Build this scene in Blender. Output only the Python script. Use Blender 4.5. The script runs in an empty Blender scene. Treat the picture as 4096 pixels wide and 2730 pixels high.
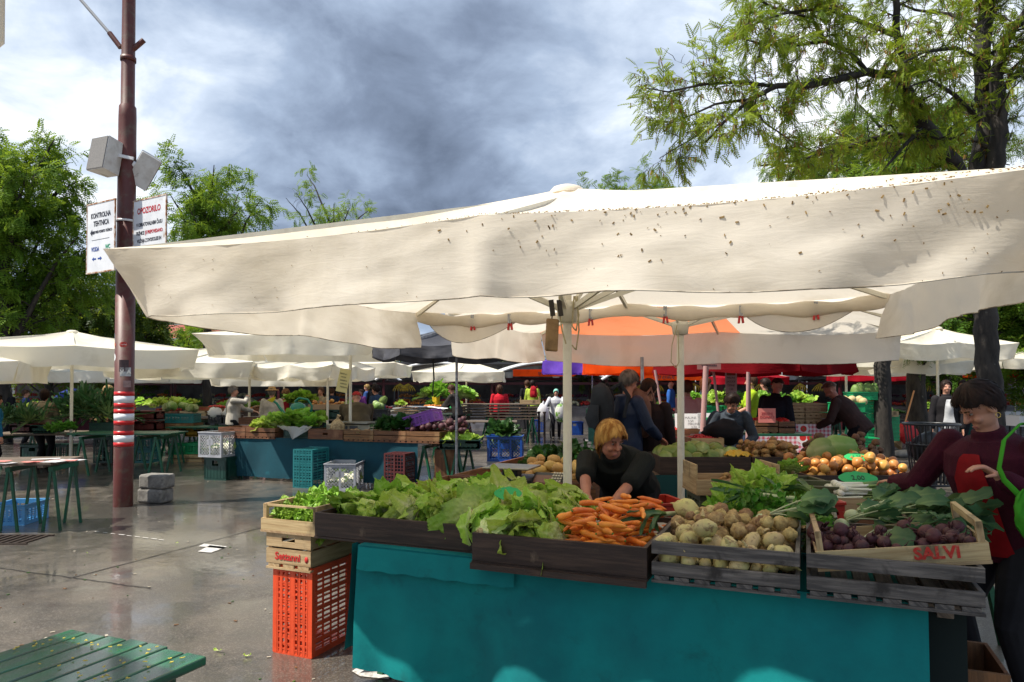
import bpy, math, random
import numpy as np
from mathutils import Matrix, Vector, noise as mnoise
R = math.radians
rnd = random.Random(7)
S = bpy.context.scene
COL = S.collection
def C(h):
    o = []
    for i in (0, 2, 4):
        c = int(h[i:i+2], 16)/255
        o.append(c/12.92 if c <= .04045 else ((c+.055)/1.055)**2.4)
    return (*o, 1)

# ---------------------------------------------------------------- camera
CAMZ, TILT, F, AX = 1.6, R(1.2), 690.0, 374.55
cd = bpy.data.cameras.new("camera"); cam = bpy.data.objects.new("camera", cd); COL.objects.link(cam)
cam.location = (0, 0, CAMZ); cam.rotation_euler = (R(90)+TILT, 0, 0)
cd.sensor_width = 36; cd.lens = 36*F/1024; cd.shift_y = (AX-341)/1024; cd.clip_end = 2000; cd.clip_start = .05
S.camera = cam
def ray(px, py):
    a, b = (px-512)/F, -(py-AX)/F
    return Vector((a, math.cos(TILT)-b*math.sin(TILT), math.sin(TILT)+b*math.cos(TILT)))
def at(px, py, d):                      # the point of that sight line at depth d
    r = ray(px, py); r *= d/r.y; return Vector((r.x, r.y, r.z+CAMZ))
def onz(px, py, z=0):                   # ... at height z
    r = ray(px, py); t = (z-CAMZ)/r.z; return Vector((r.x*t, r.y*t, z))

# ---------------------------------------------------------------- light
SUN_DIR = Vector((.95*.53, .31*.53, -.848)).normalized()
SAZ = math.atan2(-SUN_DIR.x, -SUN_DIR.y)
sl = bpy.data.lights.new("sun", 'SUN'); sl.energy = 5.0; sl.angle = R(.6); sl.color = (1, .94, .84)
so = bpy.data.objects.new("sun", sl); COL.objects.link(so); so.rotation_euler = SUN_DIR.to_track_quat('-Z', 'Y').to_euler()
so.location = (-8, -3, 20)
S.view_settings.view_transform = 'Standard'; S.view_settings.look = 'None'; S.view_settings.exposure = .58; S.view_settings.gamma = 1
W = bpy.data.worlds.new("World"); S.world = W; W.use_nodes = True
nt = W.node_tree; nt.nodes.clear()
class NT:
    def __init__(s, t): s.t = t
    def n(s, typ, **k):
        x = s.t.nodes.new(typ)
        for a, b in k.items():
            if a.startswith('i_'):
                key = a[2:]; key = int(key) if key.isdigit() else key.replace('_', ' ')
                if hasattr(b, 'is_linked') or isinstance(b, bpy.types.NodeSocket): s.t.links.new(b, x.inputs[key])
                else: x.inputs[key].default_value = b
            else: setattr(x, a, b)
        return x
    def l(s, a, b): s.t.links.new(a, b)
    def math(s, op, a, b=0.0, clamp=False):
        return s.n('ShaderNodeMath', operation=op, use_clamp=clamp, i_0=a, i_1=b).outputs[0]
    def mix(s, f, a, b, mode='MIX'):
        m = s.n('ShaderNodeMix', data_type='RGBA', blend_type=mode, clamp_factor=True)
        for i, v in ((0, f), (6, a), (7, b)):
            if isinstance(v, bpy.types.NodeSocket): s.l(v, m.inputs[i])
            else: m.inputs[i].default_value = v
        return m.outputs[2]
    def ramp(s, f, stops, interp='LINEAR'):
        r = s.n('ShaderNodeValToRGB'); s.l(f, r.inputs[0]); e = r.color_ramp.elements
        r.color_ramp.interpolation = interp
        while len(e) < len(stops): e.new(.5)
        for k, (p, c) in zip(e, stops): k.position = p; k.color = c if len(c) == 4 else (*c, 1)
        return r.outputs[0]
    def noise(s, vec, scale, detail=5, rough=.55, dist=0.0):
        return s.n('ShaderNodeTexNoise', i_Vector=vec, i_Scale=scale, i_Detail=detail, i_Roughness=rough, i_Distortion=dist).outputs[0]
w = NT(nt)
sky = w.n('ShaderNodeTexSky', sky_type='NISHITA', sun_disc=False, sun_elevation=R(58), sun_rotation=SAZ, altitude=300, dust_density=1.5)
tc = w.n('ShaderNodeTexCoord').outputs['Generated']
sep = w.n('ShaderNodeSeparateXYZ', i_0=tc)
zc = w.math('MAXIMUM', w.math('ADD', sep.outputs[2], .34), .12)
pl = w.n('ShaderNodeCombineXYZ', i_0=w.math('DIVIDE', sep.outputs[0], zc), i_1=w.math('DIVIDE', sep.outputs[1], zc), i_2=0.0).outputs[0]
n1 = w.noise(pl, 2.1, 9, .54, .35)
n2 = w.noise(pl, .8, 5, .5, .3)
n3 = w.noise(pl, 5.5, 7, .6, .4)
dens = w.math('ADD', w.math('ADD', w.math('ADD', w.math('MULTIPLY', n1, .74), .055), w.math('MULTIPLY', n2, .45)), w.math('MULTIPLY', w.math('SUBTRACT', n3, .93), .28))
# the heavy rain cloud ahead and the breaks to its sides: a soft lobe by direction
def lobe(px, py, k):
    v = ray(px, py).normalized()
    d = w.n('ShaderNodeVectorMath', operation='DOT_PRODUCT', i_0=tc, i_1=tuple(v)).outputs['Value']
    return w.math('POWER', w.math('MAXIMUM', d, 0.0), k)
dens = w.math('ADD', dens, w.math('MULTIPLY', lobe(440, 195, 26), -.14))
dens = w.math('ADD', dens, w.math('MULTIPLY', lobe(560, 150, 90), -.03))
dens = w.math('ADD', dens, w.math('MULTIPLY', lobe(-20, 20, 30), .09))
dens = w.math('ADD', dens, w.math('MULTIPLY', lobe(50, 120, 90), .09))
dens = w.math('ADD', dens, w.math('MULTIPLY', lobe(680, 70, 40), .12))
dens = w.math('ADD', dens, w.math('MULTIPLY', lobe(950, 40, 20), .11))
cc = w.ramp(dens, [(.30, (.105, .135, .195)), (.42, (.19, .24, .335)), (.52, (.31, .385, .51)), (.62, (.52, .60, .72)), (.74, (.93, .95, .97))])
cc10 = w.n('ShaderNodeVectorMath', operation='SCALE', i_0=cc); cc10.inputs['Scale'].default_value = 9.6
low = w.math('MULTIPLY', w.math('SUBTRACT', 1.0, lobe(512, 389, 1)), 0.0)
cover = w.n('ShaderNodeMapRange', i_0=sep.outputs[1], i_1=-.45, i_2=.3, i_3=.7, i_4=.95).outputs[0]
mixc = w.mix(cover, sky.outputs[0], cc10.outputs[0])
bg = w.n('ShaderNodeBackground', i_0=mixc, i_1=.1)
ow = w.n('ShaderNodeOutputWorld', i_0=bg.outputs[0])

# ---------------------------------------------------------------- things and parts
def tag(o, label=None, cat=None, group=None, kind=None):
    if label: o['label'] = label
    if cat: o['category'] = cat
    if group: o['group'] = group
    if kind: o['kind'] = kind
    return o
def thing(name, label, cat, loc=(0, 0, 0), rz=0, group=None):
    o = bpy.data.objects.new(name, None); COL.objects.link(o); o.empty_display_size = .1
    o.location = loc; o.rotation_euler = (0, 0, rz)
    return tag(o, label, cat, group)
def kids(o): return [c for c in ALLKIDS.get(o.name, [])]
ALLKIDS = {}
def adopt(c, p):
    c.parent = p; ALLKIDS.setdefault(p.name, []).append(c)
def copy_tree(o, parent=None):
    c = o.copy(); COL.objects.link(c)
    if parent: adopt(c, parent)
    for ch in list(kids(o)): copy_tree(ch, c)
    return c
def dup(o, loc, rz=0, label=None, group=None, scale=None):
    c = copy_tree(o); c.location = loc; c.rotation_euler = (0, 0, rz) if not hasattr(rz, '__len__') else rz
    if label: c['label'] = label
    if group: c['group'] = group
    if scale: c.scale = (scale,)*3
    return c
class MB:
    def __init__(s): s.v = []; s.f = []; s.uv = []; s.mi = []; s.sm = []; s.M = None
    def add(s, vs, fs, uvs, mi=0, sm=False):
        b = len(s.v)
        if s.M is not None: vs = [s.M @ Vector(q) for q in vs]
        s.v += [tuple(q) for q in vs]
        for f, u in zip(fs, uvs): s.f.append([b+i for i in f]); s.uv.append(u); s.mi.append(mi); s.sm.append(sm)
    def box(s, c, d, rot=None, mi=0):
        hx, hy, hz = d[0]/2, d[1]/2, d[2]/2
        vs = [Vector((x*hx, y*hy, z*hz)) for x in (-1, 1) for y in (-1, 1) for z in (-1, 1)]
        fs = [(0, 1, 3, 2), (4, 6, 7, 5), (0, 4, 5, 1), (2, 3, 7, 6), (0, 2, 6, 4), (1, 5, 7, 3)]
        la = max(range(3), key=lambda i: d[i]); o1 = rnd.random()*9; o2 = rnd.random()*9; uvs = []
        for f in fs:
            fl = []
            for i in f:
                q = vs[i]; a = [k for k in range(3) if k != la]
                fl.append((q[la]+o1, q[a[0]]+q[a[1]]+o2))
            uvs.append(fl)
        if rot is not None: vs = [rot @ q for q in vs]
        c = Vector(c); s.add([q+c for q in vs], fs, uvs, mi)
    def bar(s, p, q, w, h=None, mi=0, up=(0, 0, 1)):
        p, q = Vector(p), Vector(q); z = q-p; L = z.length
        if L < 1e-6: return
        x = z.normalized(); u = Vector(up)
        if abs(x.dot(u)) > .98: u = Vector((0, 1, 0))
        y = u.cross(x).normalized(); zz = x.cross(y)
        s.box((p+q)/2, (L, w, h or w), Matrix((x, y, zz)).transposed(), mi)
    def tube(s, pts, rad, n=8, mi=0, cap=True, side=None):
        pts = [Vector(p) for p in pts]; k = len(pts)
        if not hasattr(rad, '__len__'): rad = [rad]*k
        vs = []; prev = None
        for i, p in enumerate(pts):
            t = (pts[min(i+1, k-1)]-pts[max(i-1, 0)])
            t = t.normalized() if t.length > 1e-9 else Vector((0, 0, 1))
            if prev is None:
                u = Vector(side) if side is not None else Vector((0, 0, 1))
                if abs(u.dot(t)) > .97: u = Vector((1, 0, 0))
            else: u = prev
            a = (u-t*u.dot(t)).normalized(); b = t.cross(a); prev = a
            r = rad[i]; ra, rb = r if hasattr(r, '__len__') else (r, r)
            for j in range(n):
                an = 2*math.pi*j/n; vs.append(p+a*math.cos(an)*ra+b*math.sin(an)*rb)
        fs = []; uvs = []
        for i in range(k-1):
            for j in range(n):
                j2 = (j+1) % n
                fs.append((i*n+j, i*n+j2, (i+1)*n+j2, (i+1)*n+j))
                uvs.append([(j/n, i/(k-1)), ((j+1)/n, i/(k-1)), ((j+1)/n, (i+1)/(k-1)), (j/n, (i+1)/(k-1))])
        s.add(vs, fs, uvs, mi, True)
        if cap:
            s.add(vs[:n], [tuple(range(n-1, -1, -1))], [[(0, 0)]*n], mi); s.add(vs[-n:], [tuple(range(n))], [[(0, 1)]*n], mi)
    def lathe(s, prof, n=14, mi=0, M=None):
        k = len(prof); vs = [Vector((r*math.cos(2*math.pi*j/n), r*math.sin(2*math.pi*j/n), z)) for r, z in prof for j in range(n)]
        if M is not None: vs = [M @ q for q in vs]
        fs = []; uvs = []
        for i in range(k-1):
            for j in range(n):
                j2 = (j+1) % n; fs.append((i*n+j, i*n+j2, (i+1)*n+j2, (i+1)*n+j))
                uvs.append([(j/n, i/(k-1)), ((j+1)/n, i/(k-1)), ((j+1)/n, (i+1)/(k-1)), (j/n, (i+1)/(k-1))])
        s.add(vs, fs, uvs, mi, True)
    def ell(s, c, r, nu=14, nv=9, M=None, mi=0):
        if not hasattr(r, '__len__'): r = (r, r, r)
        prof = [(max(.0005, math.sin(math.pi*i/nv)), -math.cos(math.pi*i/nv)) for i in range(nv+1)]
        T = Matrix.Translation(c) @ ((M.to_4x4() if M is not None else Matrix.Identity(4)) @ Matrix.Diagonal((*r, 1)))
        s.lathe(prof, nu, mi, T)
    def grid(s, fn, nu, nv, mi=0, sm=True):
        vs = []; 
        for j in range(nv+1):
            for i in range(nu+1): vs.append(fn(i/nu, j/nv))
        fs = []; uvs = []
        for j in range(nv):
            for i in range(nu):
                a = j*(nu+1)+i; fs.append((a, a+1, a+nu+2, a+nu+1))
                uvs.append([(i/nu, j/nv), ((i+1)/nu, j/nv), ((i+1)/nu, (j+1)/nv), (i/nu, (j+1)/nv)])
        s.add(vs, fs, uvs, mi, sm)
    def mesh(s, name):
        me = bpy.data.meshes.new(name); me.from_pydata(s.v, [], s.f)
        ul = me.uv_layers.new(name="uv"); ul.data.foreach_set('uv', [c for u in s.uv for q in u for c in q])
        me.polygons.foreach_set('material_index', s.mi); me.polygons.foreach_set('use_smooth', s.sm); me.update()
        return me
    def build(s, name, mats, parent=None, bevel=0):
        me = s.mesh(name)
        for m in (mats if isinstance(mats, (list, tuple)) else [mats]): me.materials.append(m)
        o = bpy.data.objects.new(name, me); COL.objects.link(o)
        if parent: adopt(o, parent)
        if bevel:
            b = o.modifiers.new('bevel', 'BEVEL'); b.width = bevel; b.segments = 2; b.limit_method = 'ANGLE'
        return o
def fbm(v, o=4): return mnoise.fractal(Vector(v), 1.0, 2.0, o)

# ---------------------------------------------------------------- materials
MATS = {}
def mat(name, col, rough=.6, col2=None, scale=6, bump=0, bscale=40, spec=.4, metal=0, uv=False, stretch=None, transl=0, coat=0, var=0, lo=.4, hi=.62, detail=5, stain=None, sscale=2.5, slo=.55, shi=.7, rough2=None):
    if name in MATS: return MATS[name]
    m = bpy.data.materials.new(name); m.use_nodes = True; t = NT(m.node_tree); m.node_tree.nodes.clear()
    tcn = t.n('ShaderNodeTexCoord'); vec = tcn.outputs['UV' if uv else 'Object']
    oi = t.n('ShaderNodeObjectInfo').outputs['Random']
    if not uv:
        vec = t.n('ShaderNodeVectorMath', operation='ADD', i_0=vec, i_1=t.n('ShaderNodeCombineXYZ', i_0=t.math('MULTIPLY', oi, 37.0), i_1=t.math('MULTIPLY', oi, 91.0)).outputs[0]).outputs[0]
    if stretch: vec = t.n('ShaderNodeVectorMath', operation='MULTIPLY', i_0=vec, i_1=tuple(stretch)).outputs[0]
    c4 = lambda c: C(c) if isinstance(c, str) else (tuple(c)+(1,))[:4]
    c1 = c4(col)
    if col2 is not None:
        c2 = c4(col2)
        f = t.noise(vec, scale, detail, .6, .2)
        f = t.n('ShaderNodeMapRange', i_0=f, i_1=lo, i_2=hi).outputs[0]
        base = t.mix(f, c1, c2); ff = f
    else: base = t.mix(0.0, c1, c1); ff = None
    if stain is not None:
        f2 = t.n('ShaderNodeMapRange', i_0=t.noise(tcn.outputs['Object'], sscale, 6, .65, .3), i_1=slo, i_2=shi).outputs[0]
        base = t.mix(f2, base, c4(stain))
    if var:
        h = t.n('ShaderNodeHueSaturation', i_Color=base, i_Hue=t.math('ADD', .5-.02*var, t.math('MULTIPLY', oi, .04*var)), i_Value=t.math('ADD', 1-.25*var, t.math('MULTIPLY', oi, .5*var)))
        base = h.outputs[0]
    p = t.n('ShaderNodeBsdfPrincipled', i_Base_Color=base, i_Roughness=rough, i_Metallic=metal)
    p.inputs['Specular IOR Level'].default_value = spec
    if rough2 is not None and ff is not None: t.l(t.n('ShaderNodeMapRange', i_0=ff, i_3=rough, i_4=rough2).outputs[0], p.inputs['Roughness'])
    if coat: p.inputs['Coat Weight'].default_value = coat; p.inputs['Coat Roughness'].default_value = .1
    if bump:
        b = t.n('ShaderNodeBump', i_Height=t.noise(vec, bscale, 4, .6), i_Strength=bump, i_Distance=.01)
        t.l(b.outputs[0], p.inputs['Normal'])
    out = p.outputs[0]
    if transl:
        tr = t.n('ShaderNodeBsdfTranslucent', i_Color=base)
        out = t.n('ShaderNodeMixShader', i_0=transl, i_1=p.outputs[0], i_2=tr.outputs[0]).outputs[0]
    t.n('ShaderNodeOutputMaterial', i_0=out)
    MATS[name] = m; return m
def cloth(name, col, dirt, transl=.35, wr=.25, fine=260, rough=.85, dlo=.5, dhi=.8):
    """woven canopy cloth: two-sided, lets light through, faint creases and grime"""
    if name in MATS: return MATS[name]
    m = bpy.data.materials.new(name); m.use_nodes = True; t = NT(m.node_tree); m.node_tree.nodes.clear()
    ob = t.n('ShaderNodeTexCoord').outputs['Object']
    f = t.n('ShaderNodeMapRange', i_0=t.noise(ob, 1.1, 7, .62, .5), i_1=dlo, i_2=dhi).outputs[0]
    base = t.mix(f, C(col), C(dirt))
    cr = t.noise(t.n('ShaderNodeVectorMath', operation='MULTIPLY', i_0=ob, i_1=(1.0, 1.0, 5.5)).outputs[0], 5.5, 5, .6, 1.6)
    wv = t.noise(ob, fine, 2, .5)
    hgt = t.math('ADD', t.math('MULTIPLY', cr, 1.0), t.math('MULTIPLY', wv, .035))
    b = t.n('ShaderNodeBump', i_Height=hgt, i_Strength=wr, i_Distance=.05).outputs[0]
    p = t.n('ShaderNodeBsdfPrincipled', i_Base_Color=base, i_Roughness=rough, i_Normal=b); p.inputs['Specular IOR Level'].default_value = .15
    tr = t.n('ShaderNodeBsdfTranslucent', i_Color=base, i_Normal=b)
    x = t.n('ShaderNodeMixShader', i_0=transl, i_1=p.outputs[0], i_2=tr.outputs[0])
    t.n('ShaderNodeOutputMaterial', i_0=x.outputs[0]); MATS[name] = m; return m
# ---------------------------------------------------------------- ground
def ground_mat():
    m = bpy.data.materials.new("wet_paving"); m.use_nodes = True; t = NT(m.node_tree); m.node_tree.nodes.clear()
    ob = t.n('ShaderNodeTexCoord').outputs['Object']
    big = t.noise(ob, .35, 6, .6, .6); mid = t.noise(ob, 1.7, 6, .6, .4); fine = t.noise(ob, 95, 3, .7); spk = t.n('ShaderNodeTexVoronoi', i_Vector=ob, i_Scale=130.0).outputs['Color']
    sv = t.n('ShaderNodeSeparateColor', i_0=spk).outputs[0]
    a = t.mix(t.n('ShaderNodeMapRange', i_0=mid, i_1=.35, i_2=.68).outputs[0], (.066, .054, .041, 1), (.145, .120, .090, 1))
    a = t.mix(t.n('ShaderNodeMapRange', i_0=big, i_1=.4, i_2=.62).outputs[0], a, (.075, .067, .057, 1))
    a = t.mix(t.n('ShaderNodeMapRange', i_0=sv, i_1=.62, i_2=.95, i_4=.62).outputs[0], a, (.25, .22, .185, 1))
    a = t.mix(t.n('ShaderNodeMapRange', i_0=fine, i_1=.5, i_2=.75, i_4=.5).outputs[0], a, (.035, .032, .03, 1))
    wet = t.n('ShaderNodeMapRange', i_0=t.math('ADD', t.math('MULTIPLY', big, .62), t.math('MULTIPLY', t.noise(ob, 2.6, 5, .55, 1.2), .38)), i_1=.37, i_2=.53).outputs[0]
    bmp = t.n('ShaderNodeBump', i_Height=t.math('ADD', sv, t.math('MULTIPLY', fine, .8)), i_Strength=.32, i_Distance=.004).outputs[0]
    bw = t.n('ShaderNodeBump', i_Height=t.noise(ob, 14, 3, .5, .4), i_Strength=.07, i_Distance=.012).outputs[0]
    dark = t.mix(t.math('MULTIPLY', wet, .42), a, (.028, .026, .024, 1))
    p = t.n('ShaderNodeBsdfPrincipled', i_Base_Color=dark, i_Roughness=t.n('ShaderNodeMapRange', i_0=wet, i_3=.45, i_4=.28).outputs[0], i_Normal=bmp)
    p.inputs['Specular IOR Level'].default_value = .5
    t.l(t.n('ShaderNodeMapRange', i_0=wet, i_3=.16, i_4=.92).outputs[0], p.inputs['Coat Weight'])
    t.l(t.n('ShaderNodeMapRange', i_0=wet, i_3=.2, i_4=.02).outputs[0], p.inputs['Coat Roughness'])
    p.inputs['Coat IOR'].default_value = 1.33
    t.l(bw, p.inputs['Coat Normal'])
    t.n('ShaderNodeOutputMaterial', i_0=p.outputs[0]); return m
GM = ground_mat()
b = MB(); b.grid(lambda u, v: (-160+320*u, -20+260*v, 0), 8, 8, sm=False)
tag(b.build('ground', GM), kind='structure')
groove = mat('joint_dirt', (.014, .012, .01), .5, spec=.5)
b = MB()
def seam(p, q, w=.022):
    p, q = onz(*p), onz(*q); n = 14; d = (q-p); s = Vector((-d.y, d.x, 0)).normalized()
    pts = [p+d*i/n+s*rnd.uniform(-.012, .012) for i in range(n+1)]
    vs = []; 
    for k in pts:
        ww = w*rnd.uniform(.35, .7); vs += [k+s*ww+Vector((0, 0, .004)), k-s*ww+Vector((0, 0, .004))]
    b.add(vs, [(2*i, 2*i+1, 2*i+3, 2*i+2) for i in range(n)], [[(0, 0)]*4]*n)
for p, q in (((-80, 557), (72, 578)), ((72, 578), (261, 528)), ((72, 578), (150, 589)), ((30, 500), (150, 503)), ((150, 503), (420, 517)), ((261, 528), (330, 505)), ((280, 503), (400, 470)), ((880, 470), (1010, 520))): seam(p, q, .013)
tag(b.build('paving_joints', groove), kind='structure')
paint = mat('road_paint', (.60, .58, .54), .55, col2=(.22, .20, .18), scale=30, lo=.45, hi=.7, bump=.2, bscale=120)
def flatpoly(pix, name, m, z=.005, sub=0):
    b = MB(); pts = [onz(x, y, z) for x, y in pix]; b.add(pts, [tuple(range(len(pts)))], [[(0, 0)]*len(pts)]); return b.build(name, m)
for pix in ([(207, 544), (228, 548), (208, 549.5), (199, 551.8), (212, 552.5), (228, 547.5), (221, 545), (208, 543.5)],):
    pass
b = MB()
for pix in ([(198, 551.4), (210, 545.2), (226, 547), (211, 552.6)][::-1], [(198.5, 546.2), (204, 543.6), (227, 546.4), (222, 548.6)][::-1], [(352, 671), (358, 667), (395, 674), (388, 679), (360, 676)][::-1]):
    pts = [onz(x, y, .005) for x, y in pix]; b.add(pts, [tuple(range(len(pts)))[::-1]], [[(0, 0)]*len(pts)])
for i in range(9):
    x = 95+8*i; y = 531+i*1.02; pts = [onz(x, y, .005), onz(x+rnd.uniform(3, 7), y+.6, .005), onz(x+5, y+1, .005), onz(x-.5, y+.4, .005)]
    b.add(pts, [(0, 1, 2, 3)], [[(0, 0)]*4])
tag(b.build('painted_marks', paint), kind='structure')
# grate by the left table
iron = mat('cast_iron', (.05, .035, .028), .5, metal=.3, bump=.3)
t_ = thing('drain_grate', 'rusty iron drain grate set in the wet paving beside the blue crate', 'grate', onz(4, 540))
b = MB()
for i in range(9): b.box((-.35+i*.085, 0, .006), (.035, .42, .012))
b.box((0, .21, .006), (.78, .03, .014)); b.box((0, -.21, .006), (.78, .03, .014)); b.build('grating', iron, t_)

# ---------------------------------------------------------------- parasols
frame_m = mat('frame_paint', (.72, .68, .56), .45, col2=(.55, .50, .40), scale=9, lo=.5, hi=.8, spec=.4)
steel_m = mat('galvanised', (.42, .42, .43), .38, metal=.8, col2=(.25, .25, .26), scale=20)
dark_m = mat('trim_tape', (.035, .03, .025), .8); hem_m = mat('hem_tape', (.16, .13, .09), .8, col2=(.5, .45, .36), scale=6, lo=.45, hi=.55)
cream = cloth('cream_cloth', 'F3EADA', 'CFC3AC', .40, .07)
cream2 = cloth('cream_cloth_far', 'F4EEDD', 'D6CDB6', .36, .1)
def parasol(label, cor, ze, zp, vh, pole, pr=.028, m=cream2, sides='FRBL', sag=.03, wave=.03, tuck=.1, ph=0, n=28, trim=False, ribs=True, cat='parasol', group='market parasols', polem=None, base=None, panel=None, nv=7, cap=True, hubz=None, name='market_parasol', z4=None, vdrop=None, lean=0):
    px, py = pole; t = thing(name, label, cat, (px, py, 0), 0, group)
    cor = [Vector((c[0]-px, c[1]-py, 0)) for c in cor]; N_ = len(cor); zc = z4 or [ze]*N_; pk = Vector((0, 0, zp))
    def edge(k, s):
        a, c = cor[k], cor[(k+1) % N_]; q = a.lerp(c, s)
        q.z = zc[k]+(zc[(k+1) % N_]-zc[k])*s - sag*(abs(math.sin(2*math.pi*s)) if N_ == 4 else math.sin(math.pi*s)); return q
    def top(k, s, tt):
        e = edge(k, s); q = pk.lerp(e, tt)
        q.z -= (sag*1.6*(abs(math.sin(2*math.pi*s)) if N_ == 4 else math.sin(math.pi*s))+.05)*math.sin(math.pi*tt)
        w = fbm((q.x*1.3+ph, q.y*1.3, ph), 3)*.012*math.sin(math.pi*min(1, tt*1.0)); q.z += w; return q
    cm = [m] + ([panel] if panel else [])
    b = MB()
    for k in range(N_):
        s0, s1 = {2: (.44, 1)}.get(k, (1, 1)) if panel else (1, 1)  # panel: part of the back slope coloured as if orange light came through
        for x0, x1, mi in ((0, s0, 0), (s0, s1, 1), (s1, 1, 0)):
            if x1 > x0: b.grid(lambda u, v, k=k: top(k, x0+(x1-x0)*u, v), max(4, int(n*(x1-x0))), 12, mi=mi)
    b.build('canopy', cm, t)
    names = 'FRBL' if N_ == 4 else 'A'*N_; sd = (lambda s: abs(math.sin(2*math.pi*s))) if N_ == 4 else (lambda s: math.sin(math.pi*s))
    def vpt(k, s, v):
        e = edge(k, s); a, c = cor[k], cor[(k+1) % N_]; d = (c-a).normalized(); o = Vector((d.y, -d.x, 0)); L = (c-a).length
        endw = max(0, 1-min(s, 1-s)*L/.75)**1.6
        q = e - o*(tuck*endw*v) + d*((tuck*endw*v)*(1 if s < .5 else -1))
        x = s*L
        amp = wave*(v**1.3)
        q += o*amp*(math.sin(x*5.1+ph*3+v)+.7*math.sin(x*9.7+ph)+1.2*fbm((x*1.4, ph, v*.7), 3))
        q += o*.006*fbm((x*7+v*3, ph, v*4), 3)+o*(.045*v*math.exp(-((s-.5)*L/.06)**2)-.02*v*math.exp(-((s-.5)*L/.3)**2))
        if trim: q += o*.014*v*math.sin((x*1.0+v*.9)*7+2*math.sin(x*1.7))*max(0, 1-min(s, 1-s)*L/1.3)
        q.z -= vh*v*(1+.10*fbm((x*.8, ph+4, 0), 2)-.02*abs(math.sin(2*math.pi*s)))
        return q
    for k in range(N_):
        if names[k] in sides or N_ != 4:
            b = MB(); b.grid(lambda u, v, k=k: vpt(k, u, v), int(n*1.6), nv); b.build('valance', m, t)
            if trim:
                b = MB(); b.tube([vpt(k, i/40, 1) for i in range(41)], .0028, 5); b.build('hem', hem_m, t)
    pm_ = polem or frame_m
    b = MB(); b.tube([(0, 0, 0), (lean, 0, zp-.03)], pr, 14); b.build('pole', pm_, t)
    hz = hubz or ze+.02
    if ribs:
        for k in range(N_):
            for s in ((0, .5) if N_ == 4 else (0,)):
                e = edge(k, s); p0 = pk+Vector((0, 0, -.06)); p1 = e+Vector((0, 0, -.02)); p1.xy *= .985
                b = MB(); b.bar(p0, p1, .022, .034); b.build('rib', pm_, t)
                mid = p0.lerp(p1, .5); q = Vector((mid.x, mid.y, 0)).normalized()*.05
                b = MB(); b.bar((q.x, q.y, hz), mid-Vector((0, 0, .012)), .02, .03); b.build('strut', pm_, t)
        b = MB(); b.lathe([(pr, hz-.09), (pr*2.1, hz-.08), (pr*2.3, hz-.02), (pr*2.6, hz), (pr*2.6, hz+.035), (pr, hz+.05)], 16); b.build('hub', pm_, t)
    if cap:
        b = MB(); b.lathe([(.11, zp-.045), (.11, zp-.025), (.09, zp-.002), (.05, zp+.012), (.001, zp+.016)], 20); b.build('cap', m, t)
    if base:
        b = MB(); b.box((0, 0, .06), (base, base, .12)); b.build('base', mat('concrete', (.32, .31, .29), .85, col2=(.2, .19, .18), bump=.3), t, bevel=.02)
    return t, top, vpt, edge
u_ = Vector((.92, -.391, 0)); v_ = Vector((.391, .92, 0))
FL, FR, BR, BL = (-2.04, 3.43), (1.80, 2.09), (2.79, 5.08), (-.88, 6.33)
P1, p1top, p1val, p1edge = parasol('big cream parasol with dried blossoms on it over the lettuce and carrot trestle', (FL, FR, BR, BL), 2.3, 2.86, .315, (.345, 4.3), .0275, cream, 'FRL', .035, .022, .15, 1.7, 60, True, hubz=2.1, nv=14)
# back hem rolled up and held by clamps, one loose flap at each end
roll = MB(); pr_ = []
for i in range(61):
    s = i/60; e = p1edge(2, s); e.z -= .035+.03*abs(math.sin(s*math.pi*4))+.012*fbm((s*9, 2, 1), 3); pr_.append(e)
roll.tube(pr_, [(.052+.012*math.sin(i*.9), .028+.008*math.sin(i*1.7+1)) for i in range(61)], 10); roll.build('rolled_hem', cream, P1)
def flap(parent, pts, m, name='loose_flap'):
    """hanging cloth corner: a, c along the eave, b the drooping point"""
    a, bb, c = [Vector(p) for p in pts]; g = MB()
    def fn(u, v):
        q = a.lerp(c, u); low = bb-(a.lerp(c, .5)); prof = math.sin(math.pi*min(1, max(0, u)))**.8*(1.1-.5*u)
        q = q+Vector((low.x, low.y, low.z))*v*prof; q.y += .03*math.sin(u*9)*v; q.z -= .03*(1-v)*math.sin(u*math.pi); return q
    g.grid(fn, 18, 8); o = g.build(name, m, parent)
    g2 = MB(); g2.tube([fn(i/18, 1) for i in range(19)], .003, 5); g2.build('hem', hem_m, parent); return o
pl0 = Vector((P1.location.x, P1.location.y, 0))
flap(P1, [p1edge(2, .98)+Vector((0, 0, -.02)), p1edge(2, .87)+Vector((0, .03, -.30)), p1edge(2, .74)+Vector((0, 0, -.05))], cream)
flap(P1, [p1edge(2, .27)+Vector((0, 0, -.05)), p1edge(2, .14)+Vector((0, .03, -.26)), p1edge(2, .03)+Vector((0, 0, -.02))], cream)
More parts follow.
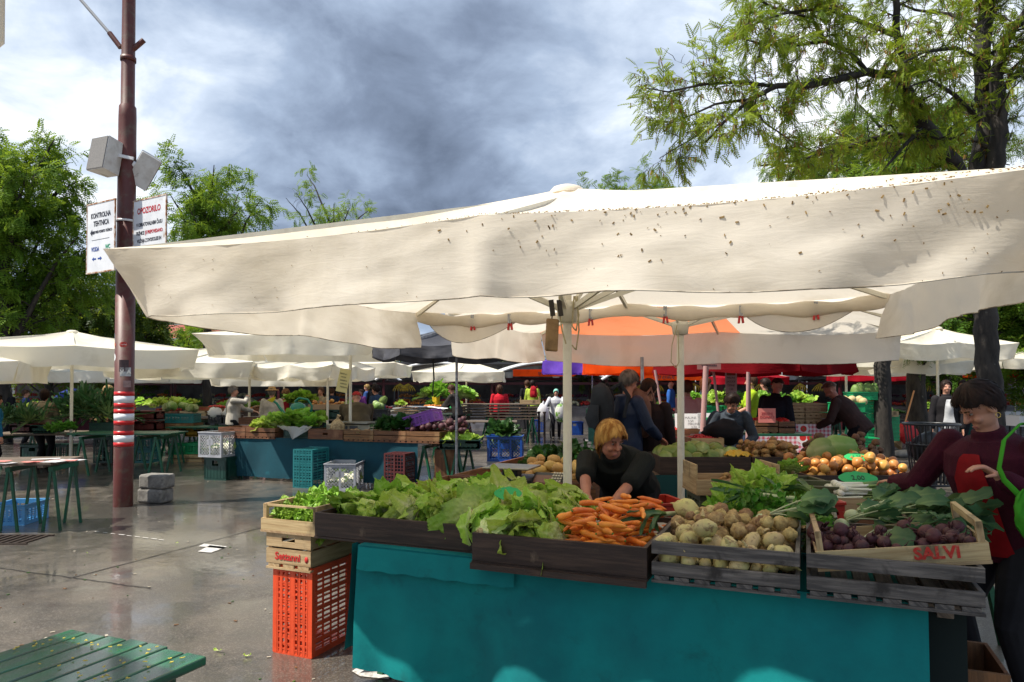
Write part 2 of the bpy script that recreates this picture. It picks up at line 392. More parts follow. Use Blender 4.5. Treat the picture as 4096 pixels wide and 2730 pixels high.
# clamps on the rolled hem
red_pl = mat('red_plastic', (.55, .02, .02), .35, spec=.5)
for i, s in enumerate((.855, .765, .58, .42, .27, .13)):
    e = p1edge(2, s)+pl0; e.z -= .05
    c = thing('spring_clamp', 'red tipped clamp on the rolled hem, ' + ['first from the left', 'second from the left', 'third from the left', 'fourth from the left', 'fifth from the left', 'last before the right corner'][i], 'clamp', e, rnd.uniform(-.4, .4), 'clamps on the rolled hem')
    g = MB(); g.box((-.008, 0, 0), (.012, .05, .08)); g.box((.008, 0, -.002), (.012, .05, .08)); g.build('jaw', steel_m, c)
    g = MB(); g.box((-.012, 0, -.07), (.016, .035, .06), Matrix.Rotation(.12, 3, 'Y')); g.box((.014, 0, -.068), (.016, .035, .06), Matrix.Rotation(-.15, 3, 'Y')); g.build('grip', red_pl, c, .003)
# dried blossoms and seed litter on the cloth
blo = mat('dried_blossom', (.30, .19, .06), .9, col2=(.16, .09, .03), scale=30)
b = MB()
def crumb(p, s, wall=False):
    M = Matrix.Translation(p) @ (Matrix.Rotation(-.34, 4, 'Z') @ Matrix.Rotation(R(90), 4, 'X') if wall else Matrix.Identity(4)) @ Matrix.Rotation(rnd.random()*6, 4, 'Z')
    b.M = M
    for _ in range(2): b.box((rnd.uniform(-s, s)*.6, 0, rnd.uniform(-s, s)*.4), (s*rnd.uniform(.7, 2), s*.8, s*.3), Matrix.Rotation(rnd.uniform(-.3, .3), 3, 'Y'))
    b.M = None
for _ in range(900):
    s = min(.99, max(.02, rnd.gauss(.72, .17))); tt = 1-abs(rnd.gauss(0, .12))
    if tt < .4: continue
    q = p1top(0, s, tt)+pl0; q.z += .006; crumb(q, rnd.uniform(.002, .0052))
for _ in range(95):
    s = rnd.uniform(.45, .98); v = abs(rnd.gauss(0, .28))
    if v > .95: continue
    q = p1val(0, s, v)+pl0; q += Vector((-.33, -.94, 0))*.0025; crumb(q, rnd.uniform(.0025, .007), True)
for _ in range(60):
    q = p1val(0, rnd.random(), rnd.random())+pl0+Vector((-.33, -.94, 0))*.0025; crumb(q, rnd.uniform(.0015, .003), True)
tag(b.build('blossom_litter', blo), 'dried brown blossoms scattered over the cream parasol cloth', 'litter', kind='stuff')
# second parasol: orange light through its cream cloth is painted as a coloured panel
FL2, FR2, BR2, BL2 = (-.62, 6.36), (3.0, 5.3), (4.72, 8.35), (.35, 8.55)
orange_light = cloth('orange_light_panel', 'F09468', 'E07F50', .5, .1)
P2, p2top, p2val, p2edge = parasol('cream parasol behind the blond seller with cabbages and potatoes under its cloth', (FL2, FR2, BR2, BL2), 2.3, 2.92, .37, (1.6, 6.55), .034, cream, 'BL', .04, .03, .08, 4.2, 40, True, hubz=2.2, nv=10, panel=orange_light)
# ---------------------------------------------------------------- other parasols
def par(label, fl, fr, dep, ze, zp, vh, pole=None, bk=None, **k):
    fl, fr = Vector((*fl, 0)), Vector((*fr, 0)); d = (fr-fl).normalized(); o = Vector((-d.y, d.x, 0))*dep
    br, bl = fr+o, fl+o
    if pole is None: c = (fl+fr+br+bl)/4; pole = (c.x, c.y)
    return parasol(label, [q.xy for q in (fl, fr, br, bl)], ze, zp, vh, pole, **k)[0]
par('cream parasol over the blue draped stall with the watering can', (-5.12, 11), (-2.05, 11), 2.9, 2.49, 2.95, .33, (-2.95, 12.6), ph=2, tuck=.3, wave=.02)
par('wide cream parasol left of the red pole, ridge pointing at the viewer', (-9.3, 10.9), (-5.97, 13.15), 2.9, 2.36, 2.72, .34, (-8.46, 13.26), ph=5, sag=.05, tuck=.06)
par('cream parasol cut by the left picture edge', (-11, 9.6), (-7.86, 11), 2.6, 2.05, 2.5, .33, ph=7)
par('cream parasol behind the red pole over the white haired shopper', (-9, 15), (-5.72, 15.2), 3, 2.2, 2.75, .34, (-6.24, 16.4), ph=9, wave=.05)
par('small cream parasol with a swaying front hem and black clamps', (-5.9, 15.4), (-3.9, 15), 2.4, 2.14, 2.5, .28, (-4.3, 16.1), ph=11, wave=.06, sag=.08)
par('cream parasol right behind the tall pole with the yellow notice', (-6.2, 17.6), (-2.97, 17.6), 3, 2.28, 2.75, .33, ph=12)
par('bright cream parasol standing alone before the red jacket', (-3.22, 22), (-.26, 22), 3, 2.16, 2.62, .3, (-1.55, 23.4), ph=14)
par('pale parasol far left behind the market shoppers', (-13, 19), (-9.6, 19.4), 3, 2.1, 2.6, .3, ph=15)
par('pale parasol between the wide left one and the hall', (-8.8, 20), (-5.3, 20.2), 3, 2.0, 2.5, .3, ph=16)
grey_pvc = cloth('grey_pvc', '55555A', '3C3A3B', .12, .12, rough=.35)
par8 = lambda label, c, r, ze, zp, vh, m, rot=.2, **k: parasol(label, [(c[0]+r*math.cos(rot+i*math.pi/4), c[1]+r*math.sin(rot+i*math.pi/4)) for i in range(8)], ze, zp, vh, c, m=m, n=10, tuck=.0, **k)[0]
par8('dark grey umbrella on a thin steel pole dripping with rain', (-.75, 9.35), 1.12, 2.17, 2.5, .15, grey_pvc, ph=3, wave=.012, polem=steel_m, pr=.018, sag=.05)
b = MB(); b.bar(at(433, 358, 9.0), at(434, 380, 9.0), .02, .008); b.bar(at(433.5, 380, 9.0), at(432.5, 396, 9.0), .016, .008); tag(b.build('hanging_strap', dark_m), 'black strap hanging down from the dark grey umbrella', 'strap')
purple = cloth('purple_cloth', '7A55C8', '5C3FA0', .35, .2); orange = cloth('orange_cloth', 'E8500E', 'C03A08', .4, .2); dred = cloth('dark_red_cloth', '7A0A14', '4E060C', .3, .2); redc = cloth('red_cloth', 'A01022', '700A16', .4, .2)
par8('purple umbrella behind the hanging cutting board', (2.35, 20.2), 1.5, 2.42, 2.95, .36, purple, ph=3, pr=.02, polem=steel_m, base=.5)
par8('orange umbrella with white edging behind the purple one', (3.1, 16.4), 1.5, 2.26, 2.8, .3, orange, .35, ph=6, pr=.02)
par8('dark red umbrella over the raspberry stall', (3.75, 10.9), 1.55, 2.12, 2.6, .27, dred, .1, ph=8, pr=.022, polem=mat('pink_paint', (.42, .25, .24), .5))
par('cream parasol over the brown jacketed shopper', (6.2, 15.2), (8.6, 15), 3, 2.4, 2.8, .3, (7.75, 16), ph=18)
par('white parasol between the two tree trunks', (8.0, 14.4), (10.75, 14.6), 2.8, 2.58, 2.98, .33, (9.5, 15.4), ph=21, sag=.05)
par('pale parasol low behind the thin tree trunk', (8.1, 17.5), (11.6, 17.2), 3, 2.3, 2.7, .3, ph=22)
par('white parasol cut by the right picture edge', (14.2, 20), (17.5, 19.5), 3, 2.5, 2.9, .3, ph=23)
par8('orange umbrella cut by the right picture edge', (17.2, 23.6), 1.5, 2.3, 2.7, .3, orange, .35, ph=26, pr=.02)
par8('bright red umbrella among the far right stalls', (12.6, 24), 1.5, 2.2, 2.6, .3, redc, .35, ph=28, pr=.02)
par8('pinkish red umbrella before the white van', (8.0, 23.5), 1.4, 2.0, 2.4, .22, redc, .15, ph=29, pr=.02)
par('cream parasol corner hanging close to the viewer at the upper left', (-3.6, 2.3), (-.79, 1.08), 2.8, 2.5, 2.95, .42, None, ph=31, tuck=.03) if False else parasol('cream parasol corner hanging close above the viewer at the upper left', [(-2.4, -1.9), (-.793, 1.07), (-3.35, 2.45), (-5, -.5)], 2.52, 2.95, .38, (-2.9, .3), .028, cream, ph=31, tuck=.0, n=20, wave=.01)
# orange parasol over the second cream one, left unbuilt; the panel colour replaces its light
par('orange parasol overlapping the cream one behind the blond seller', (-.35, 6.75), (1.75, 6.1), 2.3, 2.52, 3.05, .0, (.2, 8.0), m=orange, sides='', ph=33, ribs=False, cap=False, pr=.02, sag=.0) if False else None

# ---------------------------------------------------------------- lettering
def lettering(txt, size, m, parent=None, M=None, xs=1.0, bold=0.0, name='lettering', align='CENTER'):
    cu = bpy.data.curves.new(name, 'FONT'); cu.body = txt; cu.size = size; cu.align_x = align; cu.align_y = 'CENTER'; cu.offset = bold; cu.extrude = .0008; cu.resolution_u = 3
    o = bpy.data.objects.new('lettering_source', cu); COL.objects.link(o)
    dg = bpy.context.evaluated_depsgraph_get(); me = bpy.data.meshes.new_from_object(o.evaluated_get(dg)); me.name = name
    bpy.data.objects.remove(o); bpy.data.curves.remove(cu)
    me.transform((M or Matrix.Identity(4)) @ Matrix.Diagonal((xs, 1, 1, 1))); me.materials.clear(); me.materials.append(m)
    ob = bpy.data.objects.new(name, me); COL.objects.link(ob)
    if parent: adopt(ob, parent)
    return ob
UP = Matrix.Rotation(R(90), 4, 'X')          # lettering standing upright, facing -Y
T4 = lambda x, y, z: Matrix.Translation((x, y, z))

# ---------------------------------------------------------------- the red pole with its signs and loudspeakers
pole_red = mat('pole_red', (.10, .017, .011), .5, col2=(.085, .018, .013), scale=5, bump=.12, bscale=30, stain=(.10, .055, .035), sscale=7, slo=.5, shi=.66, spec=.5, stretch=(1, 1, .4))
pb = onz(123, 506); pole = thing('lamp_post', 'tall rust red steel post with reflective bands and stickers', 'post', pb)
b = MB(); b.lathe([(.122, 0), (.122, 3.2), (.118, 3.2), (.112, 5.35), (.108, 5.50), (.088, 5.53), (.083, 7), (.08, 9.6)], 32); b.build('shaft', pole_red, pole)
rw = mat('band_red', (.55, .015, .015), .35); ww = mat('band_white', (.75, .75, .75), .3)
for yy in (399.5, 417, 438.5):
    z = at(123, yy, pb.y).z
    for dz, m, h in ((.078, rw, .06), (.0, ww, .095), (-.075, rw, .06)):
        b = MB(); b.lathe([(.1235, z+dz-h/2), (.1245, z+dz-h/2), (.1245, z+dz+h/2), (.1235, z+dz+h/2)], 32); b.build('reflective_band', m, pole)
b = MB()
for k, zz in enumerate((6.17,)):
    b.lathe([(.094, zz-.03), (.1, zz-.03), (.1, zz+.03), (.094, zz+.03)], 24)
q = lambda x, y: at(x, y, pb.y)-pb
b.tube([q(120.5, 47.5), q(109.5, 33)], .035, 10); b.tube([q(133, 49.5), q(144, 40)], .035, 10); b.build('flag_bracket', pole_red, pole)
b = MB(); b.tube([q(109.6, 33.2), q(81, 0), q(55, -30)], .022, 10); b.build('flag_staff', mat('grey_paint', (.38, .39, .40), .5), pole)
def sticker(w, h, ang, z, col, oval=False, txt=None):
    b = MB(); r = .1232 if z < 3.2 else .119; n = 12
    def fn(u, v):
        a = R(ang)+(u-.5)*w/r; hh = h*(math.sqrt(max(0, 1-(2*u-1)**2)) if oval else 1)
        return Vector((math.sin(a)*r, -math.cos(a)*r, z+(v-.5)*hh))
    b.grid(fn, n, 3); return b.build('sticker', mat('sticker_'+str(col), col, .5, col2=tuple(c*.5 for c in col[:3])+(1,), scale=25, lo=.45, hi=.8), pole)
zpx = lambda y: at(123, y, pb.y).z
sticker(.1, .07, 20, zpx(345), (.6, .05, .03, 1), True); sticker(.09, .1, -52, zpx(357.5), (.85, .85, .85, 1), True); sticker(.14, .12, 35, zpx(372), (.55, .55, .52, 1)); sticker(.1, .09, 45, zpx(384), (.35, .22, .2, 1)); sticker(.05, .09, -60, zpx(337), (.25, .3, .38, 1)); sticker(.1, .05, -30, zpx(393), (.1, .05, .04, 1)); sticker(.12, .16, 25, zpx(366), (.07, .04, .04, 1)); sticker(.07, .05, -48, zpx(345), (.55, .12, .06, 1), True)
lettering('Fructal', .03, mat('print_white', (.85, .8, .7), .5), pole, T4(.042, -.1165, zpx(345)) @ Matrix.Rotation(R(20), 4, 'Z') @ UP)
lettering('V  A', .07, mat('print_white', (.85, .8, .7), .5), pole, T4(.07, -.104, zpx(372)) @ Matrix.Rotation(R(34), 4, 'Z') @ UP, bold=.003)
plate = mat('enamel_plate', (.74, .75, .77), .45, col2=(.62, .64, .67), scale=3, stain=(.33, .22, .13), sscale=5, slo=.62, shi=.78)
rust = mat('rusty_edge', (.30, .12, .04), .8, col2=(.62, .55, .48), scale=14, lo=.42, hi=.58)
ink = mat('ink_dark', (.02, .02, .03), .5); inkr = mat('ink_red', (.42, .02, .03), .5); inkb = mat('ink_blue', (.02, .06, .28), .5); inkg = mat('ink_green', (.02, .28, .14), .5)
def signboard(label, px, py, dx, w, h, ang, cat='sign'):
    o = thing('sign_board', label, cat, at(px, py, pb.y+dx), ang, 'enamel signs strapped to the red post')
    b = MB(); b.box((0, 0, 0), (w, .012, h)); b.build('plate', plate, o)
    b = MB()
    for c, d in (((0, 0, h/2), (w+.02, .022, .018)), ((0, 0, -h/2), (w+.02, .022, .018)), ((-w/2, 0, 0), (.014, .02, h-.02)), ((w/2, 0, 0), (.014, .02, h-.02))): b.box(c, d)
    b.build('frame', rust, o); return o
def line(o, txt, x, z, s, m, xs=.62, bold=.004): lettering(txt, s, m, o, T4(x*1.25, -.0075, z) @ UP, xs*1.25, bold*s/.14)
ang = R(-30)
s1 = signboard('white enamel sign with the word VODA strapped left of the red post', 101, 237, -.13, .66, .95, ang)
line(s1, 'KONTROLNA', 0, .30, .098, ink); line(s1, 'TEHTNICA', .01, .19, .098, ink); line(s1, 'JE PRED POKRITO TRŽNICO', .045, .075, .05, ink, .55)
b = MB(); b.M = T4(-.2, -.0085, .075) @ UP; b.add([(-.05, 0, 0), (0, -.05, 0), (0, -.02, 0), (.04, -.02, 0), (.04, .02, 0), (0, .02, 0), (0, .05, 0)], [tuple(range(7))], [[(0, 0)]*7]); b.M = None
b.box((0, -.0075, -.03), (.42, .002, .004)); b.build('arrow', ink, s1)
line(s1, 'VODA', -.1, -.16, .085, inkb); line(s1, 'WC', .14, -.15, .085, inkg)
b = MB()
for sx, x in ((-1, -.14), (1, -.02)):
    b.M = T4(x, -.0085, -.29) @ UP; g = [(sx*.06, 0, 0), (sx*.015, -.028, 0), (sx*.015, -.01, 0), (-sx*.04, -.01, 0), (-sx*.04, .01, 0), (sx*.015, .01, 0), (sx*.015, .028, 0)]
    b.add(g if sx < 0 else g[::-1], [tuple(range(7))], [[(0, 0)]*7])
b.build('arrow', inkb, s1)
s2 = signboard('white enamel sign headed OPOZORILO strapped right of the red post', 149.5, 241, -.30, .72, 1.15, ang)
line(s2, 'OPOZORILO', -.01, .42, .115, inkr); line(s2, 'V OBRATOVALNEM ČASU', 0, .235, .068, ink, .58); line(s2, 'TRŽNICE', -.16, .12, .066, ink, .56); line(s2, 'JE PREPOVEDANO:', .085, .12, .066, inkr, .56)
line(s2, 'VOŽNJA Z DVOKOLESI IN', 0, .015, .066, ink, .56); line(s2, 'VODENJE LE-TEH', 0, -.10, .066, ink, .58)
b = MB(); z = zpx(221.5); b.lathe([(.119, z-.014), (.128, z-.014), (.128, z+.014), (.119, z+.014)], 24); b.build('strap', ww, pole)
# loudspeakers
spk_case = mat('speaker_case', (.62, .60, .56), .5, col2=(.45, .41, .36), scale=6, lo=.45, hi=.7, stain=(.16, .12, .09), sscale=4, slo=.62, shi=.75); grille = mat('speaker_grille', (.20, .19, .18), .7, col2=(.15, .145, .14), scale=90)
def speaker(label, P, rot):
    o = thing('loudspeaker', label, 'loudspeaker', P, 0, 'loudspeakers on the red post'); o.rotation_euler = rot
    w, d, h = .38, .26, .46; b = MB()
    vs = [(-w/2, -d/2, -h/2), (w/2, -d/2, -h/2), (w/2, -d/2, h/2), (-w/2, -d/2, h/2), (-w*.33, d/2, -h/2), (w*.33, d/2, -h/2), (w*.33, d/2, h/2), (-w*.33, d/2, h/2)]
    fs = [(4, 7, 6, 5), (0, 3, 7, 4), (1, 5, 6, 2), (3, 2, 6, 7), (0, 4, 5, 1), (0, 1, 2, 3)]
    b.add(vs, fs, [[(0, 0), (1, 0), (1, 1), (0, 1)]]*6); b.build('case', spk_case, o, .008)
    b = MB(); b.box((0, -d/2-.004, 0), (w-.02, .012, h-.02)); b.build('grille', grille, o, .003)
    b = MB(); b.tube([(-.06, d/2-.06, 0), (-.06, d/2+.1, 0)], .016, 8); b.lathe([(.05, 0), (.05, .03)], 12, M=T4(-.06, d/2, 0) @ Matrix.Rotation(R(-90), 4, 'X')); b.build('bracket', ww, o); return o
speaker('grey loudspeaker with its grille facing left on the red post', at(107, 157, pb.y-.16), (R(-8), R(3), R(-28)))
speaker('white loudspeaker tipped down behind the red post', at(144, 170, pb.y+.12), (R(25), R(-22), R(118)))
b = MB(); b.bar(q(119, 158)+Vector((.0, -.16, 0)), q(139, 162)+Vector((0, -.14, 0)), .03, .04); b.build('speaker_arm', ww, pole)

# ---------------------------------------------------------------- buildings and the covered market
wallm = mat('pale_plaster', (.52, .51, .49), .85, col2=(.42, .41, .39), scale=.8); glass = mat('window_glass', (.03, .035, .04), .1, spec=.6); tile_red = mat('roof_tiles', (.34, .085, .055), .8, col2=(.22, .06, .045), scale=9, stretch=(1, 1, 5)); slate = mat('roof_slate', (.06, .06, .065), .6)
stone = mat('grey_stone', (.40, .39, .37), .8, col2=(.30, .29, .28), scale=2)
def house(label, c, w, d, h, rh, wm, rm, rows, cols, rz=0, name='house', ww_=.9, wh=1.3, zs=1.0, gap=None):
    o = thing(name, label, 'building', c, rz); b = MB()
    b.box((0, d/2, h/2), (w, d, h))
    b.add([(-w/2, 0, h), (-w/2, d, h), (-w/2, d/2, h+rh-.1), (w/2, 0, h), (w/2, d, h), (w/2, d/2, h+rh-.1)], [(0, 2, 1), (3, 4, 5)], [[(0, 0)]*3]*2)
    b.build('wall', wm, o)
    e = .4; b = MB()
    for sg in (0, 1):
        y0, y1 = (-e, d/2) if sg == 0 else (d+e, d/2)
        z0 = h-rh*e/(d/2); p = [Vector((-w/2-e, y0, z0)), Vector((w/2+e, y0, z0)), Vector((w/2+e, y1, h+rh)), Vector((-w/2-e, y1, h+rh))]
        q = [a+Vector((0, 0, .14)) for a in p]; b.add(p+q, [(0, 1, 2, 3), (4, 7, 6, 5), (0, 4, 5, 1), (1, 5, 6, 2), (2, 6, 7, 3), (3, 7, 4, 0)], [[(0, 0), (6, 0), (6, 3), (0, 3)]]*6)
    rf = b.build('roof', rm, o)
    for r in range(rows):
        for k in range(cols):
            x = -w/2+w*(k+.5)/cols; z = zs+r*(h/rows)+wh/2
            b = MB(); fr = .08
            for cc, dd in (((x, -.02, z+wh/2), (ww_+.16, .1, fr)), ((x, -.02, z-wh/2), (ww_+.24, .14, fr)), ((x-ww_/2, -.02, z), (fr, .1, wh-fr)), ((x+ww_/2, -.02, z), (fr, .1, wh-fr)), ((x, -.012, z), (.05, .06, wh-fr))): b.box(cc, dd)
            f = b.build('window', ww, o); b = MB(); b.box((x, -.005, z), (ww_-fr, .03, wh-fr)); b.build('pane', glass, f)
    return o
house('long white building behind the left trees', (-40, 52, 0), 26, 10, 4.6, 1.2, wallm, slate, 1, 7, R(8), zs=1.2)
hr = house('red tiled house with skylights seen between the left trees', (-26.5, 58, 0), 14, 9, 4.4, 2.9, wallm, tile_red, 1, 5, R(-6))
for i in range(3):
    b = MB(); b.box((-2+i*3.2, 2.0, 4.4+2.9*.47), (.9, 1.0, .12), Matrix.Rotation(math.atan2(2.9, 4.5), 3, 'X')); b.build('skylight', glass, hr)
house('dark roofed house behind the red tiled one', (-30, 74, 0), 22, 10, 7.2, 3.2, stone, slate, 2, 7, R(-4))
house('tall pale house at the right behind the chestnut leaves', (52, 60, 0), 20, 12, 13, 2.5, mat('white_plaster', (.7, .69, .67), .85), slate, 4, 7, R(14))
# arcaded market hall closing the square
hall = thing('market_hall', 'low grey arcaded hall closing the far side of the square', 'building', (3, 47, 0), 0)
b = MB(); n = 22; wspan = 3.2
for i in range(n+1):
    x = (i-n/2)*wspan; b.lathe([(.34, 0), (.34, .25), (.26, .3), (.23, 2.4), (.33, 2.55), (.33, 2.75)], 12, M=T4(x, 0, 0))
b.build('column', stone, hall)['kind'] = 'stuff'
b = MB(); b.box((0, .2, 3.0), (n*wspan+1, .8, .5)); b.box((0, 4.5, 1.6), (n*wspan+1, .3, 3.2)); b.build('wall', mat('hall_wall', (.30, .30, .30), .85, col2=(.12, .12, .13), scale=1.2), hall)
b = MB(); b.box((0, 2.0, 3.33), (n*wspan+2, 6, .16)); b.build('roof', slate, hall)
for i in range(12):
    x = (i-5.5)*5.8; b = MB(); b.box((x, 4.28, 1.3), (1.9, .12, 2.2)); f = b.build('door', mat('dark_door', (.05, .045, .045), .5), hall)
    b = MB(); b.box((x, 4.2, 1.5), (1.3, .05, 1.5)); b.build('pane', glass, f)

# covered stalls with curved roofs
steel_red = mat('steel_dark_red', (.07, .008, .012), .45); roof_pvc = mat('roof_sheet', (.42, .43, .45), .35, col2=(.12, .12, .13), scale=1.6, lo=.42, hi=.6); fascia = mat('white_edge', (.7, .7, .7), .4); counter = mat('counter_board', (.16, .15, .15), .6, col2=(.09, .08, .08), scale=2)
def ball_heap(b, c, w, d, hgt, r, n, tilt=0):
    for _ in range(n):
        x, y = rnd.uniform(-w/2, w/2), rnd.uniform(-d/2, d/2); z = hgt*(1-(2*x/w)**2*.6)*(1-(2*y/d)**2*.5)+tilt*(y+d/2)
        b.ell((c[0]+x, c[1]+y, c[2]+z), (r*rnd.uniform(.85, 1.15),)*3, 7, 5)
FR = {'orange': (.62, .20, .02), 'tomato': (.45, .02, .012), 'peach': (.55, .22, .06), 'banana': (.60, .42, .03), 'green': (.09, .22, .03), 'plum': (.10, .015, .05), 'red': (.33, .01, .02), 'brown': (.2, .1, .04), 'pale': (.55, .5, .3), 'leaf': (.05, .14, .02)}
def fm(k): return mat('fruit_'+k, FR[k], .4, col2=tuple(c*.6 for c in FR[k]), scale=7)
def covered_stall(label, x, y, w=4.4, dep=3.2, sign=None, foot=2.02, rise=.68, fruits=('orange', 'tomato', 'banana'), white=False):
    o = thing('covered_stall', label, 'market stall', (x, y, 0), 0, 'covered fruit stalls on the far side')
    b = MB()
    for sx in (-1, 1):
        for yy in (0, dep): b.box((sx*w/2, yy, foot/2), (.09, .09, foot))
        b.bar((sx*w/2, 0, foot-.05), (sx*w/2, dep, foot-.05), .07, .1)
    b.bar((-w/2, 0, foot-.2), (w/2, 0, foot-.2), .06, .1); b.bar((-w/2, dep, foot-.2), (w/2, dep, foot-.2), .06, .1); b.build('frame', steel_red, o)
    b = MB(); e = .22
    def fn(k): return lambda u, v: Vector(((u-.5)*(w+.5), -.5+v*(dep+1), foot-.06+k+rise*math.sin(math.pi*u)**.8))
    b.grid(fn(.03), 20, 3); b.build('roof', fascia if white else roof_pvc, o)
    b = MB(); b.tube([fn(.0)(i/20, 0) for i in range(21)], (.05), 6); b.build('roof_edge', fascia, o)
    b = MB(); b.box((0, -.1, .42), (w-.5, .06, .84)); b.build('counter_front', mat('cloth_grey', (.22, .22, .26), .8, col2=(.12, .12, .14), scale=3) if rnd.random() < .4 else counter, o)
    b = MB(); b.box((0, .6, .87), (w-.4, 1.5, .05)); b.box((0, 1.6, 1.15), (w-.4, .6, .05)); b.box((0, dep-.05, 1.0), (w-.2, .05, 2.0)); b.build('shelf', counter, o)
    k = 0
    for row, (yy, zz, dd) in enumerate(((.15, .9, .55), (.85, .98, .55), (1.55, 1.2, .5))):
        xx = -w/2+.35
        while xx < w/2-.5:
            ww2 = rnd.uniform(.45, .75); f = fruits[k % len(fruits)]; k += 1
            b = MB(); b.box((xx+ww2/2, yy, zz), (ww2-.04, dd, .07)); tr = b.build('fruit_tray', counter, o)
            b = MB(); ball_heap(b, (xx+ww2/2, yy, zz+.05), ww2-.1, dd-.08, .09, rnd.uniform(.035, .06), 26, .12); h = b.build('fruit_heap', fm(f), tr); h['kind'] = 'stuff'
            xx += ww2
    if 'banana' in fruits:
        for _ in range(3):
            bx = rnd.uniform(-w/2+.4, w/2-.4); b = MB()
            for j in range(7):
                a = (j-3)*.22; b.tube([(bx+a*.02, -.05, foot-.2), (bx+a*.28, -.08-.04*math.cos(a), foot-.32), (bx+a*.42, -.06, foot-.45), (bx+a*.44, -.02, foot-.52)], [.008, .018, .02, .006], 6)
            b.build('banana_bunch', fm('banana'), o)
    if sign:
        b = MB(); b.box((0, -.55, foot+.08), (w*.62, .06, .34)); s = b.build('sign_panel', orange, o); lettering(sign, .3, ink, s, T4(0, -.59, foot+.07) @ UP, .8)
    return o
covered_stall('arch roofed stall behind the bright parasol with tomatoes and bananas', -3.0, 28, fruits=('tomato', 'orange', 'peach', 'banana', 'red'))
covered_stall('arch roofed stall with pale curved edge right of the bright parasol', 1.35, 27.5, 4.3, fruits=('brown', 'pale', 'tomato', 'plum'))
covered_stall('arch roofed fruit stall with an orange sign behind the thick pole', 5.9, 27, sign='tržnice', fruits=('red', 'tomato', 'banana', 'orange', 'green'))
covered_stall('arch roofed stall deeper behind with an orange sign', 1.6, 34, 5, foot=2.3, sign='tržnice', fruits=('orange', 'brown'))
covered_stall('arch roofed stall with bananas right of the navy jacket', 10.4, 27, fruits=('banana', 'red', 'tomato', 'leaf'))
covered_stall('arch roofed stall behind the brown jacketed shopper', 14.8, 26.5, fruits=('orange', 'banana', 'plum', 'tomato'))
covered_stall('arch roofed stall between the two tree trunks', 19.2, 27, fruits=('orange', 'pale', 'green', 'tomato', 'orange'))
covered_stall('white arch roofed stall far left behind the shoppers', -7.6, 29, white=True, fruits=('tomato', 'brown', 'orange'))
covered_stall('arch roofed stall behind the red pole', -12.2, 29.5, fruits=('green', 'pale', 'tomato'))
covered_stall('arch roofed stall behind the wide left parasol', -17, 30, fruits=('tomato', 'green', 'orange'))
covered_stall('arch roofed stall at the far left end of the row', -22, 30.5, fruits=('tomato', 'green', 'orange'))
# white van with lettering
van = thing('delivery_van', 'white food van lettered in black behind the yellow green shirt', 'van', (12.6, 34, 0), 0)
vm = mat('van_white', (.78, .79, .80), .3, coat=.4); b = MB(); b.box((0, 1.1, 1.45), (7.2, 2.2, 2.3)); b.build('body', vm, van, .12)
b = MB(); b.box((4.35, 1.1, 1.05), (1.6, 2.1, 1.5)); b.add([(3.62, .1, 1.8), (3.62, 2.1, 1.8), (3.62, 2.1, 2.5), (3.62, .1, 2.5), (4.9, .1, 1.8), (4.9, 2.1, 1.8), (4.1, 2.1, 2.5), (4.1, .1, 2.5)], [(0, 4, 7, 3), (1, 2, 6, 5), (2, 3, 7, 6), (4, 5, 6, 7)], [[(0, 0)]*4]*4); b.build('cab', vm, van, .03)
b = MB(); b.add([(4.93, .2, 1.85), (4.93, 2.0, 1.85), (4.14, 2.0, 2.47), (4.14, .2, 2.47)], [(0, 1, 2, 3)], [[(0, 0)]*4]); b.box((4.15, .04, 1.95), (.7, .03, .45)); b.build('windscreen', glass, van)
for x in (-2.6, 4.2):
    b = MB(); b.lathe([(.2, -.12), (.36, -.12), (.36, .12), (.2, .12)], 20, M=T4(x, .05, .36) @ Matrix.Rotation(R(90), 4, 'X')); w_ = b.build('wheel', mat('rubber', (.02, .02, .02), .8), van)
    b = MB(); b.lathe([(.01, -.1), (.2, -.1), (.2, .1), (.01, .1)], 16, M=T4(x, .05, .36) @ Matrix.Rotation(R(90), 4, 'X')); b.build('rim', steel_m, w_)
b = MB(); b.box((-.4, -.02, 1.95), (4.4, .04, .7)); hatch = b.build('serving_hatch', mat('hatch_dark', (.12, .13, .15), .5), van)
b = MB(); ball_heap(b, (-.4, -.1, 1.65), 4.2, .2, .05, .07, 60); b.build('pastry_row', fm('brown'), hatch)['kind'] = 'stuff'
lettering('s m', .42, ink, van, T4(-2.7, -.03, 1.38) @ UP, .9, .008); lettering('n na vaš tržnici.', .42, ink, van, T4(1.3, -.03, 1.38) @ UP, .9, .008)
# ---------------------------------------------------------------- trees
def leaf_mat(name, a, b_, brown=False, tr=.45):
    m = bpy.data.materials.new(name); m.use_nodes = True; t = NT(m.node_tree); m.node_tree.nodes.clear()
    uv = t.n('ShaderNodeSeparateXYZ', i_0=t.n('ShaderNodeTexCoord').outputs['UV'])
    base = t.mix(uv.outputs[0], a+(1,), b_+(1,))
    p = t.n('ShaderNodeBsdfPrincipled', i_Base_Color=base, i_Roughness=.5); p.inputs['Specular IOR Level'].default_value = .2
    tr_ = t.n('ShaderNodeBsdfTranslucent', i_Color=t.mix(.5, base, (.30, .36, .02, 1)))
    t.n('ShaderNodeOutputMaterial', i_0=t.n('ShaderNodeMixShader', i_0=tr, i_1=p.outputs[0], i_2=tr_.outputs[0]).outputs[0]); return m
LM_near = leaf_mat('locust_leaf', (.085, .17, .014), (.31, .39, .035)); LM_far = leaf_mat('locust_leaf_far', (.045, .13, .014), (.19, .33, .035)); LM_ch = leaf_mat('chestnut_leaf', (.04, .11, .015), (.12, .24, .03)); LM_br = leaf_mat('brown_catkin', (.16, .07, .015), (.34, .18, .05), tr=.2); LM_dk = leaf_mat('dark_leaf', (.018, .05, .012), (.06, .12, .02))
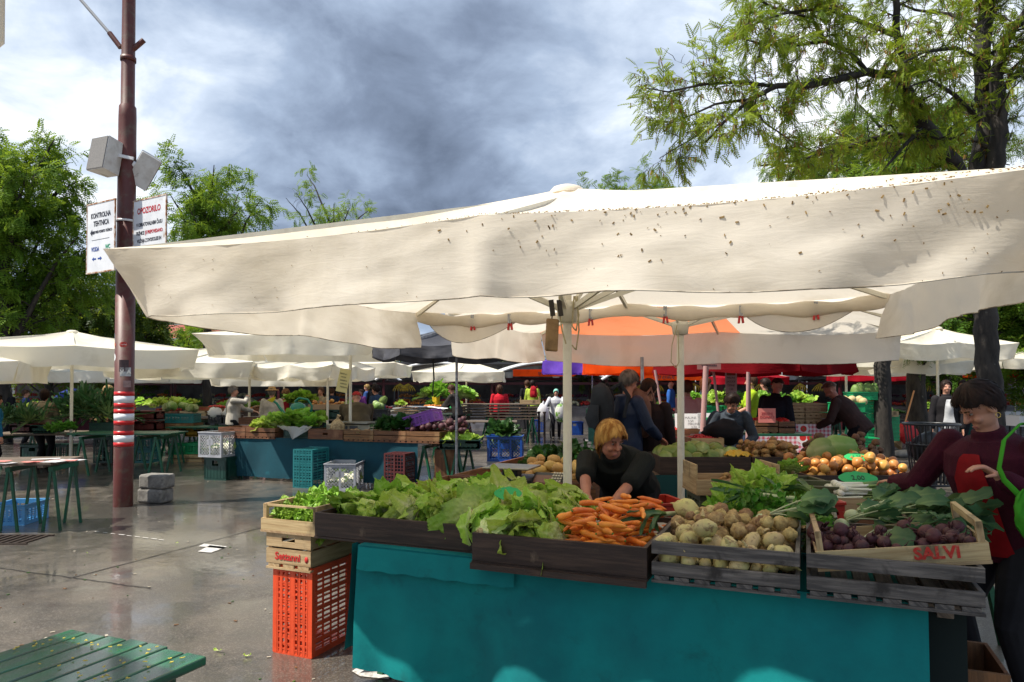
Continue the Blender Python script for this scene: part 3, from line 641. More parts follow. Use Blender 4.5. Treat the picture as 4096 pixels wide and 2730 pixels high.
bark = mat('bark', (.045, .037, .03), .8, col2=(.016, .013, .011), scale=9, bump=.9, bscale=16, stretch=(1, 1, .3), stain=(.12, .125, .105), sscale=11, slo=.64, shi=.74)
def frond_template(pairs, L, wl, ww, droop):
    v = []; f = []; uvv = []
    for i in range(pairs):
        s = (i+.6)/pairs; y = L*s; z = -droop*L*s*s
        for sg in (-1, 1):
            k = wl*(.6+.4*math.sin(math.pi*min(1, s+.15))); b0 = len(v)
            v += [(0, y, z), (sg*k*.5, y+k*.2+ww/2, z-.1*k), (sg*k, y+k*.4, z-.3*k), (sg*k*.5, y+k*.2-ww/2, z-.1*k)]
            f.append((b0, b0+1, b0+2, b0+3) if sg > 0 else (b0+3, b0+2, b0+1, b0)); uvv += [s]*4
    return np.array(v), np.array(f), np.array(uvv)
def leaf_cloud(name, tpl, pos, dirs, sizes, tint, m, parent, seed=1):
    """many fronds joined into one crown mesh"""
    rs = np.random.RandomState(seed); v, f, s = tpl; n = len(pos); pos = np.array(pos); d = np.array(dirs, float); d /= np.linalg.norm(d, axis=1)[:, None]
    up = np.tile([0, 0, 1.0], (n, 1))+rs.normal(0, .45, (n, 3)); x = np.cross(d, up); x /= np.linalg.norm(x, axis=1)[:, None]; z = np.cross(x, d)
    sz = np.array(sizes)[:, None, None]
    V = (pos[:, None, :]+sz*(v[None, :, 0:1]*x[:, None]+v[None, :, 1:2]*d[:, None]+v[None, :, 2:3]*z[:, None])).reshape(-1, 3)
    droopz = (sz[:, :, 0]*.0); Fc = (f[None]+(np.arange(n)*len(v))[:, None, None]).reshape(-1, f.shape[1])
    me = bpy.data.meshes.new(name); me.vertices.add(len(V)); me.vertices.foreach_set('co', V.ravel().astype(np.float32))
    k = f.shape[1]; me.loops.add(Fc.size); me.loops.foreach_set('vertex_index', Fc.ravel().astype(np.int32)); me.polygons.add(len(Fc)); me.polygons.foreach_set('loop_start', np.arange(0, Fc.size, k, dtype=np.int32))
    ul = me.uv_layers.new(name='uv'); tt = np.repeat(np.array(tint), len(v)); uvs = np.stack([tt, np.tile(s, n)], 1)[Fc.ravel()]; ul.data.foreach_set('uv', uvs.ravel().astype(np.float32))
    me.update(calc_edges=True); me.validate(); me.materials.append(m); o = bpy.data.objects.new(name, me); COL.objects.link(o); adopt(o, parent); return o
def rdir(rn, d, spread):
    d = Vector(d).normalized(); q = Vector((rn.gauss(0, 1), rn.gauss(0, 1), rn.gauss(0, 1))); q -= d*q.dot(d); q.normalize(); return (d*math.cos(spread)+q*math.sin(spread)).normalized()
def path(rn, p, d, L, n, wob, grav):
    pts = [Vector(p)]; d = Vector(d).normalized()
    for i in range(n):
        d = (d+Vector((rn.gauss(0, wob), rn.gauss(0, wob), rn.gauss(0, wob)+grav))).normalized(); pts.append(pts[-1]+d*(L/n))
    return pts
NEAR = frond_template(8, .155, .034, .018, .2); FAR = frond_template(5, .24, .075, .04, .35); FAR2 = frond_template(4, .34, .12, .075, .4); CAT = (np.array([(-.006, 0, 0), (.006, 0, 0), (.005, .07, -.01), (-.005, .07, -.01)]), np.array([(0, 1, 2, 3)]), np.zeros(4))
def tree(label, base, limbs, seed, lm, tpl, sub=(.32, 1.0), twig=(.15, .36), fstep=.05, cat_='tree', name='locust_tree', fsz=(.8, 1.25), brown=0, tint=(0, 1), droop=-.08, trunkn=10, up=.25, dead=0, skip=.25, group=None, bm_=None):
    rn = random.Random(seed); t = thing(name, label, cat_, base, 0, group); off = Vector(base); b = MB(); P_, D_, Z_, T_ = [], [], [], []; bp, bd = [], []
    for pts, rad, leafy in limbs:
        pts = [Vector(p)-off for p in pts]
        # resample with a little wobble
        fine = []; rr = []
        for i in range(len(pts)-1):
            k = 4
            for j in range(k):
                s = j/k; fine.append(pts[i].lerp(pts[i+1], s)+Vector((rn.gauss(0, 1), rn.gauss(0, 1), rn.gauss(0, 1)))*rad[i]*.12); rr.append(rad[i]+(rad[i+1]-rad[i])*s)
        fine.append(pts[-1]); rr.append(rad[-1]); b.tube(fine, rr, trunkn)
        if not leafy: continue
        L = 0; nxt = rn.uniform(0, sub[0]); tot = sum((fine[i+1]-fine[i]).length for i in range(len(fine)-1))
        for i in range(len(fine)-1):
            seg = fine[i+1]-fine[i]; sl_ = seg.length; L += sl_
            while nxt < L:
                nxt += sub[0]*rn.uniform(.6, 1.4)
                if L/tot < skip*leafy: continue
                d = rdir(rn, seg, rn.uniform(.6, 1.2)); d.z += up*rn.uniform(-.6, 1); sp = path(rn, fine[i], d, sub[1]*rn.uniform(.55, 1.2)*(1.15-.45*L/tot), 6, .22, droop*.5)
                r0 = max(.004, rr[i]*.3); b.tube(sp, [r0*(1-.8*q/6) for q in range(7)], 5, cap=False)
                isdead = rn.random() < dead
                for q in range(1, 7):
                    for _ in range(max(1, int(sub[1]/6/twig[0]+rn.random()))):
                        td = rdir(rn, sp[q]-sp[q-1], rn.uniform(.4, 1.1)); tp = path(rn, sp[q], td, twig[1]*rn.uniform(.5, 1.2), 4, .25, droop); b.tube(tp, [.0045, .004, .003, .002, .0015], 3, cap=False)
                        if isdead: continue
                        nf = int(twig[1]/fstep)
                        tn = rn.random()
                        for k in range(nf):
                            s = (k+1)/nf*4; a = int(min(3, s)); q_ = tp[a].lerp(tp[a+1], s-a) if a < 4 else tp[4]
                            fd = rdir(rn, tp[a+1]-tp[a], rn.uniform(.4, 1.0)); fd.z -= rn.uniform(.1, .7)
                            P_.append(q_); D_.append(fd); Z_.append(rn.uniform(*fsz)); T_.append(min(1, max(0, tint[0]+(tint[1]-tint[0])*(.6*tn+.4*rn.random()))))
                            if rn.random() < brown:
                                for _ in range(3): bp.append(q_+Vector((rn.gauss(0, .02), rn.gauss(0, .02), 0))); bd.append((rn.gauss(0, .25), rn.gauss(0, .25), -1))
    b.build('trunk', bm_ or bark, t)
    leaf_cloud('crown', tpl, P_, D_, Z_, T_, lm, t, seed)
    if bp: leaf_cloud('catkins', CAT, bp, bd, [1.0]*len(bp), [rn.random() for _ in bp], LM_br, t, seed)['kind'] = 'stuff'
    return t
def auto_limbs(rn, base, h, r, z0, n=8, tr=.16, lean=0):
    base = Vector(base); top = base+Vector((lean, 0, h*.8)); L = [([base, base+Vector((0, 0, z0*.5)), base+Vector((lean*.3, 0, z0)), top], (tr*1.15, tr, tr*.8, tr*.15), 1)]
    for i in range(n):
        a = 2*math.pi*(i+rn.random()*.6)/n*1.62; zz = z0*.85+(h*.72-z0*.85)*(i/n)**.9; p = base+Vector((lean*zz/h, 0, zz)); k = r*(1-.38*(i/n))*rn.uniform(.75, 1.12)
        d = Vector((math.cos(a), math.sin(a), 0)); rise = (h-zz)*rn.uniform(.3, .75)
        L.append(([p, p+d*k*.35+Vector((0, 0, rise*.4)), p+d*k*.72+Vector((0, 0, rise*.8)), p+d*k+Vector((0, 0, rise))], (tr*.5, tr*.38, tr*.22, tr*.08), 1))
    return L
def atree(label, px, d, ytop, r, z0, seed, lm=LM_far, tpl=FAR, n=8, tr=.15, **k):
    base = Vector(((px-512)/F*d, d, 0)); h = CAMZ+(389-ytop)/F*d; return tree(label, base, auto_limbs(random.Random(seed), base, h, r, z0, n, tr), seed, lm, tpl, **k)
FARK = dict(sub=(.3, 1.5), twig=(.2, .55), fstep=.06, trunkn=8)
atree('tall leafy locust tree at the left edge behind the parasols', 4, 20, 96, 2.1, 3.0, 3, n=19, tr=.2, **dict(FARK, sub=(.31, 1.45), fsz=(1.0, 1.5)))
atree('locust tree right of the red post with a flaring open crown', 207, 22, 128, 1.55, 4.6, 5, n=12, tr=.14, **dict(FARK, sub=(.40, 1.3), dead=.08, fsz=(.95, 1.4)))
atree('thin sparse locust tree with bare twigs in the middle distance', 333, 30, 147, 2.7, 6.8, 8, n=8, tr=.12, tint=(.4, 1), **dict(FARK, sub=(.5, 1.1), dead=.2, fstep=.09))
atree('dark leafy tree low behind the red post', 112, 27, 275, 2.6, 2.6, 11, lm=LM_dk, tpl=FAR2, n=12, **dict(FARK, fstep=.1))
atree('dark leafy tree filling the gap at the far left', 48, 25, 252, 2.6, 2.4, 12, lm=LM_dk, tpl=FAR2, n=12, **dict(FARK, fstep=.12))
atree('bush like tree before the red tiled house', 184, 34, 322, 2.2, 1.4, 13, lm=LM_far, tpl=FAR2, n=8, tr=.1, **FARK)
atree('tree with two tufts showing above the big parasol ridge', 598, 30, 158, 1.9, 5.5, 14, n=6, tr=.12, **FARK)
atree('tree tuft showing above the parasol beside the near tree', 676, 29, 148, 1.7, 5.0, 15, n=6, tr=.12, **FARK)
atree('horse chestnut tree behind the thick trunk at the right', 972, 25, 262, 3.0, 2.6, 16, lm=LM_ch, tpl=FAR2, n=11, name='chestnut_tree', **FARK)
atree('horse chestnut tree at the right edge before the pale house', 1040, 22, 255, 2.6, 2.4, 17, lm=LM_ch, tpl=FAR2, n=11, name='chestnut_tree', **FARK)
for i, (x, y) in enumerate(((-4, 352), (120, 350), (262, 352), (350, 350), (420, 352), (505, 350), (590, 352), (690, 352), (800, 350), (880, 351))):
    atree(['leftmost', 'second', 'third', 'fourth', 'fifth', 'sixth', 'seventh', 'eighth', 'ninth', 'rightmost'][i]+' dark tree in the row behind the market hall', x, 58+i % 3*3, y-14, 4.4, 1.2, 30+i, lm=LM_dk, tpl=FAR2, n=7, tr=.2, name='dark_tree', group='dark trees behind the market hall', sub=(1.0, 2.2), twig=(.5, .8), fstep=.2, fsz=(1.5, 2.2), trunkn=6)
# the near locust: limbs as they fork in the photograph
def PL(pts): return [at(x, y, d) for x, y, d in pts]
nb = onz(990, 494); nd = nb.y
limbs = [
    (PL([(990, 494, nd), (988, 400, nd), (985, 330, nd), (981, 290, nd), (985, 215, nd)]), (.20, .165, .16, .16, .16), 0),
    (PL([(985, 215, nd), (979, 162, nd), (987, 108, nd), (981, 60, nd-.1), (985, 10, nd-.1), (982, -60, nd), (990, -140, nd)]), (.15, .135, .12, .115, .11, .09, .05), .9),
    (PL([(985, 215, nd), (996, 162, nd-.2), (1001, 108, nd-.3), (996, 74, nd-.3), (1006, 40, nd-.5), (1026, 10, nd-.6)]), (.13, .125, .11, .09, .07, .04), .8),
    (PL([(985, 215, nd), (953, 162, nd-.3), (924, 126, nd-.6), (906, 92, nd-.8), (897, 76, nd-.9)]), (.12, .11, .1, .085, .07), .6),
    (PL([(897, 76, nd-.9), (867, 72, nd-1.1), (840, 79, nd-1.4), (807, 85, nd-1.7), (777, 86, nd-1.9), (751, 99, nd-2.2), (724, 122, nd-2.4), (706, 142, nd-2.5)]), (.06, .055, .05, .042, .035, .025, .018, .01), .3),
    (PL([(906, 92, nd-.8), (904, 60, nd-.7), (897, 36, nd-.7), (896, 0, nd-.8), (890, -50, nd-.9)]), (.06, .055, .05, .045, .03), .3),
    (PL([(867, 72, nd-1.1), (850, 52, nd-1.2), (825, 41, nd-1.3), (811, 18, nd-1.4), (814, -10, nd-1.5)]), (.035, .03, .028, .022, .012), .2),
    (PL([(825, 41, nd-1.3), (790, 46, nd-1.6), (760, 44, nd-1.8), (735, 36, nd-2.0)]), (.025, .018, .012, .006), .1),
    (PL([(896, 36, nd-.7), (862, 22, nd-1), (825, 8, nd-1.5), (780, 14, nd-1.9), (742, 30, nd-2.2)]), (.035, .03, .022, .016, .008), .2),
    (PL([(811, 18, nd-1.4), (775, 8, nd-1.6), (745, -8, nd-1.8)]), (.02, .015, .008), 0.1),
    (PL([(777, 86, nd-1.9), (735, 82, nd-2.2), (700, 85, nd-2.4), (668, 92, nd-2.5), (646, 88, nd-2.6)]), (.024, .02, .015, .01, .005), .1),
    (PL([(751, 99, nd-2.2), (715, 104, nd-2.2), (690, 116, nd-2.1), (668, 122, nd-2.0), (648, 120, nd-2)]), (.018, .014, .01, .007, .004), .1),
    (PL([(724, 122, nd-2.4), (700, 134, nd-2.3), (676, 148, nd-2.2), (660, 158, nd-2.2)]), (.014, .01, .007, .004), .1),
    (PL([(751, 99, nd-2.2), (764, 122, nd-2), (790, 140, nd-1.8), (815, 152, nd-1.6)]), (.014, .011, .008, .005), .4),
    (PL([(953, 162, nd-.3), (924, 137, nd-.2), (888, 134, nd-.4), (850, 146, nd-.6), (800, 160, nd-.8), (760, 166, nd-1)]), (.05, .045, .04, .03, .02, .01), .2),
    (PL([(924, 126, nd-.6), (905, 145, nd-.8), (885, 168, nd-.9)]), (.03, .025, .015), .1),
    (PL([(979, 120, nd), (955, 95, nd-.4), (930, 80, nd-.8), (905, 88, nd-1.2)]), (.04, .03, .02, .01), .3),
    (PL([(981, 60, nd-.1), (955, 48, nd-.5), (925, 52, nd-1), (900, 64, nd-1.4)]), (.035, .028, .02, .01), .3),
    (PL([(985, 30, nd-.1), (950, 14, nd+.5), (915, 10, nd+.8), (880, -5, nd+1)]), (.035, .028, .02, .01), .3),
    (PL([(1001, 90, nd-.3), (1020, 72, nd-.3), (1045, 60, nd-.2)]), (.05, .045, .03), .3),
    (PL([(996, 50, nd-.3), (1015, 28, nd-.6), (1040, 12, nd-.8)]), (.04, .035, .02), .3),
    (PL([(985, 20, nd), (1000, -20, nd-.7), (1020, -40, nd-1.4)]), (.03, .022, .012), .3),
]
tree('near locust tree with brown catkins and a thick dark trunk', nb, limbs, 77, LM_near, NEAR, sub=(.14, .62), twig=(.11, .24), fstep=.044, brown=.22, droop=-.02, up=.35, trunkn=14, dead=.08, skip=.3)
tb = onz(921, 452); td_ = tb.y
tl = [(PL([(921, 452, td_), (918, 400, td_), (912, 345, td_), (914, 300, td_), (912, 190, td_), (905, 120, td_), (900, 60, td_+.3)]), (.28, .225, .2, .19, .16, .12, .05), .8)]
for i, (x, y, dd) in enumerate(((780, 165, -1.5), (830, 130, -1), (860, 105, -.5), (985, 130, .5), (1010, 165, -.6), (960, 90, -1), (840, 160, 1.2), (930, 150, -2), (770, 168, 1), (1000, 110, 1))):
    q0 = at(911, 205-i*7, td_); q1 = at(x, y, td_+dd*1.2); m_ = q0.lerp(q1, .5)+Vector((0, 0, .4)); tl.append(([q0, m_, q1], (.08, .05, .012), .6))
tree('locust tree with the thin dark trunk where the broom leans', tb, tl, 78, leaf_mat('locust_leaf_mid', (.035, .11, .012), (.14, .25, .028)), frond_template(6, .2, .045, .024, .3), sub=(.15, .95), twig=(.14, .36), fstep=.045, brown=.02, trunkn=12)
trb = Vector((6.15, 12.6, 0))
tree('bare trunk of a locust between the parasols left of the broom', onz(884, 468), [(PL([(884, 468, 14), (882, 380, 14), (884, 330, 14)]), (.2, .16, .15), 0)]+[(PL([(884, 330, 14), (880, 250, 14), (870, 200, 14)]), (.14, .1, .03), .3)], 79, LM_far, FAR, **FARK)
# ---------------------------------------------------------------- crates, trays, trestles
def AX4_(p, rz=0): return Matrix.Translation(p) @ Matrix.Rotation(rz, 4, 'Z')
wood_dk = mat('wood_dark', (.030, .017, .012), .55, col2=(.085, .050, .034), scale=3, stretch=(1, 14, 1), uv=True, bump=.35, bscale=30, lo=.45, hi=.75, stain=(.16, .115, .075), sscale=5, slo=.68, shi=.78)
wood_gr = mat('wood_weathered', (.060, .055, .052), .6, col2=(.20, .18, .16), scale=4, stretch=(1, 12, 1), uv=True, bump=.4, bscale=30, lo=.42, hi=.72, stain=(.025, .022, .02), sscale=6, slo=.55, shi=.7)
wood_lt = mat('wood_poplar', (.50, .37, .20), .65, col2=(.34, .225, .11), scale=3, stretch=(1, 16, 1), uv=True, bump=.25, bscale=25, stain=(.14, .10, .055), sscale=4, slo=.56, shi=.72, var=.5)
wood_br = mat('wood_brown', (.20, .085, .035), .6, col2=(.10, .045, .02), scale=3, stretch=(1, 14, 1), uv=True, bump=.3, bscale=25, stain=(.28, .15, .07), sscale=3, slo=.58, shi=.75, var=.6)
wood_tbl = mat('wood_table', (.19, .14, .095), .35, col2=(.09, .07, .055), scale=3, stretch=(1, 14, 1), uv=True, bump=.3, bscale=25, rough2=.6)
green_p = mat('green_paint', (.010, .095, .045), .30, col2=(.02, .045, .025), scale=5, bump=.1, lo=.5, hi=.75)
def plast(n, c, r=.35): return mat('plastic_'+n, c, r, col2=tuple(q*.55 for q in c), scale=7, lo=.5, hi=.85, spec=.5)
PL_ = {'teal': (.015, .16, .17), 'grey': (.36, .37, .40), 'maroon': (.10, .022, .02), 'orange': (.72, .075, .02), 'dkgreen': (.008, .045, .032), 'green': (.01, .32, .11), 'blue': (.01, .07, .32), 'ltblue': (.10, .34, .62), 'purple': (.26, .07, .42), 'olive': (.075, .085, .04), 'black': (.012, .012, .014), 'yellow': (.62, .33, .02), 'red': (.48, .035, .02)}
def tray(label, M, w, d, h, m, slat=0, hole=False, open_front=0, group=None, name='wooden_tray', cat='tray', posts=0, th=.018, post_h=None, endup=0, bevel=.002):
    """wooden tray in frame M: x along the front, y into the depth; slat>0 splits the walls in boards with a gap"""
    t = thing(name, label, cat, (0, 0, 0), 0, group); t.matrix_world = M
    def wall(p, q, hh, z0=.0):
        b = MB(); n = 2 if slat else 1
        gap = slat if slat else 0; bh = (hh-gap*(n-1))/n
        for i in range(n):
            z = z0+bh/2+i*(bh+gap)
            if hole and i == n-1:
                P_, Q_ = Vector(p), Vector(q); c = (P_+Q_)/2; dd = (Q_-P_).normalized(); L = (Q_-P_).length; hl = .05
                zz = Vector((0, 0, z)); b.bar(P_+zz, c-dd*hl+zz, th, bh); b.bar(c+dd*hl+zz, Q_+zz, th, bh)
                k = Vector((0, 0, bh*.32)); b.bar(c-dd*hl+zz+k, c+dd*hl+zz+k, th, bh*.36); b.bar(c-dd*hl+zz-k, c+dd*hl+zz-k, th, bh*.36)
            else: b.bar((p[0], p[1], z), (q[0], q[1], z), th, bh)
        return b
    wall((0, th/2, 0), (w, th/2, 0), h-open_front).build('front_panel', m, t, bevel); wall((0, d-th/2, 0), (w, d-th/2, 0), h).build('back_panel', m, t, bevel)
    for x in (th/2, w-th/2): wall((x, th+.001, 0), (x, d-th-.001, 0), h+endup).build('side_panel', m, t, bevel)
    b = MB()
    if slat:
        n = int(w/.085)
        for i in range(n): b.box((w*(i+.5)/n, d/2, -.012), (w/n*.72, d-.002, .018))
        b.bar((0, .012, -.028), (w, .012, -.028), .03, .012); b.bar((0, d-.012, -.028), (w, d-.012, -.028), .03, .012)
    else: b.box((w/2, d/2, -.007), (w+.004, d+.004, .012))
    b.build('base', m, t)
    if posts:
        for x in (th+.012, w-th-.012):
            for y in (th+.012, d-th-.012):
                b = MB(); b.box((x, y, (post_h or h)/2), (.024, .024, post_h or h)); b.build('corner_post', m, t, bevel)
        if post_h:
            for x in (th+.012, w-th-.012): b = MB(); b.bar((x, th, post_h-.012), (x, d-th, post_h-.012), .02, .03); b.build('top_rail', m, t, bevel)
    return t
def frameM(o, ax, ay=None):
    x = Vector(ax).normalized(); y = Vector(ay).normalized() if ay is not None else Vector((-x.y, x.x, 0)); z = x.cross(y)
    m = Matrix((x, y, z)).transposed().to_4x4(); m.translation = Vector(o); return m
PCACHE = {}
def pcrate(label, col, M, w=.6, d=.4, h=.3, style='bars', group='plastic crates', nx=9, nz=6):
    """plastic crate: latticed walls, rim, base"""
    key = (col, w, d, h, style, nx, nz)
    if key in PCACHE:
        c = copy_tree(PCACHE[key]); c['label'] = label; c.matrix_world = M; return tag(c, None, None, group)
    m = plast(col, PL_[col]); t = thing('plastic_crate', label, 'crate', (0, 0, 0), 0, group); PCACHE[key] = t; tk = .012
    def wall(p, q):
        p, q = Vector(p), Vector(q); L = (q-p).length; dd = (q-p)/L; b = MB(); Z = Vector((0, 0, 1))
        b.bar(p+Z*.02, q+Z*.02, tk, .04); b.bar(p+Z*(h-.03), q+Z*(h-.03), tk, .055)
        b.bar(p+dd*.018+Z*.04, p+dd*.018+Z*(h-.06), tk, .036, up=dd) ; b.bar(q-dd*.018+Z*.04, q-dd*.018+Z*(h-.06), tk, .036, up=dd)
        n = max(3, int(nx*L/.6))
        if style == 'bars':
            for i in range(1, n): 
                wv = .026 if i % 3 == 0 else .011
                b.bar(p+dd*L*i/n+Z*.04, p+dd*L*i/n+Z*(h-.055), wv if abs(dd.x) > .5 else tk*.8, tk*.8 if abs(dd.x) > .5 else wv, up=(0, 1, 0))
            for k in range(1, nz): b.bar(p+dd*.02+Z*(.04+(h-.1)*k/nz), q-dd*.02+Z*(.04+(h-.1)*k/nz), tk*.7, .010)
        elif style == 'mesh':
            s = (h-.1); k = int(L/s*6)
            for sg in (1, -1):
                for i in range(-6, k+1):
                    x0 = i*s/6; x1 = x0+s; z0, z1 = (.04, .04+s) if sg > 0 else (.04+s, .04)
                    a0 = max(0, x0); a1 = min(L, x1)
                    if a1-a0 < .02: continue
                    f = lambda x: z0+(z1-z0)*(x-x0)/s
                    b.bar(p+dd*a0+Z*f(a0), p+dd*a1+Z*f(a1), .007, .007)
            for i in (1, 2):
                if L > .5 or i == 1: c = p+dd*L*(i/3 if L > .5 else .5); b.bar(c+Z*.04, c+Z*(h-.06), .03 if abs(dd.x) > .5 else tk, tk if abs(dd.x) > .5 else .03, up=(0, 1, 0))
            c = (p+q)/2+Z*(h*.6); b.box(c, (abs(dd.x)*.12+tk, abs(dd.y)*.12+tk, h*.22))
        else:  # solid with a slot
            b.bar(p+Z*h*.35, q+Z*h*.35, tk, h*.55); b.bar(p+Z*(h*.75), p+dd*L*.36+Z*(h*.75), tk, h*.26); b.bar(p+dd*L*.64+Z*(h*.75), q+Z*(h*.75), tk, h*.26)
            for i in range(1, n): b.bar(p+dd*L*i/n+Z*.03, p+dd*L*i/n+Z*h*.62, tk*1.7, tk*1.7, up=(0, 1, 0))
        return b
    k = tk/2
    for p, q in (((0, k, 0), (w, k, 0)), ((0, d-k, 0), (w, d-k, 0)), ((k, tk, 0), (k, d-tk, 0)), ((w-k, tk, 0), (w-k, d-tk, 0))): wall(p, q).build('wall', m, t)
    b = MB(); nb_ = 10
    for i in range(nb_+1): b.box((.01+(w-.02)*i/nb_, d/2, .008), (.014 if i % 5 else .03, d-.01, .012))
    for i in range(7): b.box((w/2, .01+(d-.02)*i/6, .004), (w-.01, .014 if i % 3 else .03, .010))
    if style != 'bars': b.box((w/2, d/2, .012), (w-.02, d-.02, .006))
    b.build('base', m, t)
    b = MB(); rz_ = h-.008
    for p, q in (((-.006, -.004, rz_), (w+.006, -.004, rz_)), ((-.006, d+.004, rz_), (w+.006, d+.004, rz_)), ((-.004, .002, rz_), (-.004, d-.002, rz_)), ((w+.004, .002, rz_), (w+.004, d-.002, rz_))): b.bar(p, q, .018, .018)
    b.build('rim', m, t, .003); t.matrix_world = M; return t
def upended(c, ang, w=.6, d=.4, h=.3):
    """a crate standing on its short end: local x upwards, base facing the viewer"""
    x = Vector((0, 0, 1)); y = Vector((math.cos(ang), math.sin(ang), 0)); z = x.cross(y); m = Matrix((x, y, z)).transposed().to_4x4(); m.translation = Vector(c); return m
def trestle_table(label, M, w, d, h=.75, m=None, planks=6, legs=True, group='trestle tables', inset=.25, lm=None, cat='table', along=True):
    t = thing('trestle_table', label, cat, (0, 0, 0), 0, group); t.matrix_world = M; b = MB()
    for i in range(planks): b.box((w/2, d*(i+.5)/planks, h-.014), (w, d/planks*.9, .028))
    for x in (.12, w/2, w-.12): b.box((x, d/2, h-.043), (.06, d-.04, .03))
    b.build('tabletop', m or green_p, t, .003)
    if legs:
        for x in (inset, w-inset):
            tr = MB(); tr.bar((x, .02, h-.09), (x, d-.02, h-.09), .05, .05); o = tr.build('trestle', lm or green_p, t)
            for y in (.06, d-.06):
                for s in (-1, 1): g = MB(); g.bar((x+s*.012, y, h-.11), (x+s*.14, y, 0), .034, .034); g.build('leg', lm or green_p, o)
    return t

# ---------------------------------------------------------------- vegetables
def vmesh(name, b, *ms):
    me = b.mesh(name)
    for m in ms: me.materials.append(m)
    return me
def spawn(me, M, name, label, cat, group=None):
    o = bpy.data.objects.new(name, me); COL.objects.link(o); o.matrix_world = M; return tag(o, label, cat, group)
def lump(r, seed, sx=1, sy=1, sz=1, rough=.12, fr=1.6, nu=14, nv=10, tip=0, squash=0):
    b = MB()
    def fn(u, v):
        th, ph = u*2*math.pi, v*math.pi; p = Vector((math.sin(ph)*math.cos(th), math.sin(ph)*math.sin(th), -math.cos(ph)))
        k = 1+rough*fbm(p*fr+Vector((seed*7.3, seed*3.1, 0)), 3)
        if tip: k += tip*max(0, p.z-.82)*4
        return Vector((p.x*sx*r*k, p.y*sy*r*k, p.z*sz*r*k))
    b.grid(fn, nu, nv); return b
pot_m = mat('potato_skin', (.36, .21, .075), .75, col2=(.22, .12, .045), scale=14, bump=.25, bscale=50, var=.6, stain=(.13, .075, .035), sscale=14, slo=.56, shi=.7)
poty_m = mat('potato_yellow', (.55, .34, .10), .6, col2=(.42, .25, .07), scale=14, bump=.15, var=.5)
potd_m = mat('potato_dark', (.15, .075, .04), .85, col2=(.09, .05, .03), scale=14, bump=.3, var=.5)
onion_m = mat('onion_skin', (.55, .27, .07), .38, col2=(.40, .15, .035), scale=6, stretch=(1, 1, .3), var=.6, stain=(.16, .07, .03), sscale=14, slo=.6, shi=.72)
turn_m = mat('turnip_skin', (.62, .46, .22), .55, col2=(.50, .45, .17), scale=6, var=.4, bump=.35, stain=(.24, .15, .07), sscale=26, slo=.52, shi=.64)
cel_m = mat('celeriac_skin', (.50, .35, .15), .75, col2=(.29, .18, .075), scale=22, bump=.8, bscale=40, var=1.0, stain=(.5, .40, .22), sscale=9, slo=.62, shi=.72)
beet_m = mat('beet_skin', (.085, .022, .028), .6, col2=(.05, .018, .02), scale=14, bump=.3, var=.6, stain=(.11, .065, .05), sscale=18, slo=.55, shi=.7)
car_m = mat('carrot_skin', (.82, .25, .03), .42, col2=(.70, .17, .02), scale=30, stretch=(1, 1, 1), bump=.25, bscale=60, var=.5, stain=(.30, .12, .04), sscale=25, slo=.66, shi=.76)
cab_m = None
def leafy(name, edge, core, vein=.5, rough=.42, tr=.3, crink=.7, cs=38, wax=.4):
    m = bpy.data.materials.new(name); m.use_nodes = True; t = NT(m.node_tree); m.node_tree.nodes.clear()
    tcn = t.n('ShaderNodeTexCoord'); uv = t.n('ShaderNodeSeparateXYZ', i_0=tcn.outputs['UV']); oi = t.n('ShaderNodeObjectInfo').outputs['Random']
    a = t.math('ABSOLUTE', t.math('SUBTRACT', uv.outputs[0], .5)); rib = t.n('ShaderNodeMapRange', i_0=a, i_1=.0, i_2=.12, i_3=1.0, i_4=0.0).outputs[0]
    low = t.n('ShaderNodeMapRange', i_0=uv.outputs[1], i_1=.08, i_2=.62, i_3=1.0, i_4=0.0).outputs[0]
    n = t.noise(tcn.outputs['Object'], 18, 4, .6); f = t.math('ADD', t.math('MULTIPLY', low, .8), t.math('MULTIPLY', t.math('MULTIPLY', rib, vein), t.n('ShaderNodeMapRange', i_0=uv.outputs[1], i_1=.2, i_2=.95, i_3=1.0, i_4=.15).outputs[0]), clamp=True)
    f = t.math('ADD', f, t.math('MULTIPLY', t.math('SUBTRACT', n, .5), .5), clamp=True)
    base = t.mix(f, edge+(1,), core+(1,))
    base = t.n('ShaderNodeHueSaturation', i_Color=base, i_Hue=t.math('ADD', .485, t.math('MULTIPLY', oi, .03)), i_Value=t.math('ADD', .8, t.math('MULTIPLY', oi, .4))).outputs[0]
    vor = t.n('ShaderNodeTexVoronoi', i_Vector=tcn.outputs['Object'], i_Scale=float(cs)).outputs['Distance']
    bp = t.n('ShaderNodeBump', i_Height=vor, i_Strength=crink, i_Distance=.012).outputs[0]
    p = t.n('ShaderNodeBsdfPrincipled', i_Base_Color=base, i_Roughness=rough, i_Normal=bp); p.inputs['Specular IOR Level'].default_value = wax
    tr_ = t.n('ShaderNodeBsdfTranslucent', i_Color=base, i_Normal=bp)
    t.n('ShaderNodeOutputMaterial', i_0=t.n('ShaderNodeMixShader', i_0=tr, i_1=p.outputs[0], i_2=tr_.outputs[0]).outputs[0]); return m
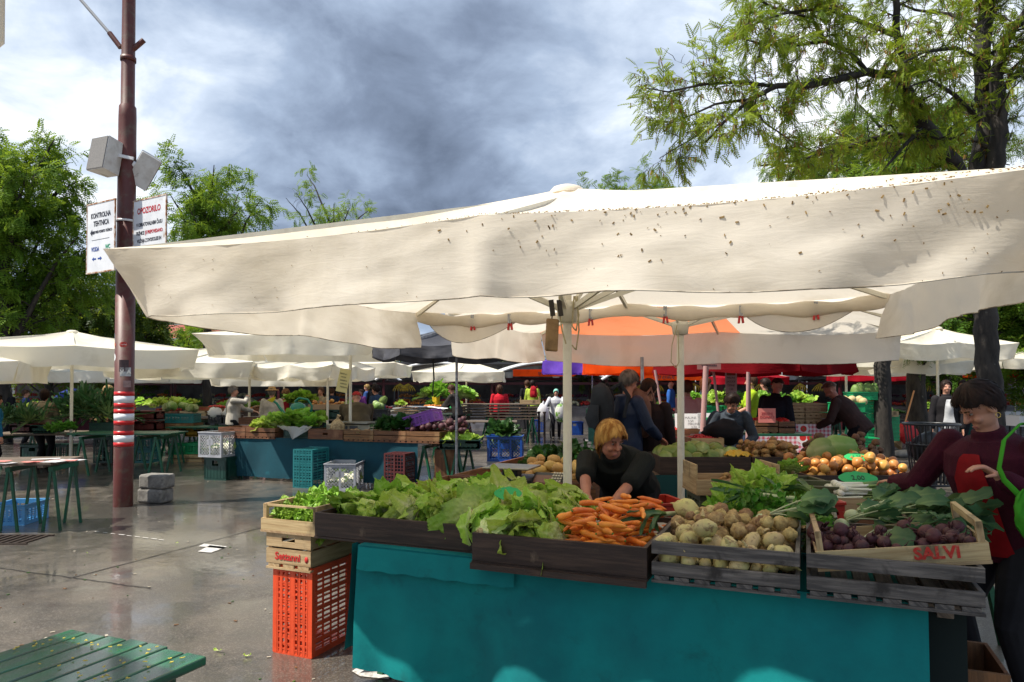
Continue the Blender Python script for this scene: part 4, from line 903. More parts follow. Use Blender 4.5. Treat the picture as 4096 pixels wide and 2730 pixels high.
let_m = leafy('lettuce_leaf', (.42, .60, .085), (.88, .88, .52), tr=.36, vein=.75); let_d = leafy('lettuce_leaf_deep', (.22, .42, .04), (.55, .64, .22), vein=.6); cabl_m = leafy('cabbage_leaf', (.20, .32, .07), (.50, .56, .27), crink=.35, cs=14, rough=.5); kohl_l = leafy('kohlrabi_leaf', (.055, .14, .06), (.24, .36, .13), crink=.3, cs=22, rough=.5, wax=.3); par_m = leafy('parsley_leaf', (.085, .24, .022), (.22, .38, .07), crink=.2); spin_m = leafy('spinach_leaf', (.025, .085, .015), (.13, .23, .05), crink=.5, cs=26); leek_m = leafy('leek_leaf', (.045, .13, .045), (.34, .48, .16), vein=.1, crink=.15); butt_m = mat('lettuce_butt', (.48, .40, .20), .5, col2=(.34, .22, .10), scale=40)
def leaf(b, M, L, W, open_, curl, ruf, seed, mi=0, nu=8, nv=9, shape=.75, cup=.35, jag=.1, tipw=.4):
    """one leaf in frame M: grows along +Y, blade facing +Z"""
    rn = random.Random(seed); ph = rn.random()*6; k1 = rn.uniform(9, 15); k2 = rn.uniform(18, 30); amp = [rn.uniform(.5, 1.2) for _ in range(nv+2)]
    def fn(u, v):
        x = (u-.5)*2; wv = W*(math.sin(math.pi*min(1, (.06+.94*v**shape)*(.5+.5*tipw) if v < 1 else (.5+.5*tipw)))+.02)
        if v > .86: wv *= math.sqrt(max(.05, 1-((v-.86)/.16)**2))
        wv *= 1+jag*math.sin(k2*v+ph*2+x)*abs(x)
        a = open_+curl*v; y = L*(math.sin(a)-math.sin(open_))/curl if abs(curl) > .01 else L*v*math.cos(open_); z = L*(-math.cos(a)+math.cos(open_))/curl if abs(curl) > .01 else L*v*math.sin(open_)
        r = ruf*(abs(x)**1.8)*(v**.7)*(math.sin(k1*v+ph+(2 if x > 0 else 0))+.7*math.sin(k2*1.3*v+ph*1.7+x*2))+ruf*.45*v**.6*fbm((x*2.6+ph, v*4.5, seed*.7), 3)-ruf*.5*math.exp(-(x/.14)**2)*(1-v)
        z += cup*W*x*x*(1-.5*v)+r; return Vector((x*wv*(1-.25*cup*abs(x)), y*1.0, z))
    MM = b.M; b.M = (MM @ M) if MM is not None else M; b.grid(fn, nu, nv, mi); b.M = MM
def lettuce(seed, n=17, L=.235, W=.078, ruf=.017, spread=.62, m=None, butt=True):
    """a head on its side: butt at the origin, leaves wrapped round the +Y axis, the outer ones flaring"""
    rn = random.Random(seed); b = MB()
    for i in range(n):
        k = i/(n-1); ph = i*2.4+rn.random()*.5
        M = Matrix.Rotation(ph, 4, 'Y') @ Matrix.Translation((0, .008*(1-k), .008+.022*k))
        leaf(b, M, L*(.74+.34*k)*rn.uniform(.88, 1.1), W*(.72+.5*k)*rn.uniform(.9, 1.12), .22+spread*k*rn.uniform(.7, 1.15), (-.75+1.0*k*rn.uniform(.4, 1.5)), ruf*(.45+.95*k), seed*100+i, nu=14, nv=16, cup=-.95+.75*k*rn.uniform(.6, 1.2), jag=.035, shape=.62, tipw=.86)
    if butt: b.lathe([(.004, -.012), (.024, -.010), (.027, .004), (.036, .03), (.046, .07)], 12, 1, Matrix.Rotation(R(-90), 4, 'X'))
    return vmesh('lettuce', b, m or let_m, butt_m)
LET = [lettuce(i) for i in range(1, 7)]; LETD = [lettuce(20+i, n=18, L=.2, W=.08, ruf=.028, spread=1.0, m=let_d) for i in range(4)]
def cabbage(seed, r=.09, pointed=0, m=None):
    rn = random.Random(seed); b = lump(r*.93, seed, 1, 1, .95+pointed, .05, 1.2)
    for i in range(9):
        k = i/8; M = Matrix.Rotation(i*2.4, 4, 'Z') @ Matrix.Rotation(R(90), 4, 'X') @ Matrix.Rotation(0, 4, 'Y')
        # wrapper leaves hugging the ball
        a0 = i*2.4; 
        def fn(u, v, a0=a0, k=k):
            th = a0+(u-.5)*2.1; ph = math.pi*(.08+.86*v*(.75+.25*(1-abs(u-.5)))); rr = r*(1.0+.015*i+.05*abs(2*u-1)**2*k+.10*k*max(0, v-.7)); pz = -math.cos(ph)
            q = Vector((math.sin(ph)*math.cos(th), math.sin(ph)*math.sin(th), pz*(.97+pointed*max(0, pz)))); return q*rr*(1+.05*fbm(q*3+Vector((i, seed, 0)), 3))
        b.grid(fn, 8, 9, 1)
    return vmesh('cabbage', b, m or cabl_m, m or cabl_m)
CAB = [cabbage(i, pointed=(.0, .35, .0, .5)[i % 4]) for i in range(4)]
def carrot(seed):
    rn = random.Random(seed); L = rn.uniform(.15, .2); r = rn.uniform(.015, .021); b = MB(); bend = rn.uniform(-.02, .02); pts, rad = [], []
    for i in range(11):
        s = i/10; pts.append((bend*math.sin(s*2.4), L*(s-.5), .003*math.sin(s*7+seed))); rad.append(r*(.50 if i == 0 else .88 if i == 1 else (1-.42*s) if i < 9 else (.42 if i == 9 else .10))*(1+.05*math.sin(s*40+seed)))
    b.tube(pts, rad, 10); b.tube([(0, -L*.5-.006, 0), (0, -L*.5+.004, 0)], [r*.26, r*.36], 7, mi=1); return vmesh('carrot', b, car_m, par_m)
CAR = [carrot(i) for i in range(6)]
POT = [vmesh('potato', lump(.036, i, 1.35, .95, .85, .2), pot_m) for i in range(5)]; POTY = [vmesh('potato', lump(.038, i+5, 1.4, .95, .9, .14), poty_m) for i in range(4)]; POTD = [vmesh('potato', lump(.036, i+9, 1.2, .95, .9, .2), potd_m) for i in range(3)]
def onion(seed):
    b = lump(.045, seed, 1, 1, .86, .05, 1.5, tip=.25); rn = random.Random(seed)
    for i in range(5): a = i*1.3; b.tube([(0, 0, .042), (.006*math.cos(a), .006*math.sin(a), .056), (.012*math.cos(a), .012*math.sin(a), .068)], [.004, .003, .0008], 4)
    return vmesh('onion', b, onion_m)
ONI = [onion(i) for i in range(4)]
def turnip(seed):
    rn = random.Random(seed); b = lump(.05, seed, 1.0+.12*(seed % 3-1), 1, (1.1, .85, 1.45, 1.0, 1.25, .8, 1.6)[seed % 7], .20, 1.6)
    b.lathe([(.018, .054), (.02, .062), (.016, .066), (.003, .066)], 10); b.tube([(0, 0, -.055), (.004, .003, -.08), (.01, 0, -.1)], [.012, .006, .001], 6); return vmesh('turnip', b, turn_m)
TUR = [turnip(i) for i in range(7)]; CEL = [vmesh('celeriac', lump(.045, i+3, 1, 1, .95, .30, 2.6), cel_m) for i in range(4)]
def beet(seed):
    rn = random.Random(seed); b = lump(.042, seed, 1, 1, .95, .10, 1.5); b.tube([(0, 0, -.036), (.006, 0, -.055), (.004, .008, -.085)], [.009, .004, .001], 6)
    for i in range(7): a = i*.9+rn.random(); h = rn.uniform(.018, .045); b.tube([(.006*math.cos(a), .006*math.sin(a), .034), (.014*math.cos(a), .014*math.sin(a), .04+h)], [.0045, .003], 5)
    return vmesh('beetroot', b, beet_m)
BEE = [beet(i) for i in range(4)]
def pile(M, w, d, n, meshes, sph, name, label, cat, group, z0=lambda x, y: 0.0, seed=1, mode='any', sc=(.85, 1.15), tries=7, margin=.02, res=.012, tilt=.35):
    """drop items one by one on a height field so that they rest on one another"""
    rn = random.Random(seed); nx, ny = int(w/res), int(d/res); xs = (np.arange(nx)+.5)*res; ys = (np.arange(ny)+.5)*res; X, Y = np.meshgrid(xs, ys, indexing='ij')
    H = np.array([[z0(x, y) for y in ys] for x in xs]); out = []
    for i in range(n):
        best = None; s = rn.uniform(*sc)
        for _ in range(tries):
            x, y = rn.uniform(margin, w-margin), rn.uniform(margin, d-margin)
            if mode == 'lie': rot = Matrix.Rotation(rn.uniform(0, 6.28), 3, 'Z') @ Matrix.Rotation(rn.uniform(-tilt, tilt), 3, 'X') @ Matrix.Rotation(rn.uniform(0, 6.28), 3, 'Y')
            elif mode == 'up': rot = Matrix.Rotation(rn.uniform(0, 6.28), 3, 'Z') @ Matrix.Rotation(rn.uniform(-.9, .9), 3, 'X')
            else: rot = Matrix.Rotation(rn.uniform(0, 6.28), 3, 'Z') @ Matrix.Rotation(rn.uniform(0, 6.28), 3, 'X')
            zz = -9; pr = []
            for c, r in sph:
                c = rot @ (Vector(c)*s); r = r*s; a, e = x+c.x, y+c.y
                if not (r*.6 < a < w-r*.6 and r*.6 < e < d-r*.6): zz = 99; break
                i0, i1, j0, j1 = max(0, int((a-r)/res)), min(nx, int((a+r)/res)+1), max(0, int((e-r)/res)), min(ny, int((e+r)/res)+1)
                q = r*r-(X[i0:i1, j0:j1]-a)**2-(Y[i0:i1, j0:j1]-e)**2; hh = np.sqrt(np.maximum(q, 0)); ok = q > 0
                if not ok.any(): continue
                need = np.where(ok, H[i0:i1, j0:j1]+hh-c.z, -9).max(); zz = max(zz, need); pr.append((i0, i1, j0, j1, ok, hh, c.z))
            if best is None or zz < best[0]: best = (zz, x, y, rot, pr)
        zz, x, y, rot, pr = best
        if zz > 50: continue
        for i0, i1, j0, j1, ok, hh, cz in pr: H[i0:i1, j0:j1] = np.where(ok, np.maximum(H[i0:i1, j0:j1], zz+cz+hh*.92), H[i0:i1, j0:j1])
        o = spawn(meshes[i % len(meshes)], M @ Matrix.Translation((x, y, zz)) @ rot.to_4x4() @ Matrix.Scale(s, 4), name, label, cat, group); out.append(o)
    return out
S1 = lambda r: [((0, 0, 0), r)]
CARS = [((0, -.075, 0), .017), ((0, -.045, 0), .018), ((0, -.015, 0), .017), ((0, .015, 0), .015), ((0, .045, 0), .013), ((0, .075, 0), .010)]
POTS = [((-.016, 0, 0), .031), ((.016, 0, 0), .031)]

# ---------------------------------------------------------------- the front stall
O_ = Vector((-.876, 3.86, 0)); SP = lambda a, c, z=0: O_+u_*a+v_*c+Vector((0, 0, z))
FM = lambda a, c, z=0: frameM(SP(a, c, z), u_, v_)
TZ = .735
trestle_table('long trestle table under the teal cloth at the front', FM(0, .04), 2.95, .74, TZ-.004, wood_tbl, 5, group=None)
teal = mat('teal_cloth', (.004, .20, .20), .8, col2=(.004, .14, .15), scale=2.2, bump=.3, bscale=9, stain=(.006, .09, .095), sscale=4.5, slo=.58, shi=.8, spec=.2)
cl = thing('tablecloth', 'teal cloth hanging over the front of the lettuce and carrot table', 'tablecloth', SP(0, 0)); cl.matrix_world = FM(0, 0)
def drape(pfn, nrm, x0, x1, zt, zb, amp, ph, b=None, n=70, nv=16, fr=1.0):
    b = b or MB()
    def fn(u, v):
        x = x0+(x1-x0)*u; k = v**1.2; w_ = amp*k*(math.sin(x*4.1*fr+ph)+.6*math.sin(x*8.3*fr+ph*2+v)+.9*fbm((x*2.1*fr+ph, v*.6, ph), 3))
        z = zt+(zb(x) if callable(zb) else zb)*v-zt*v; q = pfn(x); return Vector((q[0]+nrm[0]*(w_+.015*v), q[1]+nrm[1]*(w_+.015*v), z+.004*math.sin(x*40)*(v > .97)))
    b.grid(fn, n, nv); return b
b = drape(lambda x: (x, -.012), (0, -1), .03, 2.76, TZ+.004, lambda x: .085-.055*math.exp(-((x-.62)/.45)**2)-.03*(x > 1), .046, 1.3, n=110, nv=26, fr=1.25); b.grid(lambda u, v: Vector((.03+2.73*u, -.012+.76*v, TZ+.004)), 30, 6); b.build('front_drape', teal, cl)
b = drape(lambda x: (-.018, x), (-1, 0), -.0, .7, TZ+.002, .14, .025, 2.2, n=24); b.build('side_drape', teal, cl)
b = drape(lambda x: (x, -.034), (0, -1), .05, .98, TZ, .615, .004, .4, n=30, nv=5); b.build('overlay_fold', teal, cl)
A = tray('long dark wooden tray brimming with pale green lettuce at the left of the front table', FM(-.32, .055, TZ+.012), 1.09, .78, .135, wood_dk)
B = tray('dark wooden tray shared by lettuce and orange carrots', FM(.78, -.105, TZ+.012), .875, .80, .138, wood_dk, th=.022)
b = MB(); b.bar((0, -.012, -.022), (.875, -.012, -.022), .025, .03); b.build('bottom_rail', wood_dk, B)
Ct = tray('slatted weathered tray of turnips and celeriac beside the carrots', FM(1.675, -.10, TZ+.034), .615, .80, .15, wood_gr, slat=.036)
Dt = tray('slatted weathered tray at the right end with beetroot and kohlrabi', FM(2.315, -.085, TZ+.034), .625, .80, .15, wood_gr, slat=.036)
for i, (a, c, z, s) in enumerate([(-.22, .16, .10, 0), (-.05, .14, .115, 1), (.12, .12, .115, 0), (.30, .12, .12, 1), (.47, .13, .12, 2), (.64, .14, .13, 0), (-.2, .36, .12, 3), (-.02, .34, .15, 4), (.16, .33, .17, 5), (.34, .34, .185, 0), (.52, .35, .19, 2), (.69, .36, .20, 1), (-.18, .58, .12, 2), (0, .58, .16, 0), (.17, .57, .2, 3), (.34, .57, .225, 4), (.52, .58, .235, 1), (.70, .58, .235, 5), (-.1, .72, .14, 0), (.1, .73, .19, 1), (.3, .74, .22, 2), (.5, .74, .235, 3), (.68, .74, .24, 4),
        (.86, .02, .115, 0), (1.02, .02, .115, 2), (1.10, .02, .10, 3), (.84, .22, .18, 1), (1.0, .24, .18, 4), (1.10, .20, .15, 5), (.86, .43, .235, 2), (1.04, .44, .22, 0), (1.12, .42, .17, 1), (.88, .62, .25, 3), (1.04, .62, .2, 4), (.98, .12, .2, 5), (.6, .25, .22, 3), (.2, .2, .19, 2), (.42, .22, .2, 5), (.78, .1, .17, 4)]):
    ang = 2.74+rnd.gauss(0, .75)+(3.1 if i % 6 == 5 else 0)
    M = Matrix.Translation(SP(a+rnd.uniform(-.03, .03), c+rnd.uniform(-.03, .03)+(.07 if c < .18 and a < .75 else 0), TZ+.035+z*.66)) @ Matrix.Rotation(ang, 4, 'Z') @ Matrix.Rotation(rnd.uniform(-.5, .15), 4, 'X') @ Matrix.Rotation(rnd.uniform(0, 6.28), 4, 'Y') @ Matrix.Scale(rnd.uniform(.78, .98), 4) @ T4(0, -.13, 0)
    inb = a > .77
    spawn(LET[(s+i) % 6] if (i % 7) else LETD[i % 4], M, 'lettuce', 'pale green frilly lettuce heaped beside the carrots in the second tray' if inb else 'pale green frilly lettuce heaped in the long dark tray', 'lettuce', 'lettuce in the second tray' if inb else 'lettuce in the long tray')
# newspaper liner + carrots
b = MB(); b.grid(lambda u, v: Vector((.40+.44*u, .05+.72*v, .03+.075*v+.01*fbm((u*5, v*5, 0), 2))), 12, 12); o = b.build('newspaper', mat('newsprint', (.55, .52, .46), .8, col2=(.30, .29, .27), scale=40, stretch=(1, 6, 1), lo=.45, hi=.6)); o.matrix_world = FM(.78, -.105, TZ+.012); tag(o, 'sheet of newspaper lining the tray under the carrots', 'newspaper')
CM = FM(.78+.40, -.105+.022, TZ+.012)
pile(CM, .445, .74, 140, CAR, CARS, 'carrot', 'orange carrot in the heap in front of the seller', 'carrot', 'carrots in the second tray', lambda x, y: .01+.02*(y/.74)+.02*math.sin(x/.445*math.pi), 5, 'lie', (.75, 1.02), 3, tilt=.24)
# turnips in front, celeriac behind
KM = FM(1.675+.02, -.08, TZ+.034)
pile(KM, .575, .26, 34, TUR, S1(.05), 'turnip', 'cream turnip with a green shoulder in the slatted tray', 'turnip', 'turnips in the slatted tray', lambda x, y: .025, 3, 'any', (.5, 1.05), 5)
pile(FM(1.675+.02, .14, TZ+.034), .575, .40, 120, CEL, S1(.042), 'celeriac', 'knobbly brown celeriac behind the turnips', 'celeriac', 'celeriac in the slatted tray', lambda x, y: .04+.05*(y/.4), 4, 'any', (.42, .85), 4)
for i, (a, c, z, r) in enumerate(((1.74, .49, .235, .9), (1.86, .53, .22, .6))):
    spawn(TUR[i], Matrix.Translation(SP(a, c, TZ+z)) @ Matrix.Rotation(2, 4, 'Y') @ Matrix.Rotation(1.0, 4, 'X') @ Matrix.Scale(1.35*r, 4), 'turnip', ['big pale turnip with a cut base lying on top beside the carrots', 'small cut turnip next to the big pale one'][i], 'turnip', None)
# Salvi crate with beetroot leaning in the last tray
BW = FM(2.315+.015, -.06, TZ+.05)
sx = (SP(2.995, -.03, .955)-SP(2.36, -.06, .865)).normalized(); sM = frameM(SP(2.36, -.055, .852), sx, (v_+Vector((0, 0, .05))).normalized())
sy = Vector((sM[0][1], sM[1][1], sM[2][1])); sy = (sy-sx*sy.dot(sx)).normalized(); sM = frameM(SP(2.36, -.05, .852), sx, sy)
salvi = tray('pale wooden SALVI fruit crate of beetroot leaning in the last tray', sM, .62, .40, .07, wood_lt, posts=1, post_h=.15, th=.008, name='fruit_crate', cat='crate', bevel=0)
lettering('SALVI', .066, mat('stamp_red', (.50, .03, .02), .6, col2=(.5, .25, .14), scale=60, lo=.5, hi=.75), salvi, T4(.44, -.0022, .038) @ UP, 1.0, .0025)
pile(sM @ T4(.0, .01, .0), 
    .60, .26, 52, BEE, S1(.04), 'beetroot', 'dark purple beetroot in the pale SALVI crate', 'beetroot', 'beetroot in the SALVI crate', lambda x, y: .0+.035*max(0, (x-.15)/.4), 8, 'any', (.5, .85), 5)
spawn(BEE[0], Matrix.Translation(SP(2.37, .27, .94)) @ Matrix.Rotation(1, 4, 'X') @ Matrix.Scale(1.25, 4), 'beetroot', 'single large beetroot on the divider between the slatted trays', 'beetroot', None)
# kohlrabi with leaves
kohl_m = mat('kohlrabi_skin', (.42, .50, .25), .5, col2=(.52, .56, .34), scale=6, var=.2)
def stalk(b, p, d, L, r, mi=0, sag=.3):
    pts = [Vector(p)]; d = Vector(d).normalized()
    for i in range(6): d = (d+Vector((0, 0, -sag/6))).normalized(); pts.append(pts[-1]+d*L/6)
    b.tube(pts, [r*(1-.5*i/6) for i in range(7)], 6, mi=mi); return pts[-1], d
def kohlrabi(M, label, seed, group, leaves=7, dirv=(1, 0, .25), s=1.0):
    rn = random.Random(seed); t = thing('kohlrabi', label, 'kohlrabi', (0, 0, 0), 0, group); t.matrix_world = M @ Matrix.Scale(s, 4)
    lump(.04, seed, 1, 1, .92, .05).build('bulb', kohl_m, t)
    b = MB(); lb = MB()
    for i in range(leaves):
        a = rn.uniform(-.9, .9); d = Matrix.Rotation(a, 3, 'Z') @ Vector(dirv); d.z += rn.uniform(-.1, .45); p = Vector(dirv).normalized()*.03+Vector((0, rn.uniform(-.02, .02), rn.uniform(-.005, .03)))
        e, dd = stalk(b, p, d, rn.uniform(.10, .2), .0055, 0, rn.uniform(.1, .5)); x = dd.cross(Vector((0, 0, 1))).normalized(); z = x.cross(dd); m = Matrix((x, dd, z)).transposed().to_4x4(); m.translation = e
        leaf(lb, m @ Matrix.Rotation(rn.uniform(-.8, .8), 4, 'Y'), rn.uniform(.13, .2), rn.uniform(.045, .065), .1, rn.uniform(-.9, .2), .012, seed*31+i, jag=.15, cup=.2)
    b.build('stalks', kohl_m, t); lb.build('leaves', kohl_l, t); return t
for i, (a, c, z, rz, s) in enumerate(((2.50, .22, .15, 0, 1.2), (2.47, .42, .22, .2, 1.1), (2.52, .52, .25, .3, 1.15), (2.66, .46, .26, .1, 1.0), (2.80, .40, .24, .3, 1.0), (2.62, .60, .28, .5, 1.05), (2.78, .58, .28, -.1, 1.1), (2.7, .3, .2, .2, 1.0), (2.60, .30, .19, -.2, 1.0), (2.85, .5, .26, .6, 1.0))):
    kohlrabi(Matrix.Translation(SP(a, c, TZ+z)) @ Matrix.Rotation(rz-.4, 4, 'Z'), 'pale kohlrabi with big blue green leaves heaped behind the beetroot', 40+i, 'kohlrabi behind the beetroot', s=s*.78, leaves=9)
kohlrabi(Matrix.Translation(SP(2.12, .42, TZ+.22)) @ Matrix.Rotation(-.35, 4, 'Z'), 'single kohlrabi with leaves lying on the celeriac', 60, None, s=.95, leaves=7)
# herbs
def bunch(M, label, seed, m, n=26, L=.22, lf=5, fl=.045, fw=.02, name='herb_bunch', cat='herbs', group=None, spread=1.1, up=.9):
    """a bundle of stems with many small leaves"""
    rn = random.Random(seed); t = thing(name, label, cat, (0, 0, 0), 0, group); t.matrix_world = M; b, lb = MB(), MB()
    for i in range(n):
        d = Vector((rn.gauss(0, spread), rn.gauss(0, spread), up+rn.gauss(0, .3))); e, dd = stalk(b, (rn.gauss(0, .01), rn.gauss(0, .01), 0), d, L*rn.uniform(.6, 1.1), .0022, 0, rn.uniform(.2, 1.1))
        for k in range(lf):
            q = e-dd*L*.45*rn.random()+Vector((rn.gauss(0, .012), rn.gauss(0, .012), rn.gauss(0, .012))); x = Vector((rn.gauss(0, 1), rn.gauss(0, 1), rn.gauss(0, .4))).normalized(); y = rdir(rn, dd, .8); x = (x-y*x.dot(y)).normalized(); z = x.cross(y); mm = Matrix((x, y, z)).transposed().to_4x4(); mm.translation = q
            leaf(lb, mm, fl*rn.uniform(.7, 1.2), fw*rn.uniform(.8, 1.2), .1, rn.uniform(-.8, .4), fl*.1, seed*77+i*9+k, nu=3, nv=4, jag=.3)
    b.build('stems', m, t); lb.build('leaves', m, t); return t
root_m = mat('root_skin', (.55, .40, .20), .7, col2=(.42, .28, .13), scale=20, bump=.3)
def roots(parent, n, L, seed, r=.012):
    rn = random.Random(seed)
    for i in range(n):
        b = MB(); a = rn.uniform(-.6, .6); d = Vector((math.sin(a), -math.cos(a), rn.uniform(-.35, .1))); pts = [Vector((rn.gauss(0, .012), 0, 0))+d*L*k/5+Vector((.006*math.sin(k+i), 0, .004*math.sin(k*2))) for k in range(6)]
        b.tube(pts, [r, r*.95, r*.8, r*.6, r*.35, r*.08], 8); b.build('root', root_m, parent)
for i, (a, c, z) in enumerate(((2.02, .66, .16), (2.14, .70, .18), (2.25, .63, .15))):
    q = bunch(Matrix.Translation(SP(a, c, TZ+z)) @ Matrix.Rotation(rnd.uniform(-.4, .4), 4, 'Z') @ Matrix.Rotation(-.2, 4, 'X'), ['parsley bunch with pale roots behind the celeriac', 'middle parsley bunch tied over its forked pale roots', 'parsley bunch with roots nearest the lone kohlrabi'][i], 70+i, par_m, 30, .19, 7, .038, .016, group='parsley root bunches'); roots(q, 6, .13, i)
# curly lettuce behind, in an olive crate
pcrate('olive plastic crate of curly lettuce behind the celeriac tray', 'olive', FM(1.86, .96, .60), .6, .4, .3, 'bars')
for i, (a, c, z) in enumerate(((2.05, 1.05, .0), (2.22, 1.03, .02), (2.38, 1.05, .0), (2.12, 1.2, .06), (2.3, 1.22, .08), (2.46, 1.2, .03), (2.22, 1.12, .11), (2.0, .95, -.05))):
    spawn((LETD if i % 3 else LET)[i % 4], Matrix.Translation(SP(a-.13, c-.02, .93+z)) @ Matrix.Rotation(rnd.uniform(2, 5), 4, 'Z') @ Matrix.Rotation(.9, 4, 'X') @ Matrix.Scale(.85, 4) @ T4(0, -.1, 0), 'lettuce', 'curly lettuce standing in the olive crate behind the parsley', 'lettuce', 'curly lettuce in the olive crate')
for i in range(3):
    q = bunch(Matrix.Translation(SP(2.02+.14*i, .86, .88)), ['left', 'middle', 'right'][i]+' bunch of feathery celery leaves hanging before the curly lettuce', 80+i, par_m, 26, .2, 7, .036, .014, group='celery leaf bunches', spread=1.0, up=.3)
# leeks
def leek(M, label, seed, group=None, n=7, L=.5):
    rn = random.Random(seed); t = thing('leek', label, 'leek', (0, 0, 0), 0, group); t.matrix_world = M; b = MB(); b.tube([(0, 0, 0), (0, .08, 0), (0, .18, .005)], [.013, .012, .014], 9); b.build('shaft', kohl_m, t); b = MB()
    for i in range(n): leaf(b, T4(0, .16, .0) @ Matrix.Rotation(rn.uniform(-.5, .5), 4, 'Z') @ Matrix.Rotation(rn.uniform(-1, 1), 4, 'Y'), L*rn.uniform(.6, 1), .017, rn.uniform(.1, .5), rn.uniform(-1.3, -.2), .004, seed*13+i, nu=4, nv=10, jag=0, cup=.6)
    b.build('leaves', leek_m, t); return t
for i, (a, c, z, rz) in enumerate(((2.34, .66, .27, 2.5), (2.42, .78, .28, 2.0), (1.72, .62, .2, -2.1), (2.27, .72, .29, 3.0))): leek(Matrix.Translation(SP(a, c, TZ+z)) @ Matrix.Rotation(rz-1.57-.4, 4, 'Z'), ['leek with dark arching leaves beside the beetroot tray', 'second leek lying behind the kohlrabi', 'leek lying across the back of the turnip tray', 'short leek between parsley and kohlrabi'][i], 90+i, L=.34)
# spring onions crate
SOM = AX4_(at(838, 512, 4.42), -.22)
trestle_table('trestle table under the spring onions', AX4_((2.02, 4.28, 0), 0), 1.15, 1.1, TZ-.004, wood_tbl, 6, group=None)
tray('shallow brown tray lifting the spring onion crate', AX4_(Vector((SOM.translation.x, SOM.translation.y+.01, TZ+.006)), -.22), .6, .4, SOM.translation.z-TZ-.02, wood_br)
so_c = tray('pale wooden crate of white spring onions under the reaching hand', SOM, .60, .42, .09, wood_lt, posts=1, th=.009, name='fruit_crate', cat='crate', bevel=0)
white_b = mat('bulb_white', (.75, .74, .66), .35, col2=(.60, .62, .45), scale=8)
def spring_onion(seed):
    rn = random.Random(seed); b = MB(); b.ell((0, 0, 0), (.021, .024, .021), 10, 7); b.tube([(0, .015, 0), (0, .06, 0), (0, .16, .004)], [.012, .008, .008], 7); k = rn.uniform(-.06, .06)
    for i in range(4): b.tube([(0, .15, 0), (k+rn.gauss(0, .015), .27, .012), (k*2+rn.gauss(0, .03), .4, -.005-.02*rn.random())], [.006, .006, .002], 5, mi=1)
    return vmesh('spring_onion', b, white_b, leek_m)
SON = [spring_onion(i) for i in range(4)]
for i in range(46):
    k = i % 12; lay = i//12; M = SOM @ T4(-.05+.02*rnd.random()+.03*lay, .03+.033*k+rnd.uniform(-.01, .01), .055+.03*lay+rnd.uniform(-.004, .004)) @ Matrix.Rotation(-1.57+rnd.uniform(-.2, .15), 4, 'Z') @ Matrix.Rotation(rnd.uniform(-.05, .08), 4, 'X')
    spawn(SON[i % 4], M, 'spring_onion', 'white bulbed spring onion in the pale crate under the reaching hand', 'spring onion', 'spring onions in the pale crate')
pcrate('red plastic crate tucked beside the spring onions', 'red', AX4_(at(812, 522, 4.2)), .2, .3, .12, 'bars')
price_g = mat('price_tag_green', (.02, .36, .10), .5)
def tagcard(label, P, rz, tl_, txt=None, s=1):
    t = thing('price_tag', label, 'price tag', (0, 0, 0), 0, 'leaf shaped green price tags'); t.matrix_world = Matrix.Translation(P) @ Matrix.Rotation(rz, 4, 'Z') @ Matrix.Rotation(tl_, 4, 'X') @ Matrix.Scale(s, 4)
    b = MB(); prof = [(math.cos(a)*.09*(1+.12*math.cos(2*a)), math.sin(a)*.055*(1+.07*math.sin(9*a))) for a in [2*math.pi*i/30 for i in range(30)]]
    b.add([(x, y, 0) for x, y in prof]+[(x, y, -.002) for x, y in prof], [tuple(range(30)), tuple(range(59, 29, -1))]+[(i, i+30, (i+1) % 30+30, (i+1) % 30) for i in range(30)], [[(0, 0)]*30]*2+[[(0, 0)]*4]*30); b.build('card', price_g, t)
    if txt: lettering(txt, .05, ink, t, T4(0, 0, .0015), .8)
    return t
tagcard('green leaf shaped price tag among the lettuce heads', SP(.80, .30, TZ+.29), -.3, .8, None, .8)
tagcard('green leaf shaped price tag lettered over the spring onions', at(858, 478, 4.75), -.2, .6, '2,00', 1.25)
# crates at the left end
RC = upended(SP(-.67, .116, 0)+u_*0, math.atan2(u_.y, u_.x)); x_ = Vector((0, 0, 1))
M_ = Matrix((x_, u_, x_.cross(u_))).transposed().to_4x4()     # local x up, y along the front, z towards... the depth
M_.translation = SP(-.675, .116, 0)
rc = pcrate('orange red plastic crate standing on end at the left of the teal cloth', 'orange', M_, .53, .285, .40, 'bars', nx=20, nz=4)
b = MB()
for i in range(1, 16): b.box((.53*i/16, .1425, .004), (.008, .27, .008))
for i in range(1, 9): b.box((.265, .285*i/9, .004), (.51, .008 if i % 3 else .02, .010))
b.build('base_grid', plast('orange', PL_['orange']), rc)
st = tray('pale wooden SETTANNI fruit crate on top of the orange crate', FM(-.72, .10, .545), .335, .50, .19, wood_lt, slat=.012, hole=True, posts=1, th=.009, name='fruit_crate', cat='crate', bevel=0)
lettering('Settanni', .062, mat('stamp_red2', (.50, .03, .025), .6), st, T4(.165, -.0022, .045) @ UP, .95, .0015)
b = MB(); b.lathe([(.001, -.001), (.017, -.001), (.017, .001), (.001, .001)], 14, M=T4(.305, -.001, .04) @ Matrix.Rotation(R(90), 4, 'X') @ Matrix.Diagonal((.8, 1.15, 1, 1))); b.build('tomato_mark', mat('stamp_red2', (.5, .03, .025), .6), st)
lt = tray('low pale wooden crate of dark curly lettuce at the left end', FM(-.755, .09, TZ+.008), .42, .52, .07, wood_lt, posts=1, post_h=.155, th=.009, name='fruit_crate', cat='crate', bevel=0)
b = MB(); b.bar((.015, .02, .15), (.405, .02, .15), .01, .012); b.build('top_rail', wood_lt, lt)
